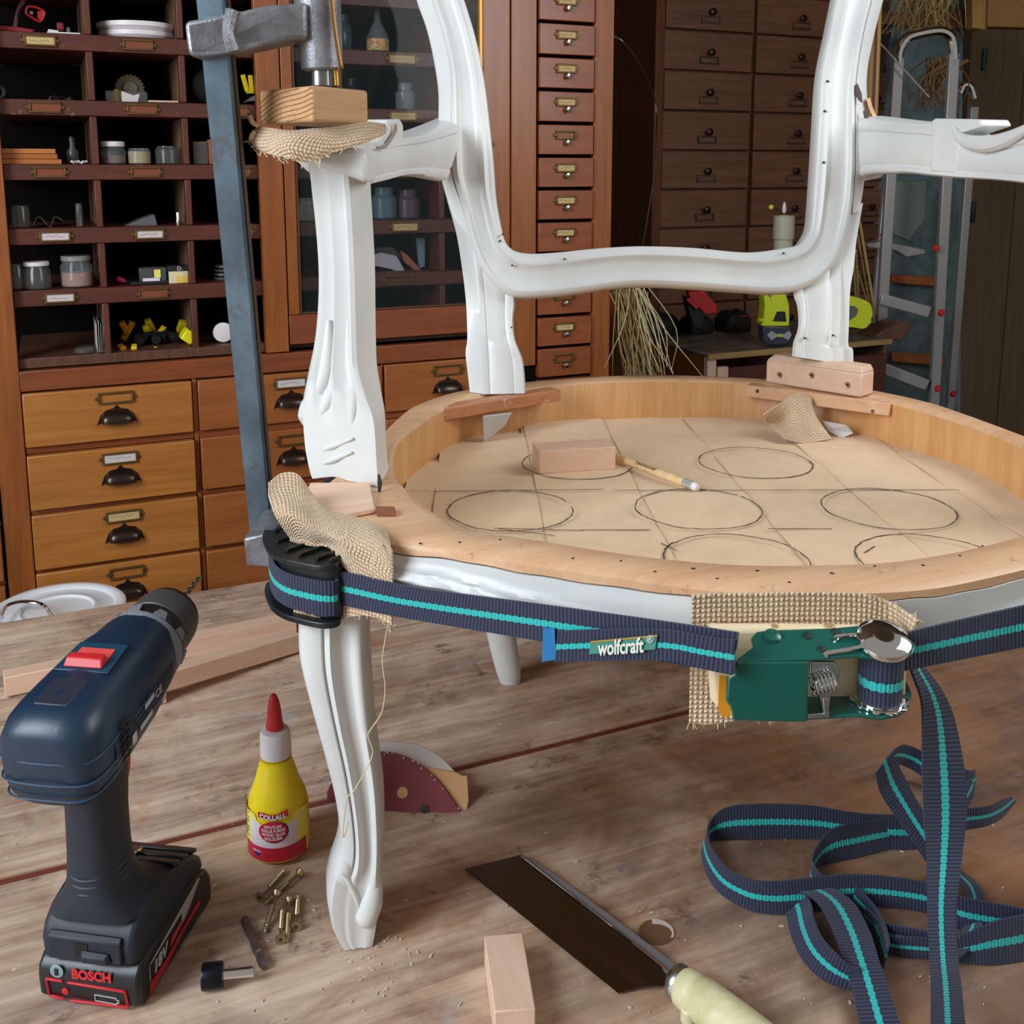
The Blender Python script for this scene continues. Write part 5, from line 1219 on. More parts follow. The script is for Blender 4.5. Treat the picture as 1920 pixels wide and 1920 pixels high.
# ------------------------------------------------------------ glue bottle
gc = (onz(467, 1592, 0)+onz(582, 1588, 0))/2; gr = (onz(467, 1592, 0)-onz(582, 1588, 0)).length/2
gF = gc.dot(VW); glue = thing('glue_bottle', 'small yellow wood glue bottle with white collar and red pointed cap', 'glue bottle', gc)
def gz(v): return zat(v, gF, 525)
zs = gz(1495); zn = gz(1418); zc0 = gz(1414); zc1 = gz(1366); zr0 = gz(1364); zr1 = gz(1300)
MB().lathe([(gr*.80, .0006), (gr*.94, .003), (gr*.985, .008), (gr, .016), (gr*.985, zs*.8), (gr*.97, zs-.003), (gr*.90, zs+.006), (gr*.72, zs+.017), (gr*.56, zn-.006), (gr*.50, zn-.003), (gr*.50, zn)], gc, 40).build('bottle', MT['yellow'], glue, ang=60)
rw = gr*.50
MB().lathe([(rw*.98, zc0), (rw*1.0, zc0+.002), (rw*.97, zc1-.004), (rw*.88, zc1-.001), (rw*.55, zc1)], gc, 32).build('collar', MT['whiteplastic'], glue, ang=40)
MB().lathe([(rw*.56, zr0), (rw*.58, zr0+.002), (rw*.50, zr0+.006), (rw*.44, zr0+.016), (rw*.34, zr1-.007), (rw*.20, zr1-.002), (rw*.06, zr1)], gc, 24).build('cap', MT['red'], glue, ang=50)
fd = (-gc).normalized(); fd.z = 0; fd.normalize(); a0 = math.atan2(fd.y, fd.x)-.18
def gb(x, z, o_=0.):                              # label surface, x to the right in metres
    r_ = gr*1.004+o_; a = a0+x/gr; return gc+V((math.cos(a)*r_, math.sin(a)*r_, z))
def gpatch(name, top, bot, x0, x1, mat, o_, par, n=24):
    g = [[gb(x0+(x1-x0)*k/n, b_(x0+(x1-x0)*k/n)+(t_(x0+(x1-x0)*k/n)-b_(x0+(x1-x0)*k/n))*q/3, o_) for q in range(4)] for k in range(n+1) for t_, b_ in ((top, bot),)]
    return MB().sheet(g, .0002).build(name, MT[mat], par, ang=60)
zt_l = gz(1500)+.004; lb = gpatch('label', lambda x: zt_l-.006-.014*math.exp(-((x-.001)/.010)**2)+(.004 if abs(x) > .016 else 0), lambda x: .0055, -.050, .034, 'labelyellow', .0001, glue, 48)
gpatch('label_panel', lambda x: zt_l-.0075-.013*math.exp(-((x-.001)/.010)**2), lambda x: .016, -.022, .020, 'labelwhite', .0004, glue)
gpatch('red_band', lambda x: .0185+.0008*abs(x)*30, lambda x: .006, -.030, .030, 'labelred', .0007, glue)
MB()
def gpoly(pts, mat, name, o_): 
    m = MB(); c = V((sum(p[0] for p in pts)/len(pts), sum(p[1] for p in pts)/len(pts)))
    cc = gb(c.x, c.y, o_); P = [gb(x, z, o_) for x, z in pts]; b = m.add([cc]+P)
    for k in range(len(pts)): m.face((b, b+1+k, b+1+(k+1) % len(pts)))
    return m.build(name, MT[mat], glue, ang=60)
zo = .0335
gpoly([(.0120*math.cos(a)+.0005, zo+.0098*math.sin(a)) for a in [2*math.pi*k/32 for k in range(32)]], 'labelblue', 'badge_shadow', .0010)
gpoly([(.0116*math.cos(a)-.0002, zo+.0004+.0094*math.sin(a)) for a in [2*math.pi*k/32 for k in range(32)]], 'labelred', 'badge', .0014)
gpoly([(-.0122, .0515), (-.0122, .0462), (-.006, .0448), (0, .0443), (.006, .0448), (.0125, .0465), (.0125, .0530), (.006, .0502), (0, .0496), (-.006, .0502)], 'labelred', 'name_banner', .0012)
def gtext(t, size, x0, z0, o_, arc=0., mat='labelwhite', xs=.8, bold=.0003):
    return text_mesh(t, size, (0, 0, 0), (1, 0, 0), (0, 1, 0), 'lettering', MT[mat], glue, bend=lambda x, y, z: gb(x0+x*xs, z0+y+arc*(x*xs)**2, o_+z), depth=.00015, bold=bold)
gtext('COLLALL', .0058, .0, .0471, .0018, 12, xs=.86)
for k, t in enumerate(('HOUTLIJM', 'COLLE À BOIS', 'WOOD GLUE', 'HOLZLEIM')): gtext(t, .0034, 0, .0388-.0036*k, .0020, 8, xs=.86, bold=.0001)
gtext('COLLALL', .0024, -.0150, .0150, .0012, xs=.8, bold=.0001)
gpoly([(-.0175, .0132), (-.0125, .0132), (-.0120, .0120), (-.015, .0098), (-.0178, .0118)], 'labelblue', 'small_badge', .0012)
mb = MB()
for k in range(14):
    z = .060-.0027*k; 
    mb.tube([gb(-.034+q*.0011, z+random.uniform(-.0004, .0004)-.0008, .0006) for q in range(10 if k % 3 else 7)], .00022, 4, 1)
mb.build('small_print', MT['ink'], glue)

# ------------------------------------------------------------ small things on the bench
def rest(name, label, cat_, mb, mat, group=None, **k): o = mb.build(name, mat, None, **k); return tag(o, label, cat_, group)
def screw(hp, tp, zh=.0036, zt=.0014, L=None):
    P, Q = onz(*hp, zh), onz(*tp, zt); d = (Q-P); L = d.length; d.normalize()
    return P, d, L
def make_screw(P, d, L, label):
    r = .0021; t = thing('wood_screw', label, 'screw', P, 'loose screws on the bench')
    MB().lathe([(.0004, -.0002), (.0030, -.0001), (.0042, .0), (.0043, .0007), (.0022, .0034)], P, 16, d).build('head', MT['screw'], t)
    pr = []; n = 46; z = .003
    while z < L: 
        k = 1 if z < L-.007 else max(.08, (L-z)/.007)
        pr += [(r*.62*k, z), (r*1.05*k, z+.0007), (r*.62*k, z+.0014)] if z > L*.32 else [(r*.72, z)]
        z += .0015
    pr.append((.0001, L))
    MB().lathe(pr, P, 12, d).build('shank', MT['screw'], t)
    q = d.to_track_quat('Z', 'Y'); m = MB()
    for v_ in ((1, 0, 0), (0, 1, 0)): m.bar(P-d*.0004-(q@V(v_))*.0017, P-d*.0004+(q@V(v_))*.0017, .0008, .0006, q@V((v_[1], v_[0], 0)))
    m.build('recess', MT['ink'], t); return t
for hp, tp, lb_, zh in (((487, 1683), (538, 1628), 'screw lying with its tip at the foot of the glue bottle', .0043), ((563, 1636), (493, 1698), 'screw with a glinting head, crossed beneath another screw', .0043),
                    ((519, 1674), (495, 1752), 'screw lying across another, its tip nearest the purple grey bit', .010), ((526, 1762), (530, 1702), 'screw with its round cross head nearest the camera', .0043),
                    ((543, 1688), (538, 1768), 'middle screw of the three side by side, head towards the bottle', .0043), ((555, 1738), (560, 1675), 'short screw of the pile nearest the white chair leg', .0043)):
    P, d, L = screw(hp, tp, zh, .0026 if zh < .005 else .002); make_screw(P, d, L, lb_)
# hexagonal driver bit
P, Q = onz(456, 1718, .004), onz(496, 1812, .004); d = (Q-P).normalized(); L = (Q-P).length
hb = thing('driver_bit', 'purple grey flat driver bit lying between drill and screws', 'drill bit', P)
MB().lathe([(.0008, 0), (.0034, .004), (.0036, .012), (.0030, L*.52)], P, 6, d).build('blade', plain('purple_grey_steel', (112, 96, 98), .38, .7), hb, ang=25)
MB().lathe([(.0030, L*.52), (.0037, L*.58), (.0037, L*.75), (.0030, L*.77), (.0030, L*.81), (.0037, L*.83), (.0037, L*.97), (.003, L)], P, 6, d).build('shank', plain('purple_grey_steel_bright', (150, 136, 136), .25, .9), hb, ang=25)
# plug cutter
P, Q = onz(378, 1832, .0098), onz(476, 1832, .0050); d = (Q-P); d.z = -.0; d.normalize(); L = (Q-P).length
pc = thing('plug_cutter', 'black plug cutter bit with a bright round shank beside the battery', 'drill bit', P)
MB().lathe([(.0045, .0), (.0088, .0005), (.0092, .002), (.0092, .013), (.0084, .0150), (.0040, .0155)], P, 24, d).build('cutter_head', plain('black_oxide_steel', (38, 40, 46), .3, .8), pc)
MB().lathe([(.0036, .0150), (.0036, L-.003), (.0038, L-.002), (.0036, L), (.001, L+.0003)], P, 18, d).build('shank', MT['chrome'], pc)
# wood blocks
def block(name, label, A, B, depth, h, mat, z0, parent=None, bev=.0008, grp=None):
    x = (B-A).normalized(); n_ = V((-x.y, x.x, 0)); n_ = n_ if n_.dot(VW) > 0 else -n_
    return rest(name, label, 'wood block', MB().prism([A, B, B+n_*depth, A+n_*depth], (0, 0, h)), mat, grp, bevel=bev, origin=(A+B)/2)
zs_ = ZW+.0022
A, B = onz(1011, 889, zs_), onz(1154, 880, zs_)
block('wood_block', 'planed pale wood block resting on the webbing of the chair seat', A, B, .032, zat(842, A.dot(VW))-zs_-.002, MT['newwood'], 0)
A, B = onz(927, 1897, .0245), onz(1004, 1891, .0245); A.z = B.z = .0006
block('wood_block', 'pale wood block in the foreground left of the saw', A, B, .0, .0, MT['newwood_y'], 0) if False else None
T4 = [onz(u, v, .0245) for u, v in ((927, 1897), (1004, 1891), (980, 1748), (908, 1754))]
rest('wood_block', 'pale wood block in the foreground left of the saw', 'wood block', MB().prism(T4, (0, 0, -.0240)), MT['newwood_y'], bevel=.0008)
# battens on the bench
def stick(label, P, Q, w_, h, mat=MT['newwood']):
    x = (Q-P).normalized(); n_ = V((-x.y, x.x, 0)).normalized(); n_ = n_ if n_.dot(VW) > 0 else -n_
    return rest('wood_batten', label, 'batten', MB().prism([P, Q, Q+n_*w_, P+n_*w_], (0, 0, -h)), mat, 'pale battens on the bench', bevel=.0008)
P, Q = onz(7, 1272, .0235), onz(556, 1158, .0235)
stick('longer pale batten behind the drill, farthest from the camera', P, Q, .022, .0228)
P, Q = onz(215, 1290, .040), onz(566, 1190, .0235)
stick('pale batten in front of another, one end raised on an offcut', P, Q, .022, .0215)
A, B = onz(196, 1345, .0006), onz(313, 1318, .0006); x = (B-A).normalized(); n_ = V((-x.y, x.x, 0))
rest('wood_offcut', 'short offcut propping up the nearer batten behind the drill', 'wood block', MB().prism([A, B, B+n_*.022, A+n_*.022], (0, 0, .0150)), MT['newwood'], bevel=.0008)
# pencil on the seat
P, Q = onz(1068, 824, zs_+.0046), onz(1302, 912, zs_+.0046); d = (Q-P).normalized(); L = (Q-P).length
pn = thing('pencil', 'natural wood pencil with a white eraser lying on the chair seat', 'pencil', P)
MB().lathe([(.0004, 0), (.0036, .014), (.0040, .016), (.0040, L-.014)], P, 18, d).build('shaft', MT['pencil'], pn)
MB().lathe([(.0042, L-.014), (.0044, L-.012), (.0040, L-.010), (.0044, L-.008), (.0043, L-.001)], P, 18, d).build('ferrule', plain('white_silver_ferrule', (214, 214, 210), .3, .6), pn)
MB().lathe([(.0039, L-.001), (.0039, L+.002), (.0028, L+.0045), (.0008, L+.005)], P, 18, d).build('eraser', MT['whiteplastic'], pn)
up_ = V((0, 0, 1)); sd_ = d.cross(up_).normalized(); cp = P+d*(L*.66)
text_mesh('(ERGONOMIC)', .0046, cp+up_*.0034+sd_*.0024, -d, sd_*.82-up_*.57, 'lettering', plain('brown_print', (120, 88, 56), .6), pn, bold=0., depth=.0002)
# saw
sw_t = [onz(872, 1630, .0022), onz(978, 1604, .0062), onz(1262, 1806, .0075), onz(1252, 1850, .0060), onz(1225, 1850, .0050), onz(1198, 1853, .0030), onz(1161, 1863, .0018)]
saw = thing('back_saw', 'small saw with steel back and cream handle lying on the bench', 'saw', onz(1100, 1750, 0))
MB().prism(sw_t, (0, 0, .0009)).build('blade', MT['saw'], saw, smooth=False)
MB().prism([onz(u, v, z) for u, v, z in ((976, 1603, .0076), (1000, 1610, .0076), (1060, 1652, .008), (1288, 1822, .0092), (1252, 1856, .0092), (1251, 1825, .0092), (1238, 1806, .0090))], (0, 0, -.0034)).build('steel_back', plain('pale_grey_steel', (152, 154, 162), .4, .6), saw, .0006)
MB().tube([onz(u, v, z) for u, v, z in ((977, 1605, .0082), (1100, 1700, .0088), (1238, 1808, .0096), (1249, 1826, .0096), (1250, 1846, .0096))], .0008, 6).build('folded_edge', MT['chrome'], saw)
P, Q = onz(1262, 1834, .0125), onz(1440, 1968, .0145); d = (Q-P).normalized(); L = (Q-P).length
MB().lathe([(.006, -.001), (.0105, .0005), (.0122, .003), (.0124, .007), (.0118, .0085)], P, 26, d).build('ferrule', MT['zinc'], saw)
MB().lathe([(.0115, .008), (.0138, .011), (.0142, .020), (.0136, .0225), (.0150, .026), (.0152, .050), (.0146, L)], P, 30, d).build('handle', MT['cream'], saw, ang=50)
P2 = onz(1290, 1898, .009); MB().lathe([(.0050, 0), (.0050, .008), (.0035, .0095)], P2-V((0, 0, .006)), 18).build('wing_nut', MT['cream'], saw)
# tooth line
mb = MB(); a, b_ = sw_t[0], sw_t[-1]; ed = (b_-a).normalized(); on = V((-ed.y, ed.x, 0)); on = on if on.dot(V((-1, -1, 0))) > 0 else -on; n_ = 90
for k in range(n_):
    p = a+ed*((b_-a).length*k/n_); w_ = (b_-a).length/n_; mb.prism([p, p+ed*w_, p+ed*w_*.8+on*.0008], (0, 0, .0007))
o = mb.build('saw_teeth', MT['saw'], saw, smooth=False); o['kind'] = 'stuff'
# bench hole drawn flat: its shade and lit edge put into the colours
P = onz(1231, 1748, .0002); hole = MB().lathe([(.0135, -.0002), (.0135, .0004)], P, 28).build('filled_disc_hole_shade', plain('dark_empty_hole_shade', (110, 78, 54), .7, var=.2), bench)
MB().prism([P+V((.0135*math.cos(a), .0135*math.sin(a), .0005)) for a in [-.9+2.2*k/12 for k in range(13)]]+[P+V((.0150*math.cos(a)-.004, .0110*math.sin(a)-.002, .0005)) for a in [1.2-2.0*k/10 for k in range(11)]], (0, 0, .0003)).build('pale_rim_light', plain('pale_wooden_rim_light', (196, 182, 172), .6), hole)
# sanding discs: maroon folded half on a backing, grey and tan behind
def DP(u, v, o_=0.):
    P0 = onz(760, 1522, 0); N = (-VW*.86+V((0, 0, .5))).normalized(); return onplane(u, v, P0-N*o_, N)
g0 = thing('sanding_disc', 'folded maroon sanding disc with a round hole leaning behind the chair leg', 'sandpaper', onz(760, 1522, 0))
ar = cat([DP(u, v) for u, v in ((614, 1497), (616, 1478), (640, 1440), (680, 1412), (705, 1409), (738, 1411), (775, 1425), (818, 1458), (850, 1500), (870, 1531))], 5)
be = cat([DP(u, v) for u, v in ((870, 1534), (820, 1529), (760, 1522), (712, 1514), (660, 1508), (620, 1502))], 4)
MB().prism(ar+be, -VW*.0012).build('abrasive_sheet', MT['sand'], g0)
hc_ = DP(755, 1486); Nn = (-VW*.86+V((0, 0, .5))).normalized()
MB().lathe([(.0050, .0014), (.0050, .0020)], hc_, 20, Nn).build('hole', MT['disctan'], g0)
MB().lathe([(.004, 0), (.004, .0004)], DP(796, 1517, -.0018), 12, Nn).build('hole', MT['ink'], g0)
mb = MB()
for k in range(26):
    i = random.randrange(20, len(ar)-1); p = ar[i]+V((random.uniform(-.002, .001), 0, random.uniform(-.003, 0)))+Nn*.0015; mb.box(p, (random.uniform(.0006, .0025), .0006, random.uniform(.0006, .002)))
mb.build('flaked_grit', MT['whiteplastic'], g0)
ar = cat([DP(u, v, .006) for u, v in ((640, 1440), (690, 1400), (735, 1391), (790, 1399), (830, 1424), (857, 1452))], 5); be = [DP(u, v, .006) for u, v in ((866, 1500), (850, 1525), (760, 1515), (680, 1500))]
rest('sanding_disc', 'pale grey paper disc showing above the maroon sanding disc', 'sandpaper', MB().prism(ar+be, VW*.0010), MT['discgrey'])
rest('sanding_disc', 'tan paper disc edge curling at the right of the maroon disc', 'sandpaper', MB().prism([DP(u, v, .003) for u, v in ((800, 1440), (855, 1449), (868, 1456), (876, 1455), (879, 1500), (874, 1528), (864, 1531), (820, 1480))], VW*.0020), MT['disctan'], bevel=.0006)
# white lid of the bucket between bench and cabinet
lc = (onz(-15, 1118, -.10)+onz(235, 1132, -.10))/2; lc = onz(108, 1140, -.10); lr = .085
lid = thing('bucket', 'round white bucket lid with wire handle between bench and cabinet', 'bucket', V((lc.x, lc.y, FZ)))
lr = (onz(235, 1133, -.10)-lc).length*.99
MB().lathe([(lr*.92, -.24), (lr*.985, -.006), (lr, -.003), (lr, .0), (lr*.97, .002), (lr*.86, .001), (lr*.82, -.003), (lr*.60, -.003), (lr*.57, -.0005), (lr*.53, -.0005), (lr*.50, -.004), (0, -.004)], lc, 56, caps=True).build('lid', plain('glossy_white_plastic', (232, 234, 238), .25), lid, ang=40)
MB().lathe([(lr*.80, FZ), (lr*.90, -.245)], V((lc.x, lc.y, 0)), 32).build('pail', plain('pail_white', (214, 216, 220), .4), lid)
MB().tube([onz(u, v, -.09+k_) for u, v, k_ in ((4, 1157, 0), (14, 1136, .004), (45, 1128, .006), (80, 1134, .004), (100, 1158, 0))], .0028, 8, 5).build('wire_handle', MT['chrome'], lid)
# shavings
mb = MB(); random.seed(11)
for k in range(120):
    u, v = random.uniform(380, 1910), random.uniform(1500, 1915)
    if k % 3 == 0: u, v = random.gauss(700, 60), random.gauss(1800, 40)
    if v > 1915: continue
    p = onz(u, v, .0007); a = random.uniform(0, 3.1); s_ = random.uniform(.0004, .0016)*random.uniform(.5, 1.2); mb.box(p, (s_*2.2, s_*random.uniform(.4, 1.2), .0006), M.Rotation(a, 3, 'Z'))
o = mb.build('sawdust_and_chips', plain('pale_wood_chips', (214, 200, 188), .8)); tag(o, 'pale wood chips and sawdust scattered on the bench', 'sawdust', kind='stuff')
# ------------------------------------------------------------ things in the pigeonholes and behind the glass
SH = {0: .8035, 1: .694, 2: .586, 3: .4775, 4: .3714, 5: .254, 6: .912}
def cx(u, v, y): return ony(u, v, y).x
def T(name, label, cat_, x, y, z, group=None): return thing(name, label, cat_, V((x, y, z)), group)
MT['dustglass'] = glassm('dusty_glass', (.14, .14, .13), .15, .42)
def lbp(name, mb, mat, par, **k): return mb.build(name, mat, par, **k)
def jar(label, u, row, r, h, y=YC+.05, lid=None, fill=None, fh=.6, name='glass_jar', glass='glass', lidh=.008):
    z = SH[row]+.0008; x = cx(u, 400-(row-2)*-118 if False else 300, y); p = ony(u, {0: 55, 1: 184, 2: 305, 3: 425, 4: 540, 5: 660}[row], y); x = p.x
    t = T(name, label, 'jar', x, y, z)
    MB().lathe([(r*.9, 0), (r, .002), (r, h*.8), (r*.86, h*.92), (r*.86, h)], (x, y, z), 24).build('glass_body', MT[glass], t)
    if fill: MB().lathe([(r*.88, .0015), (r*.93, .003), (r*.93, h*fh)], (x, y, z), 20).build('contents', fill, t)
    if lid: MB().lathe([(r*.90, h), (r*.93, h+.0005), (r*.93, h+lidh), (r*.88, h+lidh+.001)], (x, y, z), 24).build('lid', lid, t)
    return t
brown = plain('rusty_brown_contents', (110, 76, 60), .8, var=.3); tan = plain('tan_contents', (168, 146, 104), .8, var=.3); white = MT['whiteplastic']
dkm = plain('dark_metal_bits', (52, 50, 50), .4, .6)
# top row
t = T('hand_tool', 'red plastic tool frame with a dark round opening on the top left shelf', 'tool', cx(70, 40, YC+.08), YC+.08, SH[0])
def q3(u, v, y): return ony(u, v, y)
fr_ = cat([q3(u, v, YC+.08) for u, v in ((52, 12), (66, 13), (80, 20), (83, 26), (78, 38), (72, 40), (60, 33), (50, 27), (48, 20), (52, 12))], 2)
MB().tube(fr_, .0022, 8, 1).build('frame', MT['red'], t)
MB().prism([q3(u, v, YC+.078) for u, v in ((70, 20), (83, 22), (81, 34), (74, 39), (70, 32))], (0, .01, 0)).build('grip', MT['red'], t, .001)
MB().lathe([(.0035, 0), (.003, .001), (0, .0012)], q3(59, 24, YC+.078), 12, (0, -1, 0)).build('screw_head', MT['steel'], t)
MB().tube([q3(u, v, YC+.10) for u, v in ((28, 56), (33, 25), (44, 0))], .004, 8).build('handle', plain('dark_wine_plastic', (80, 14, 22), .5), t)
MB().prism([q3(u, v, YC+.03) for u, v in ((-20, 46), (30, 50), (66, 56), (60, 61), (-20, 55))], (0, .12, 0)).build('tray', plain('wine_red_tray', (136, 22, 34), .5), t, .001)
t = T('cable_clip', 'small wine red clip at the right end of the top left pigeonhole', 'clip', cx(112, 50, YC+.05), YC+.05, SH[0]); MB().box(q3(113, 50, YC+.05), (.011, .012, .013)).build('clip_body', plain('dark_crimson', (120, 20, 34), .5), t, .002)
t = T('plaster_dust_tray', 'thin white sheet with small glass bits on the top left shelf', 'tray', cx(120, 58, YC+.03), YC+.03, SH[0]+.0004)
MB().b2((cx(88, 58, YC+.03), YC+.02, SH[0]+.0006), (cx(150, 58, YC+.03), YC+.09, SH[0]+.003)).build('sheet', white, t, .0005)
mb = MB(); mb.lathe([(.003, 0), (.003, .008), (.0015, .010)], (cx(128, 54, YC+.03), YC+.035, SH[0]+.0032), 10); mb.build('vial', MT['glass'], t); MB().lathe([(.0025, 0), (.0025, .016)], (cx(90, 55, YC+.03), YC+.03, SH[0]+.0055), 10, (1, 0, -.1)).build('tube', white, t)
p = q3(260, 66, YC+.07); x = p.x; t = T('round_dish', 'stack of round white dishes on the top shelf', 'dish', x, YC+.09, SH[0]+.0006)
for k, r in enumerate((.066, .069)): MB().lathe([(r*.9, .0), (r, .006), (r, .0135), (r*.96, .0142), (r*.95, .010)], (x, YC+.09, SH[0]+.0008+.0145*k), 40).build('dish', white, t)
# second row
p = q3(245, 175, YC+.08); t = T('wire_brush_wheel', 'brown toothed brush wheel standing in the second shelf row', 'wheel brush', p.x, YC+.10, SH[1]+.0006)
pts = [];
for k in range(48):
    a = 2*math.pi*k/48; r = .026 if k % 2 else .0225; pts.append(V((p.x+r*math.cos(a), YC+.09, SH[1]+.0275+r*math.sin(a))))
MB().prism(pts, (0, .014, 0)).build('bristles', plain('brown_bristles', (96, 80, 60), .8), t)
MB().lathe([(.013, 0), (.012, .003), (.004, .004)], (p.x, YC+.089, SH[1]+.0275), 20, (0, -1, 0)).build('hub', plain('dull_hub', (110, 104, 96), .5, .5), t)
bx_ = q3(222, 180, YC+.03); t = T('clear_box', 'clear plastic box with a pale card in front of the toothed wheel', 'box', bx_.x, YC+.05, SH[1]+.0006)
MB().b2((q3(198, 180, YC+.04).x, YC+.035, SH[1]+.001), (q3(276, 180, YC+.04).x, YC+.07, SH[1]+.019)).build('box_body', MT['dustglass'], t, .001)
MB().b2((q3(214, 180, YC+.034).x, YC+.034, SH[1]+.001), (q3(223, 180, YC+.034).x, YC+.0345, SH[1]+.022)).build('gold_strip', MT['brass'], t)
MB().prism([V((a, YC+.033, SH[1]+z)) for a, z in ((q3(228, 180, YC+.033).x, .001), (q3(258, 180, YC+.033).x, .001), (q3(262, 180, YC+.033).x, .015), (q3(250, 180, YC+.033).x, .012), (q3(228, 180, YC+.033).x, .019))], (0, .0006, 0)).build('card_label', MT['card'], t)
tag(MB().b2((q3(278, 190, YC+.03).x, YC+.02, SH[1]+.0006), (q3(333, 190, YC+.03).x, YC+.09, SH[1]+.0035)).build('flat_slat', MT['newwood'], None, .0005), 'thin pale slat lying right of the toothed wheel', 'slat')
p = q3(393, 165, YC+.06); tag(MB().lathe([(.0345, 0), (.0345, .016), (.031, .018), (.010, .018), (.009, .006)], (p.x+.006, YC+.09, SH[1]+.0352), 32, (0, -1, 0)).build('tape_roll', MT['blackplastic'], None), 'black round roll in the third pigeonhole beside the blue clamp bar', 'tape')
t = T('spring_clip', 'yellow forked clip standing in the third pigeonhole of the second row', 'clip', q3(467, 160, YC+.05).x, YC+.05, SH[1]+.012)
ylw = plain('yellow_tool_plastic', (226, 196, 24), .4)
for a in ((455, 140, 464, 172), (469, 141, 472, 172)): MB().bar(q3(a[0], a[1], YC+.05), q3(a[2], a[3], YC+.05), .008, .008, (1, 0, 0)).build('arm', ylw, t, .001)
MB().b2(q3(463, 171, YC+.047), q3(475, 176, YC+.056)).build('base', ylw, t, .001)
tag(MB().prism([q3(u, v, YC+.03) for u, v in ((464, 190), (480, 178), (486, 176), (486, 189))], (0, .05, 0)).build('grey_wedge', plain('lilac_grey_plastic', (110, 106, 120), .5), None, .001), 'grey wedge shaped piece under the yellow clip', 'wedge')
t = T('cable_coil', 'dark cable coil lying at the left edge of the second shelf', 'cable', q3(2, 180, YC+.08).x, YC+.09, SH[1]+.0006)
for k in range(3): MB().tube([V((q3(0, 180, YC+.08).x+(.012-.001*k)*math.cos(a)-.004, YC+.08+.006*k, SH[1]+.0150+(.012-.001*k)*math.sin(a))) for a in [2*math.pi*j/16 for j in range(17)]], .0022, 6, 1).build('loop', MT['black'], t)
mb = MB(); random.seed(5)
for k in range(9):
    p = q3(92+k*5, 184, YC+.06); mb.cyl((p.x, YC+.06+random.uniform(-.01, .01), SH[1]+.002), (p.x+.004, YC+.06, SH[1]+random.uniform(.004, .010)), .0022, 7)
tag(mb.build('metal_bits', dkm, None), 'heap of small dark metal bits on the second shelf', 'hardware', kind='stuff')
# third row
for k, (u, c) in enumerate(((112, 0), (107, 1), (107, 2))):
    z = SH[2]+.0006+.0088*k; tag(MB().b2((q3(-20, 300, YC+.04).x, YC+.025, z), (q3(u+3-5*k//2, 300, YC+.04).x, YC+.12, z+.0082)).build('cigar_box', plain('orange_box_wood%d' % k, ((178, 104, 44), (168, 96, 40), (184, 112, 52))[k], .5), None, .0006), ('bottom', 'middle', 'top')[k]+' flat orange brown box of the stack on the third shelf', 'box', 'flat orange boxes')
t = T('small_bottle', 'tiny dark glass bottle on the third shelf beside the orange boxes', 'bottle', q3(137, 300, YC+.07).x, YC+.07, SH[2]+.0006)
MB().lathe([(.009, 0), (.010, .002), (.010, .020), (.0045, .030), (.0045, .040), (.0055, .041), (.0055, .045)], (q3(137, 300, YC+.07).x, YC+.07, SH[2]+.0008), 16).build('bottle_glass', MT['dustglass'], t); MB().lathe([(.004, .041), (.0045, .049)], (q3(137, 300, YC+.07).x, YC+.07, SH[2]), 12).build('stopper', dkm, t)
mb = MB()
for k in range(14): p = q3(134+k*2.1, 306, YC+.04); mb.box((p.x, YC+.035+random.uniform(-.006, .006), SH[2]+.0025+random.uniform(0, .003)), (.004, .003, .003), M.Rotation(random.random()*3, 3, 'Y'))
tag(mb.build('shell_pieces', MT['card'], None), 'little heap of pale shell pieces in front of the tiny bottle', 'shells', kind='stuff')
jar('round jar with a white lid and brown contents on the third shelf', 213, 2, .0215, .0305, lid=white, fill=brown, fh=.5)
jar('jar with pale tan contents between two other jars on the third shelf', 262, 2, .020, .028, fill=tan, fh=.8)
jar('empty clear jar with a bright window reflection on the third shelf', 315, 2, .0215, .032, glass='dustglass')
for k, (u0, u1, h, c, l) in enumerate(((363, 391, .040, (66, 62, 60), 'grey book standing upright in the third pigeonhole'), (392, 402, .044, (150, 78, 40), 'orange spined book standing beside the grey book'))):
    t = T('book', l, 'book', q3((u0+u1)/2, 300, YC+.05).x, YC+.05, SH[2]+.0006, 'books in the third pigeonhole'); a, b_ = q3(u0, 300, YC+.03).x, q3(u1, 300, YC+.03).x
    MB().b2((a, YC+.03, SH[2]+.0008), (b_, YC+.12, SH[2]+h)).build('cover', plain('book_cover%d' % k, c, .6), t, .001); MB().b2((a+.001, YC+.032, SH[2]+h-.0005), (b_-.001, YC+.118, SH[2]+h+.0005)).build('pages', MT['card_y'], t, smooth=False)
# fourth row
jar('squat clear jar with two light streaks at the left of the fourth shelf', 40, 3, .0150, .038, glass='dustglass')
jar('slim clear vial standing in the fourth row', 150, 3, .006, .040, name='vial', glass='dustglass')
rr = [[V((q3(62+k*8, 420, YC+.07).x, YC+.05+.02*q, SH[3]+.0012+.020*math.sin(k*.75+.4)**2*(1-.2*q)+.004*math.sin(3*k))) for q in range(4)] for k in range(8)]
tag(MB().sheet([cat(r, 3) for r in rr], .001).build('crumpled_cloth', plain('grey_cloth', (92, 86, 80), .9), None), 'crumpled grey cloth between the jar and the vial on the fourth shelf', 'cloth')
tag(MB().prism([q3(u, v, YC+.05) for u, v in ((232, 424), (295, 424), (290, 403), (262, 412))], (0, .06, -.0)).build('paper', plain('grey_paper', (96, 92, 96), .8), None), 'folded grey paper on the fourth shelf', 'paper')
p = q3(334, 424, YC+.03); tag(MB().lathe([(.0035, 0), (.0035, .022), (.003, .023)], (p.x, YC+.03, SH[3]+.0006), 14).build('metal_tube', MT['chrome'], None), 'short shiny metal tube standing on the fourth shelf', 'tube')
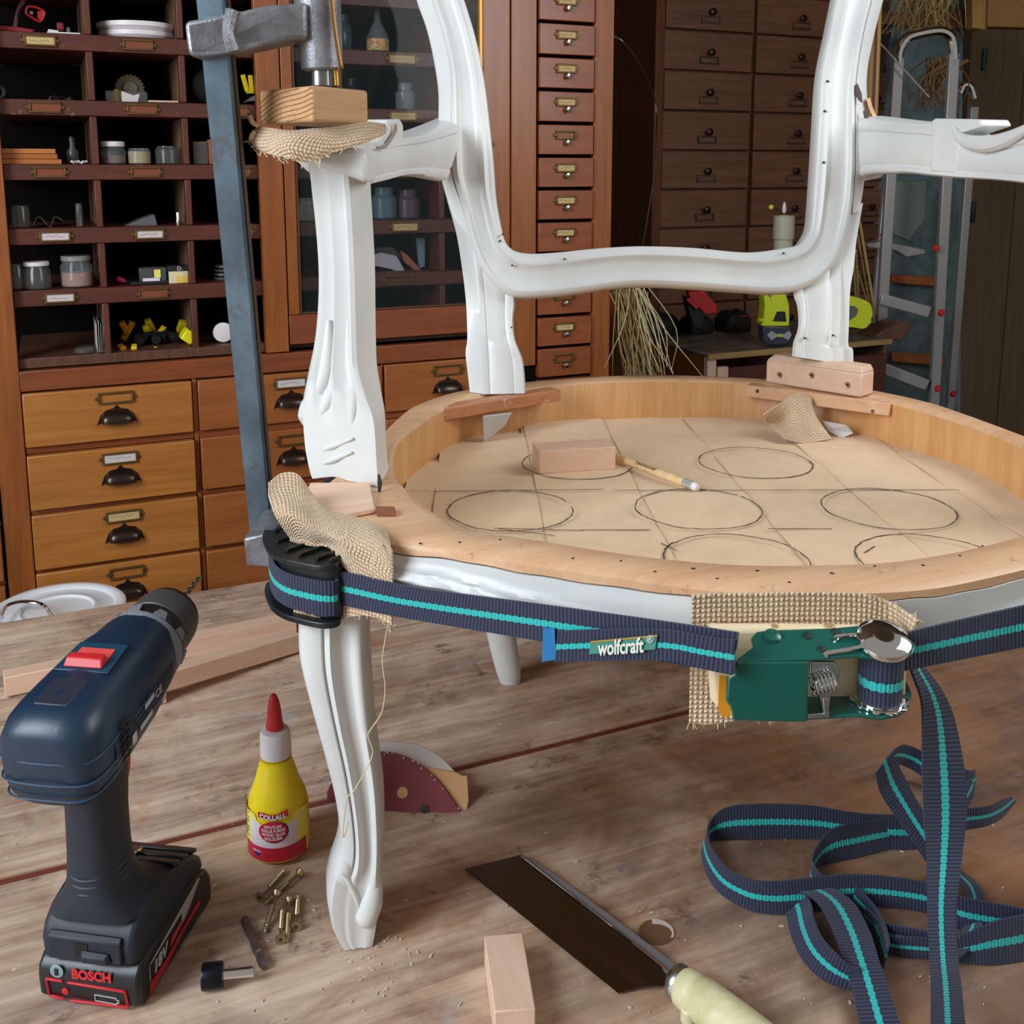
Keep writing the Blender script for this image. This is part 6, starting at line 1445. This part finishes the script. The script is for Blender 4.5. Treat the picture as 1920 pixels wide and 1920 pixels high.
# fifth row
jar('dusty jar half hidden at the left of the fifth shelf', 32, 4, .017, .043, glass='dustglass', fill=brown, fh=.5)
jar('glass jar with a white screw lid on the fifth shelf', 71, 4, .0225, .040, y=YC+.04, lid=white, glass='dustglass', lidh=.006)
jar('wide jar with a glass stopper and pinkish brown contents on the fifth shelf', 146, 4, .027, .046, y=YC+.05, lid=plain('ground_glass_lid', (150, 150, 144), .2, .3), fill=plain('pinkish_contents', (150, 108, 90), .8), fh=.55, glass='glass')
t = T('marker_pen', 'pink capped dark pen lying in the fifth row', 'pen', q3(230, 530, YC+.05).x, YC+.05, SH[4]+.004)
MB().cyl(q3(220, 522, YC+.05), q3(232, 527, YC+.055), .0045, 12).build('cap', plain('magenta_cap', (206, 40, 96), .4), t); MB().cyl(q3(232, 527, YC+.055), q3(252, 536, YC+.06), .0042, 12).build('barrel', MT['black'], t)
t = T('blade_case', 'clear plastic case with white and yellow labels on the fifth shelf', 'case', q3(285, 525, YC+.04).x, YC+.04, SH[4]+.0006)
MB().b2((q3(262, 530, YC+.04).x, YC+.03, SH[4]+.001), (q3(312, 530, YC+.04).x, YC+.06, SH[4]+.030)).build('case_body', MT['dustglass'], t, .001)
MB().b2((q3(245, 530, YC+.04).x, YC+.028, SH[4]+.0008), (q3(316, 530, YC+.04).x, YC+.08, SH[4]+.006)).build('tray', MT['black'], t, .0005)
a = q3(268, 530, YC+.029).x; MB().b2((a, YC+.0290, SH[4]+.0065), (q3(300, 530, YC+.029).x, YC+.0296, SH[4]+.012)).build('white_label', MT['labelwhite'], t, smooth=False)
MB().b2((q3(290, 530, YC+.029).x, YC+.0284, SH[4]+.0125), (q3(302, 530, YC+.029).x, YC+.0290, SH[4]+.027)).build('yellow_label', MT['labelyellow'], t, smooth=False)
t = T('bulb_box', 'black topped cardboard box marked D on the fifth shelf', 'box', q3(335, 525, YC+.04).x, YC+.04, SH[4]+.0006)
x0, x1 = q3(316, 530, YC+.028).x, q3(354, 530, YC+.028).x
MB().b2((x0, YC+.028, SH[4]+.0008), (x1, YC+.060, SH[4]+.0325)).build('carton', plain('black_card', (26, 26, 28), .5), t, .0008)
MB().b2((x0+.001, YC+.0274, SH[4]+.001), (x1-.001, YC+.0279, SH[4]+.0225)).build('front_panel', plain('cream_card_print', (222, 206, 170), .5), t, smooth=False)
MB().b2((x0+.014, YC+.0270, SH[4]+.0012), (x1-.0012, YC+.0274, SH[4]+.0140)).build('yellow_print', plain('yellow_orange_print', (232, 190, 90), .5), t, smooth=False)
text_mesh('D.', .010, ((x0+x1)/2+.003, YC+.0272, SH[4]+.0275), (1, 0, 0), (0, 0, 1), 'lettering', MT['labelwhite'], t)
for k in range(4): tag(MB().lathe([(.020, 0), (.021-.003*(k % 2), .0045)], (q3(418+k, 530, YC+.08).x, YC+.07, SH[4]+.001+.0075*k), 24).build('metal_plate', plain('dull_plate%d' % k, (112-10*k, 112-10*k, 110-10*k), .4, .5), None), ('lowest', 'second', 'third', 'topmost')[k]+' grey round plate of the stack beside the clamp bar', 'plate', 'grey round plates')
# sixth row
for k in range(5):
    x = q3(181+3.2*k, 640, YC+.03).x; tag(MB().prism([V((x, YC+.02, .2552)), V((x+.0005+.001*k, YC+.02, .2552+.052+.004*(k % 2))), V((x+.0012+.001*k, YC+.14, .2552+.052)), V((x+.0007, YC+.14, .2552))], (.0009, 0, 0)).build('paper_folder', plain('folder_paper%d' % k, (190-14*k, 186-14*k, 180-14*k), .8), None), ('first', 'second', 'third', 'fourth', 'fifth')[k]+' paper folder from the left, on edge in the bottom left pigeonhole', 'paper', 'paper folders on edge')
jar('low clear glass lid at the front of the bottom left pigeonhole', 158, 5, .016, .010, y=YC+.03, glass='dustglass')
ob_ = plain('amber_handle', (190, 120, 20), .4)
hs = [((228, 604), (238, 622), .0075), ((248, 604), (232, 634), .008), ((276, 600), (286, 618), .009), ((292, 636), (306, 616), .0075), ((272, 612), (280, 628), .008), ((344, 603), (338, 618), .010), ((352, 630), (352, 631), .0165), ((232, 656), (226, 651), .008), ((251, 655), (252, 650), .007), ((292, 656), (292, 653), .005)]
lbs = ['amber handled tool farthest left in the tool pile', 'orange yellow handle at the upper left of the tool pile', 'upright yellow handle in the middle back of the tool pile', 'slanted yellow handle in the centre of the tool pile', 'yellow handle behind the slanted one in the tool pile', 'dull yellow square handle behind the bright one', 'bright yellow square handle end facing the room', 'amber handle lying at the front left of the tool pile', 'yellow faceted handle tip at the front of the tool pile', 'small yellow tip at the front beneath the slanted handle']
for k, ((a, b_, r), l) in enumerate(zip(hs, lbs)):
    y = YC+(.045 if k == 6 else .035 if k > 6 else .09+.01*(k % 3)); P, Q = q3(*a, y), q3(*b_, y+.012)
    if k == 6: P, Q = q3(352, 629, YC+.03), q3(352, 629, YC+.075)
    t = T('screwdriver', l, 'tool', P.x, P.y, P.z-r, 'yellow handled tools in the bottom pigeonhole')
    R_ = M.Rotation(math.radians(38), 3, 'Y')
    if k == 6: MB().box((P+Q)/2, (r*1.35, .040, r*1.35), R_).build('handle', plain('vivid_yellow', (244, 232, 30), .4), t, .002)
    else: MB().bar(P, Q+(Q-P).normalized()*.004, r*1.4, r*1.3, (1, 0, 0)).build('handle', ylw if k not in (0, 1, 7) else ob_, t, .0015)
    S0 = Q; S1 = V((Q.x+.01*math.sin(k), Q.y+.05, max(.262, Q.z-.02))); MB().cyl(S0, S1, r*.45, 10).build('shaft', MT['black'], t)
mb = MB()
for k in range(7): p = q3(262+11*k, 645, YC+.06); mb.lathe([(.008, -.012), (.010, 0), (.007, .010)], (p.x, YC+.07+.01*(k % 3), .268), 10, (math.sin(k), 1, .3))
o = mb.build('dark_handles', MT['black'], None); tag(o, 'black tool grips heaped under the yellow handles', 'tool', kind='stuff')
p = q3(420, 634, YC+.03); tag(MB().lathe([(.0185, 0), (.0185, .006), (.016, .007)], (p.x, YC+.045, .2552+.0188), 28, (.1, -1, .1)).build('white_disc', white, None), 'white round disc standing at the right of the bottom row', 'disc')
p = q3(441, 634, YC+.04); tag(MB().lathe([(.008, 0), (.011, .012), (.007, .024), (.003, .030)], (p.x, YC+.05, .256), 12).build('plastic_bag', MT['labelwhite'], None), 'small crumpled white bag beside the white disc', 'bag')
# behind the glass door
YG = YC+.10
t = T('syrup_bottle', 'clear bottle with a floral red label behind the cabinet glass', 'bottle', q3(708, 70, YG).x, YG, SH[0]+.0006); x = q3(708, 70, YG).x
MB().lathe([(.021, 0), (.022, .003), (.022, .030), (.010, .055), (.006, .062), (.006, .080)], (x, YG, SH[0]+.001), 24).build('bottle_glass', MT['glass'], t)
MB().lathe([(.0222, .004), (.0222, .026)], (x, YG, SH[0]+.001), 24, caps=False).build('floral_label', (lambda t_: (t_.base(t_.ramp(t_.noise(t_.coord('Object', (1, 1, 1)), 120., 2), [(.35, lin((210, 60, 70))), (.5, lin((220, 190, 120))), (.65, lin((90, 120, 60)))])), t_.m)[-1])(NT('floral_print')), t)
for u, row, r, h, l, c in ((640, 0, .020, .06, 'bluish bottle left behind the cabinet glass', (60, 84, 92)), (655, 1, .018, .05, 'dark blue jar behind the lower label in the cabinet', (34, 54, 66)), (760, 1, .020, .045, 'dim clear tumbler behind the cabinet glass', (110, 120, 122)), (720, 2, .026, .055, 'tall pale blue bottle behind the glass', (84, 104, 116)), (865, 2, .022, .040, 'whitish round tub at the right behind the glass', (190, 180, 166)), (765, 2, .024, .05, 'purple grey bundle jar in the third glazed row', (84, 66, 84)), (575, 2, .020, .036, 'roll of pale tape left behind the glass', (150, 146, 138))):
    p = q3(u, {0: 85, 1: 195, 2: 400}[row], YG); z = SH[{0: 0, 1: 1, 2: 3}[row]]+.0008
    t = T('jar', l, 'jar', p.x, YG, z); MB().lathe([(r*.9, 0), (r, .003), (r, h*.75), (r*.7, h*.9), (r*.7, h)], (p.x, YG, z), 20).build('jar_body', plain('jar_tint_%d' % u, c, .25), t); MB().lathe([(r*.74, h), (r*.74, h+.008)], (p.x, YG, z), 20).build('lid', plain('jar_lid_%d' % u, tuple(int(k*.8) for k in c), .4), t)
for k, (pts, c, l) in enumerate(((((690, 480), (716, 474), (744, 480), (762, 512), (758, 516), (735, 505), (700, 498)), (170, 162, 176), 'crumpled white paper leaning behind the glass'), (((752, 470), (760, 492), (786, 512), (796, 512), (764, 478)), (150, 90, 76), 'reddish strip of card beside the white paper'), (((782, 446), (797, 446), (797, 500), (788, 502)), (110, 130, 144), 'narrow pale blue card behind the glass'), (((700, 466), (735, 462), (760, 488), (740, 500), (700, 484)), (72, 70, 64), 'grey green folded sheet behind the white paper'))):
    tag(MB().prism([q3(u, v, YG+.02*(k == 3)) for u, v in pts], (0, .012, 0)).build('paper', plain('glazed_paper%d' % k, c, .8), None, .001), l, 'paper')

# ------------------------------------------------------------ dark drawer cabinet in the background
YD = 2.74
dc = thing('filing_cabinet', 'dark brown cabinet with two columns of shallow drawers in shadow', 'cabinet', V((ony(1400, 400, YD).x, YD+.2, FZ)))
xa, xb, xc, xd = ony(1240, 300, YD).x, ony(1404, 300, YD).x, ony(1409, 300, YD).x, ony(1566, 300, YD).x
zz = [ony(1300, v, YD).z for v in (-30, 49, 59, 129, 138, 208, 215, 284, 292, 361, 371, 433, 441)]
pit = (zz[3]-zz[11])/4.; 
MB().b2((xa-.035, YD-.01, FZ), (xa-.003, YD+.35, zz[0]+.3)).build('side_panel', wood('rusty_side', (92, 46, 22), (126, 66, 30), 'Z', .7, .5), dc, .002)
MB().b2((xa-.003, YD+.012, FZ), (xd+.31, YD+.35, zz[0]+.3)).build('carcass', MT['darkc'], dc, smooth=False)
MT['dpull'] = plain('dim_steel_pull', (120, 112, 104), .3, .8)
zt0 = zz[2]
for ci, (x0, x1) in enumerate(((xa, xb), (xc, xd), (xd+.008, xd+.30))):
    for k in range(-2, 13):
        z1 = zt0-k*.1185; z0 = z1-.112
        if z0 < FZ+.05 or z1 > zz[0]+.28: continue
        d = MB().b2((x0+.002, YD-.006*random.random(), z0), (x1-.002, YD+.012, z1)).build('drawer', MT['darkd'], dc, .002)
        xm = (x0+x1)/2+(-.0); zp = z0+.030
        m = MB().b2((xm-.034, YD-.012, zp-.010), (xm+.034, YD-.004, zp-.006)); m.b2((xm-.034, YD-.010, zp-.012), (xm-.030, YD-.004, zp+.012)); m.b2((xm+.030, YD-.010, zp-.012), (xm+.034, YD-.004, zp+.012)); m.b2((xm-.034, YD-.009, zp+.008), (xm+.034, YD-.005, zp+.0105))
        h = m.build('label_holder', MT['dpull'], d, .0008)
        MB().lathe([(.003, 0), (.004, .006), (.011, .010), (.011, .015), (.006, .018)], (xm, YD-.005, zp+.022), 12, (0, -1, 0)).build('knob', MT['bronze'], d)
tag(MB().tube([at(u, v, F) for u, v, F in ((1152, 68, 2.0), (1170, 80, 2.0), (1195, 112, 2.05), (1215, 150, 2.1), (1228, 190, 2.15), (1231, 215, 2.15), (1231, 246, 2.2), (1226, 330, 2.25), (1205, 460, 2.3))], .0016, 6, 5).build('wire', MT['steel'], None), 'thin bright wire arching down between the two cabinets', 'wire')
# leaning brown board and dried stalks between the cabinets
tag(MB().bar(at(1146, 800, 2.35), at(1140, 470, 2.35), .05, .02, (_cy, -_sy, 0)).build('leaning_board', MT['carcass'], None, .002), 'red brown board leaning right of the small drawers', 'board')
def stalks(n, p0, p1, s0, s1, F, name, label, seed, r=.0012, cols=((150, 124, 76), (116, 96, 60), (178, 152, 100)), bend=.02):
    random.seed(seed); objs = []
    for c in range(len(cols)):
        mb = MB()
        for k in range(n//len(cols)):
            a = at(p0[0]+random.gauss(0, s0), p0[1]+random.uniform(-4, 4), F+random.uniform(-.03, .03)); b_ = at(p1[0]+random.gauss(0, s1), p1[1]+random.uniform(-12, 12), F+random.uniform(-.05, .05))
            m_ = a.lerp(b_, .5)+V((random.uniform(-bend, bend), 0, random.uniform(-bend, bend)*.3)); mb.tube([a, m_, b_], [r, r*.9, r*.4], 5, 4)
        nm = 'straw_%d_%d_%d' % cols[c]; m = bpy.data.materials.get(nm) or plain(nm, cols[c], .8)
        if c == 0: o = mb.build(name, m, None); root = tag(o, label, 'dried stalks', kind='stuff')
        else: mb.build('darker_stalks', m, root)['kind'] = 'stuff'
    return root
stalks(150, (1172, 545), (1205, 720), 12, 18, 2.25, 'dried_stalks', 'bundle of dried stalks standing behind the chair rail', 5, .0016)
stalks(12, (1190, 520), (1240, 700), 10, 45, 2.2, 'loose_stalks', 'few loose pale stalks splaying beside the low table', 9, .0014, ((190, 176, 140),), .05)
# ------------------------------------------------------------ low table with chargers and lamps
A = onz(1327, 664, .095); yt = A.y; xt1 = onz(1646, 632, .095).x+.02
tb = thing('side_table', 'small worn table with a stained dark top in the background', 'table', V((1.85, 2.4, FZ)))
MT['ttop'] = (lambda t: (t.base(t.ramp(t.noise(t.coord('Object', (1, 4, 1)), 6., 5, .7), [(.3, lin((70, 64, 60))), (.7, lin((140, 126, 112)))])), t.set(Roughness=.28), t.m)[-1])(NT('stained_table_top'))
MB().b2((A.x, yt, .086), (xt1, yt+.38, .095)).build('table_top', MT['ttop'], tb, .002)
MB().b2((A.x, yt-.004, .0785), (xt1, yt-.0005, .094)).build('edge_strip', wood('ochre_edge', (150, 118, 70), (180, 146, 92), 'X', 1., .6), tb, .001)
MB().b2((A.x+.002, yt+.002, -.16), (A.x+.030, yt+.020, .085)).build('leg', MT['newwood_y'], tb, .001); MB().b2((A.x+.036, yt+.003, -.30), (A.x+.07, yt+.02, .055)).build('drawer_side', MT['newwood_y'], tb, .001)
MB().b2((A.x+.07, yt+.004, -.30), (xt1-.01, yt+.02, .050)).build('front_panel', plain('maroon_panel', (86, 44, 36), .6), tb, .001)
MB().b2((A.x+.002, yt+.03, FZ), (A.x+.012, yt+.29, .085)).build('side_panel', MT['carcass'], tb); MB().b2((xt1-.01, yt+.03, FZ), (xt1, yt+.29, .085)).build('side_panel', MT['darkc'], tb)
# dark tray under the far right of the table
tag(MB().prism([at(u, v, 2.98) for u, v in ((1640, 632), (1690, 640), (1712, 612), (1700, 602), (1655, 620))], (0, .08, 0)).build('wooden_trough', MT['darkc'], None, .003), 'dark curved wooden trough behind the ladder rung', 'trough')
def tp(u, v): return onz(u, v, .0955)
def pack(label, u0, u1, vb, h, y_off=0, red=False, name='battery_charger', grp='battery chargers on the low table'):
    P, Q = tp(u0, vb), tp(u1, vb); w_ = (Q-P).length; t = thing(name, label, 'charger', (P+Q)/2, grp)
    c = (P+Q)/2; X = V((1, 0, 0)); 
    MB().rings([rrect(V((c.x, c.y+.05, z)), w_/2*k, .045*k, V((1, 0, 0)), V((0, 1, 0)), 4, 24) for z, k in ((.0957, .93), (.101, 1), (.0957+h*.6, .98), (.0957+h*.85, .8), (.0957+h, .6))]).build('case', MT['black'], t, ang=50)
    MB().b2((c.x-w_*.3, c.y+.000, .0957+h*.32), (c.x-w_*.1, c.y+.005, .0957+h*.45)).build('highlight_band', MT['blackplastic'], t, .001)
    MB().tube([V((c.x-w_*.35, c.y+.03, .0957+h*.9)), V((c.x-w_*.1, c.y+.03, .0957+h*1.12)), V((c.x+w_*.25, c.y+.03, .0957+h*.9))], .004, 8).build('cable', MT['black'], t)
    return t
pack('black charger at the left end of the low table', 1215, 1290, 632, .060)
pack('black charger under the red battery', 1295, 1350, 628, .052)
t3 = pack('black charger right of the red battery, with a faint red mark', 1362, 1422, 624, .060)
P = tp(1385, 624); MB().b2((P.x-.0, P.y+.002, .142), (P.x+.03, P.y+.006, .147)).build('red_mark', plain('dim_red_mark', (150, 40, 44), .5), t3)
rb = thing('battery_pack', 'red and black battery pack tilted on its charger', 'battery', at(1318, 606, 2.93))
R_ = [at(u, v, 2.92) for u, v in ((1290, 548), (1320, 545), (1346, 574), (1344, 588), (1322, 590), (1294, 562))]
MB().prism(R_, VW*.06).build('red_cover', MT['red'], rb, .004, seg=3)
MB().prism([at(u, v, 2.91) for u, v in ((1286, 556), (1294, 562), (1320, 592), (1320, 616), (1300, 616), (1290, 580))], VW*.07).build('case', MT['black'], rb, .003)
MB().bar(at(1289, 560, 2.90), at(1308, 578, 2.90), .010, .003, (0, 0, 1)).build('red_clip', MT['red'], rb, .001)
# green lantern-like cartridge gun standing up
gp = tp(1461, 652); gn = thing('cartridge_gun', 'lime green and grey cordless tool standing upright with a frosted tube', 'power tool', gp)
lime = plain('lime_green_plastic', (196, 208, 34), .42); Fg = gp.dot(VW)
def g2(u, v, d=0.): return at(u, v, Fg+d)
MB().prism([g2(u, v) for u, v in ((1431, 640), (1430, 614), (1436, 610), (1482, 612), (1486, 634), (1478, 648), (1440, 648))], VW*.06).build('battery_foot', plain('slate_battery', (52, 58, 70), .35), gn, .005, seg=3)
MB().prism([g2(u, v, -.004) for u, v in ((1428, 612), (1432, 596), (1434, 572), (1432, 556), (1440, 552), (1446, 560), (1448, 552), (1474, 552), (1480, 570), (1481, 596), (1480, 612))], VW*.066).build('body', lime, gn, .005, seg=3)
MB().prism([g2(u, v, -.0055) for u, v in ((1449, 602), (1457, 584), (1472, 584), (1474, 603))], -VW*.001).build('dark_plate', MT['black'], gn)
MB().prism([g2(u, v, -.0015) for u, v in ((1438, 628), (1446, 620), (1456, 626), (1470, 626), (1480, 620), (1484, 628), (1478, 638), (1468, 632), (1456, 632), (1446, 638))], -VW*.002).build('grey_emblem', plain('grey_trim', (150, 150, 160), .4), gn)
MB().b2(g2(1455, 631, -.004), g2(1468, 627, -.003)).build('lime_badge', lime, gn); MB().box(g2(1427, 600), (.012, .014, .008)).build('side_button', lime, gn, .002)
MB().cyl(g2(1466, 553, .03), g2(1467, 470, .03), .018, 18).build('neck', plain('grey_neck', (120, 118, 112), .5), gn)
fz = plain('frosted_tube', (196, 192, 170), .4, Alpha=.8)
MB().lathe([(.0255, 0), (.0255, .058), (.0285, .062), (.0285, .122), (.026, .124)], g2(1467, 490, .03), 24).build('frosted_tube', fz, gn)
MB().lathe([(.013, .0), (.013, .125)], g2(1467, 490, .03), 16).build('filling', plain('pale_yellow_filling', (206, 196, 120), .6), gn)
MB().lathe([(.003, 0), (.006, .008), (.005, .020), (.002, .030)], g2(1470, 400, .03), 12).build('nozzle', white, gn); MB().lathe([(.006, 0), (.006, .003)], g2(1446, 388, .03), 14, VW).build('lime_tab', lime, gn); MB().tube([g2(1446, 388, .032), g2(1456, 392, .032), g2(1469, 401, .032)], .0016, 6).build('tab_arm', MT['black'], gn)
tt = thing('work_lamp', 'lime green lamp lying on the table behind the chair upright', 'lamp', tp(1612, 640))
Ft = 2.86
MB().skin([[at(u, v, Ft+d) for u, v in c] for c, d in ((((1560, 548), (1600, 556), (1630, 568), (1636, 590), (1632, 600)), 0), (((1560, 612), (1600, 614), (1620, 616), (1630, 608), (1634, 602)), 0), (((1560, 612), (1600, 614), (1620, 616), (1630, 608), (1634, 602)), .07), (((1560, 548), (1600, 556), (1630, 568), (1636, 590), (1632, 600)), .07))], 4).build('shell', lime, tt, .004, ang=50)
MB().prism([at(u, v, Ft-.002) for u, v in ((1580, 572), (1602, 574), (1608, 580), (1604, 592), (1592, 600), (1575, 600))], -VW*.003).build('grey_grip', plain('grey_rubber', (92, 90, 88), .6), tt)

# ------------------------------------------------------------ aluminium step ladders, dried grass, wall pieces
def ladder(label, Lt, Lb, Rt, Rb, F, wdt, rung=(), top=None, red=()):
    t = thing('step_ladder', label, 'ladder', at(Lb[0], Lb[1], F)); t['group'] = 'folded ladders by the door'
    for a, b_ in ((Lt, Lb), (Rt, Rb)): MB().bar(at(*a, F), at(*b_, F+.05), wdt, .022, (_cy, -_sy, 0)).build('stile', MT['alu'], t, .003)
    if top: MB().tube([at(u, v, F) for u, v in top], wdt*.5, 10, 4).build('top_loop', MT['chrome'], t)
    for a, b_ in rung: MB().bar(at(*a, F+.02), at(*b_, F+.02), .034, .018, (0, 0, 1)).build('tread', MT['alu'], t, .003)
    for u, v in red: MB().lathe([(.008, 0), (.011, .006), (.008, .012), (0, .013)], at(u, v, F-.014), 14, -VW).build('red_cap', MT['red'], t)
    return t
FLd = 3.05
ladder('tall aluminium step ladder with a shiny rounded hoop top', (1684, 108), (1640, 800), (1788, 100), (1748, 800), FLd, .030, rung=[((1650, 560), (1742, 585)), ((1655, 690), (1738, 722))], top=((1684, 118), (1686, 95), (1700, 72), (1725, 63), (1760, 58), (1780, 66), (1787, 84), (1789, 112)), red=((1754, 465), (1763, 586), (1757, 728)))
ladder('second aluminium ladder with a lower hoop, behind the tall one', (1663, 345), (1622, 800), (1826, 200), (1778, 800), FLd+.25, .026, top=((1798, 175), (1806, 160), (1818, 162), (1826, 185)), red=((1786, 738), (1655, 440)))
tag(MB().prism([at(u, v, FLd+.12) for u, v in ((1625, 458), (1655, 452), (1735, 468), (1735, 476), (1700, 482), (1680, 470), (1630, 464))], VW*.06).build('ladder_tray', MT['alu'], None, .002), 'scuffed metal tray hung between the ladders', 'tray')
tag(MB().prism([at(u, v, FLd+.16) for u, v in ((1668, 340), (1738, 338), (1736, 410), (1704, 452), (1676, 440))], VW*.02).build('frosted_sheet', plain('pale_green_sheet', (112, 128, 120), .5, Alpha=.9), None, .003), 'pale green frosted plastic sheet between the ladders', 'sheet')
# grey blue back board with orange rails
bw = thing('rear_rack', 'blue grey panel with orange horizontal slats behind the ladders', 'panel', at(1700, 700, 3.0))
MB().prism([at(u, v, 3.55) for u, v in ((1640, -60), (1800, -60), (1795, 860), (1640, 860))], VW*.03).build('panel', plain('blue_grey_panel', (96, 112, 116), .8, var=.3), bw)
ors = plain('orange_slat', (170, 92, 40), .6, var=.2)
for v0, v1 in ((518, 534), (664, 682)): MB().prism([at(u, v, 3.50) for u, v in ((1672, v0-4), (1770, v0+4), (1770, v1+4), (1672, v1-4))], VW*.02).build('slat', ors, bw, .002)
for v0, v1 in ((24, 46),): MB().prism([at(u, v, 3.50) for u, v in ((1655, v0), (1830, v0-8), (1830, v1+10), (1655, v1))], VW*.03).build('slat', plain('brown_plank', (110, 64, 40), .7, var=.2), bw, .002)
MB().prism([at(u, v, 3.5) for u, v in ((1640, 0), (1660, 0), (1660, 16), (1640, 18))], VW*.03).build('slat', MT['darkc'], bw)
tag(MB().prism([at(u, v, 3.60) for u, v in ((1800, -60), (1806, -60), (1800, 860), (1788, 860))], VW*.05).build('pale_lath', plain('pale_blue_lath', (130, 150, 172), .7, var=.2), None), 'narrow pale blue lath beside the plank door', 'lath')
tag(MB().prism([at(u, v, 3.44) for u, v in ((1640, 70), (1672, 60), (1630, 230), (1622, 230))], VW*.03).build('cane_pole', MT['darkgap'], None), 'dark gap board left of the ladder hoop', 'board')
random.seed(21)
t = thing('cane_poles', 'bamboo and wine red poles leaning behind the right stile of the chair', 'poles', at(1645, 230, 2.6))
for a, b_, c, r in (((1652, -40), (1641, 240), (186, 150, 84), .006), ((1646, -40), (1636, 240), (110, 30, 44), .004), ((1640, -40), (1629, 240), (160, 128, 74), .007), ((1636, 40), (1622, 240), (140, 112, 66), .005)):
    MB().cyl(at(*b_, 2.9), at(*a, 2.92), r, 10).build('pole', plain('pole_%d' % c[0], c, .5), t)
t = thing('bamboo_canes', 'thin pale canes fanning down behind the chair upright onto the table', 'canes', at(1620, 620, 2.5))
for (a, b_, r) in (((1612, 415), (1646, 618), .0040), ((1608, 440), (1638, 572), .0024), ((1604, 470), (1612, 560), .0045), ((1606, 500), (1640, 600), .0022), ((1600, 480), (1608, 566), .003), ((1612, 560), (1645, 620), .002)):
    MB().cyl(onz(b_[0], max(b_[1], 612), .0965), at(*a, 2.95), r, 8).build('cane', plain('cane_straw', (186, 160, 104), .6) if 'cane_straw' not in bpy.data.materials else bpy.data.materials['cane_straw'], t)
stalks(130, (1745, -60), (1735, 60), 34, 34, 3.24, 'dried_grass', 'dried grass hanging from above the ladder', 31, .0018, ((170, 142, 84), (128, 106, 66), (196, 170, 112)), .04)
stalks(46, (1770, 110), (1745, 200), 22, 30, 3.22, 'dried_leaves', 'curled dried leaves seen through the ladder hoop', 33, .0024, ((160, 122, 74), (122, 92, 58)), .06)
tag(MB().cyl(at(1640, 70, 3.0), at(1742, 182, 3.0), .0028, 8).build('thin_rod', MT['alu'], None), 'thin pale rod slanting behind the ladder hoop', 'rod')
tag(MB().prism([at(u, v, 3.42) for u, v in ((1822, -60), (1860, -60), (1856, 50), (1846, 56), (1824, 52))], VW*.06).build('yellow_post', wood('yellow_pine_post', (170, 128, 66), (206, 162, 92), 'Z', .8, .6), None, .003), 'yellow pine post end at the upper right', 'post')
tag(MB().prism([at(u, v, 3.40) for u, v in ((1856, -60), (2010, -60), (2010, 40), (1930, 52), (1852, 50))], VW*.06).build('hanging_plank', wood('amber_plank', (136, 96, 48), (168, 124, 66), 'X', .8, .6), None, .003), 'amber plank across the top right corner', 'plank')
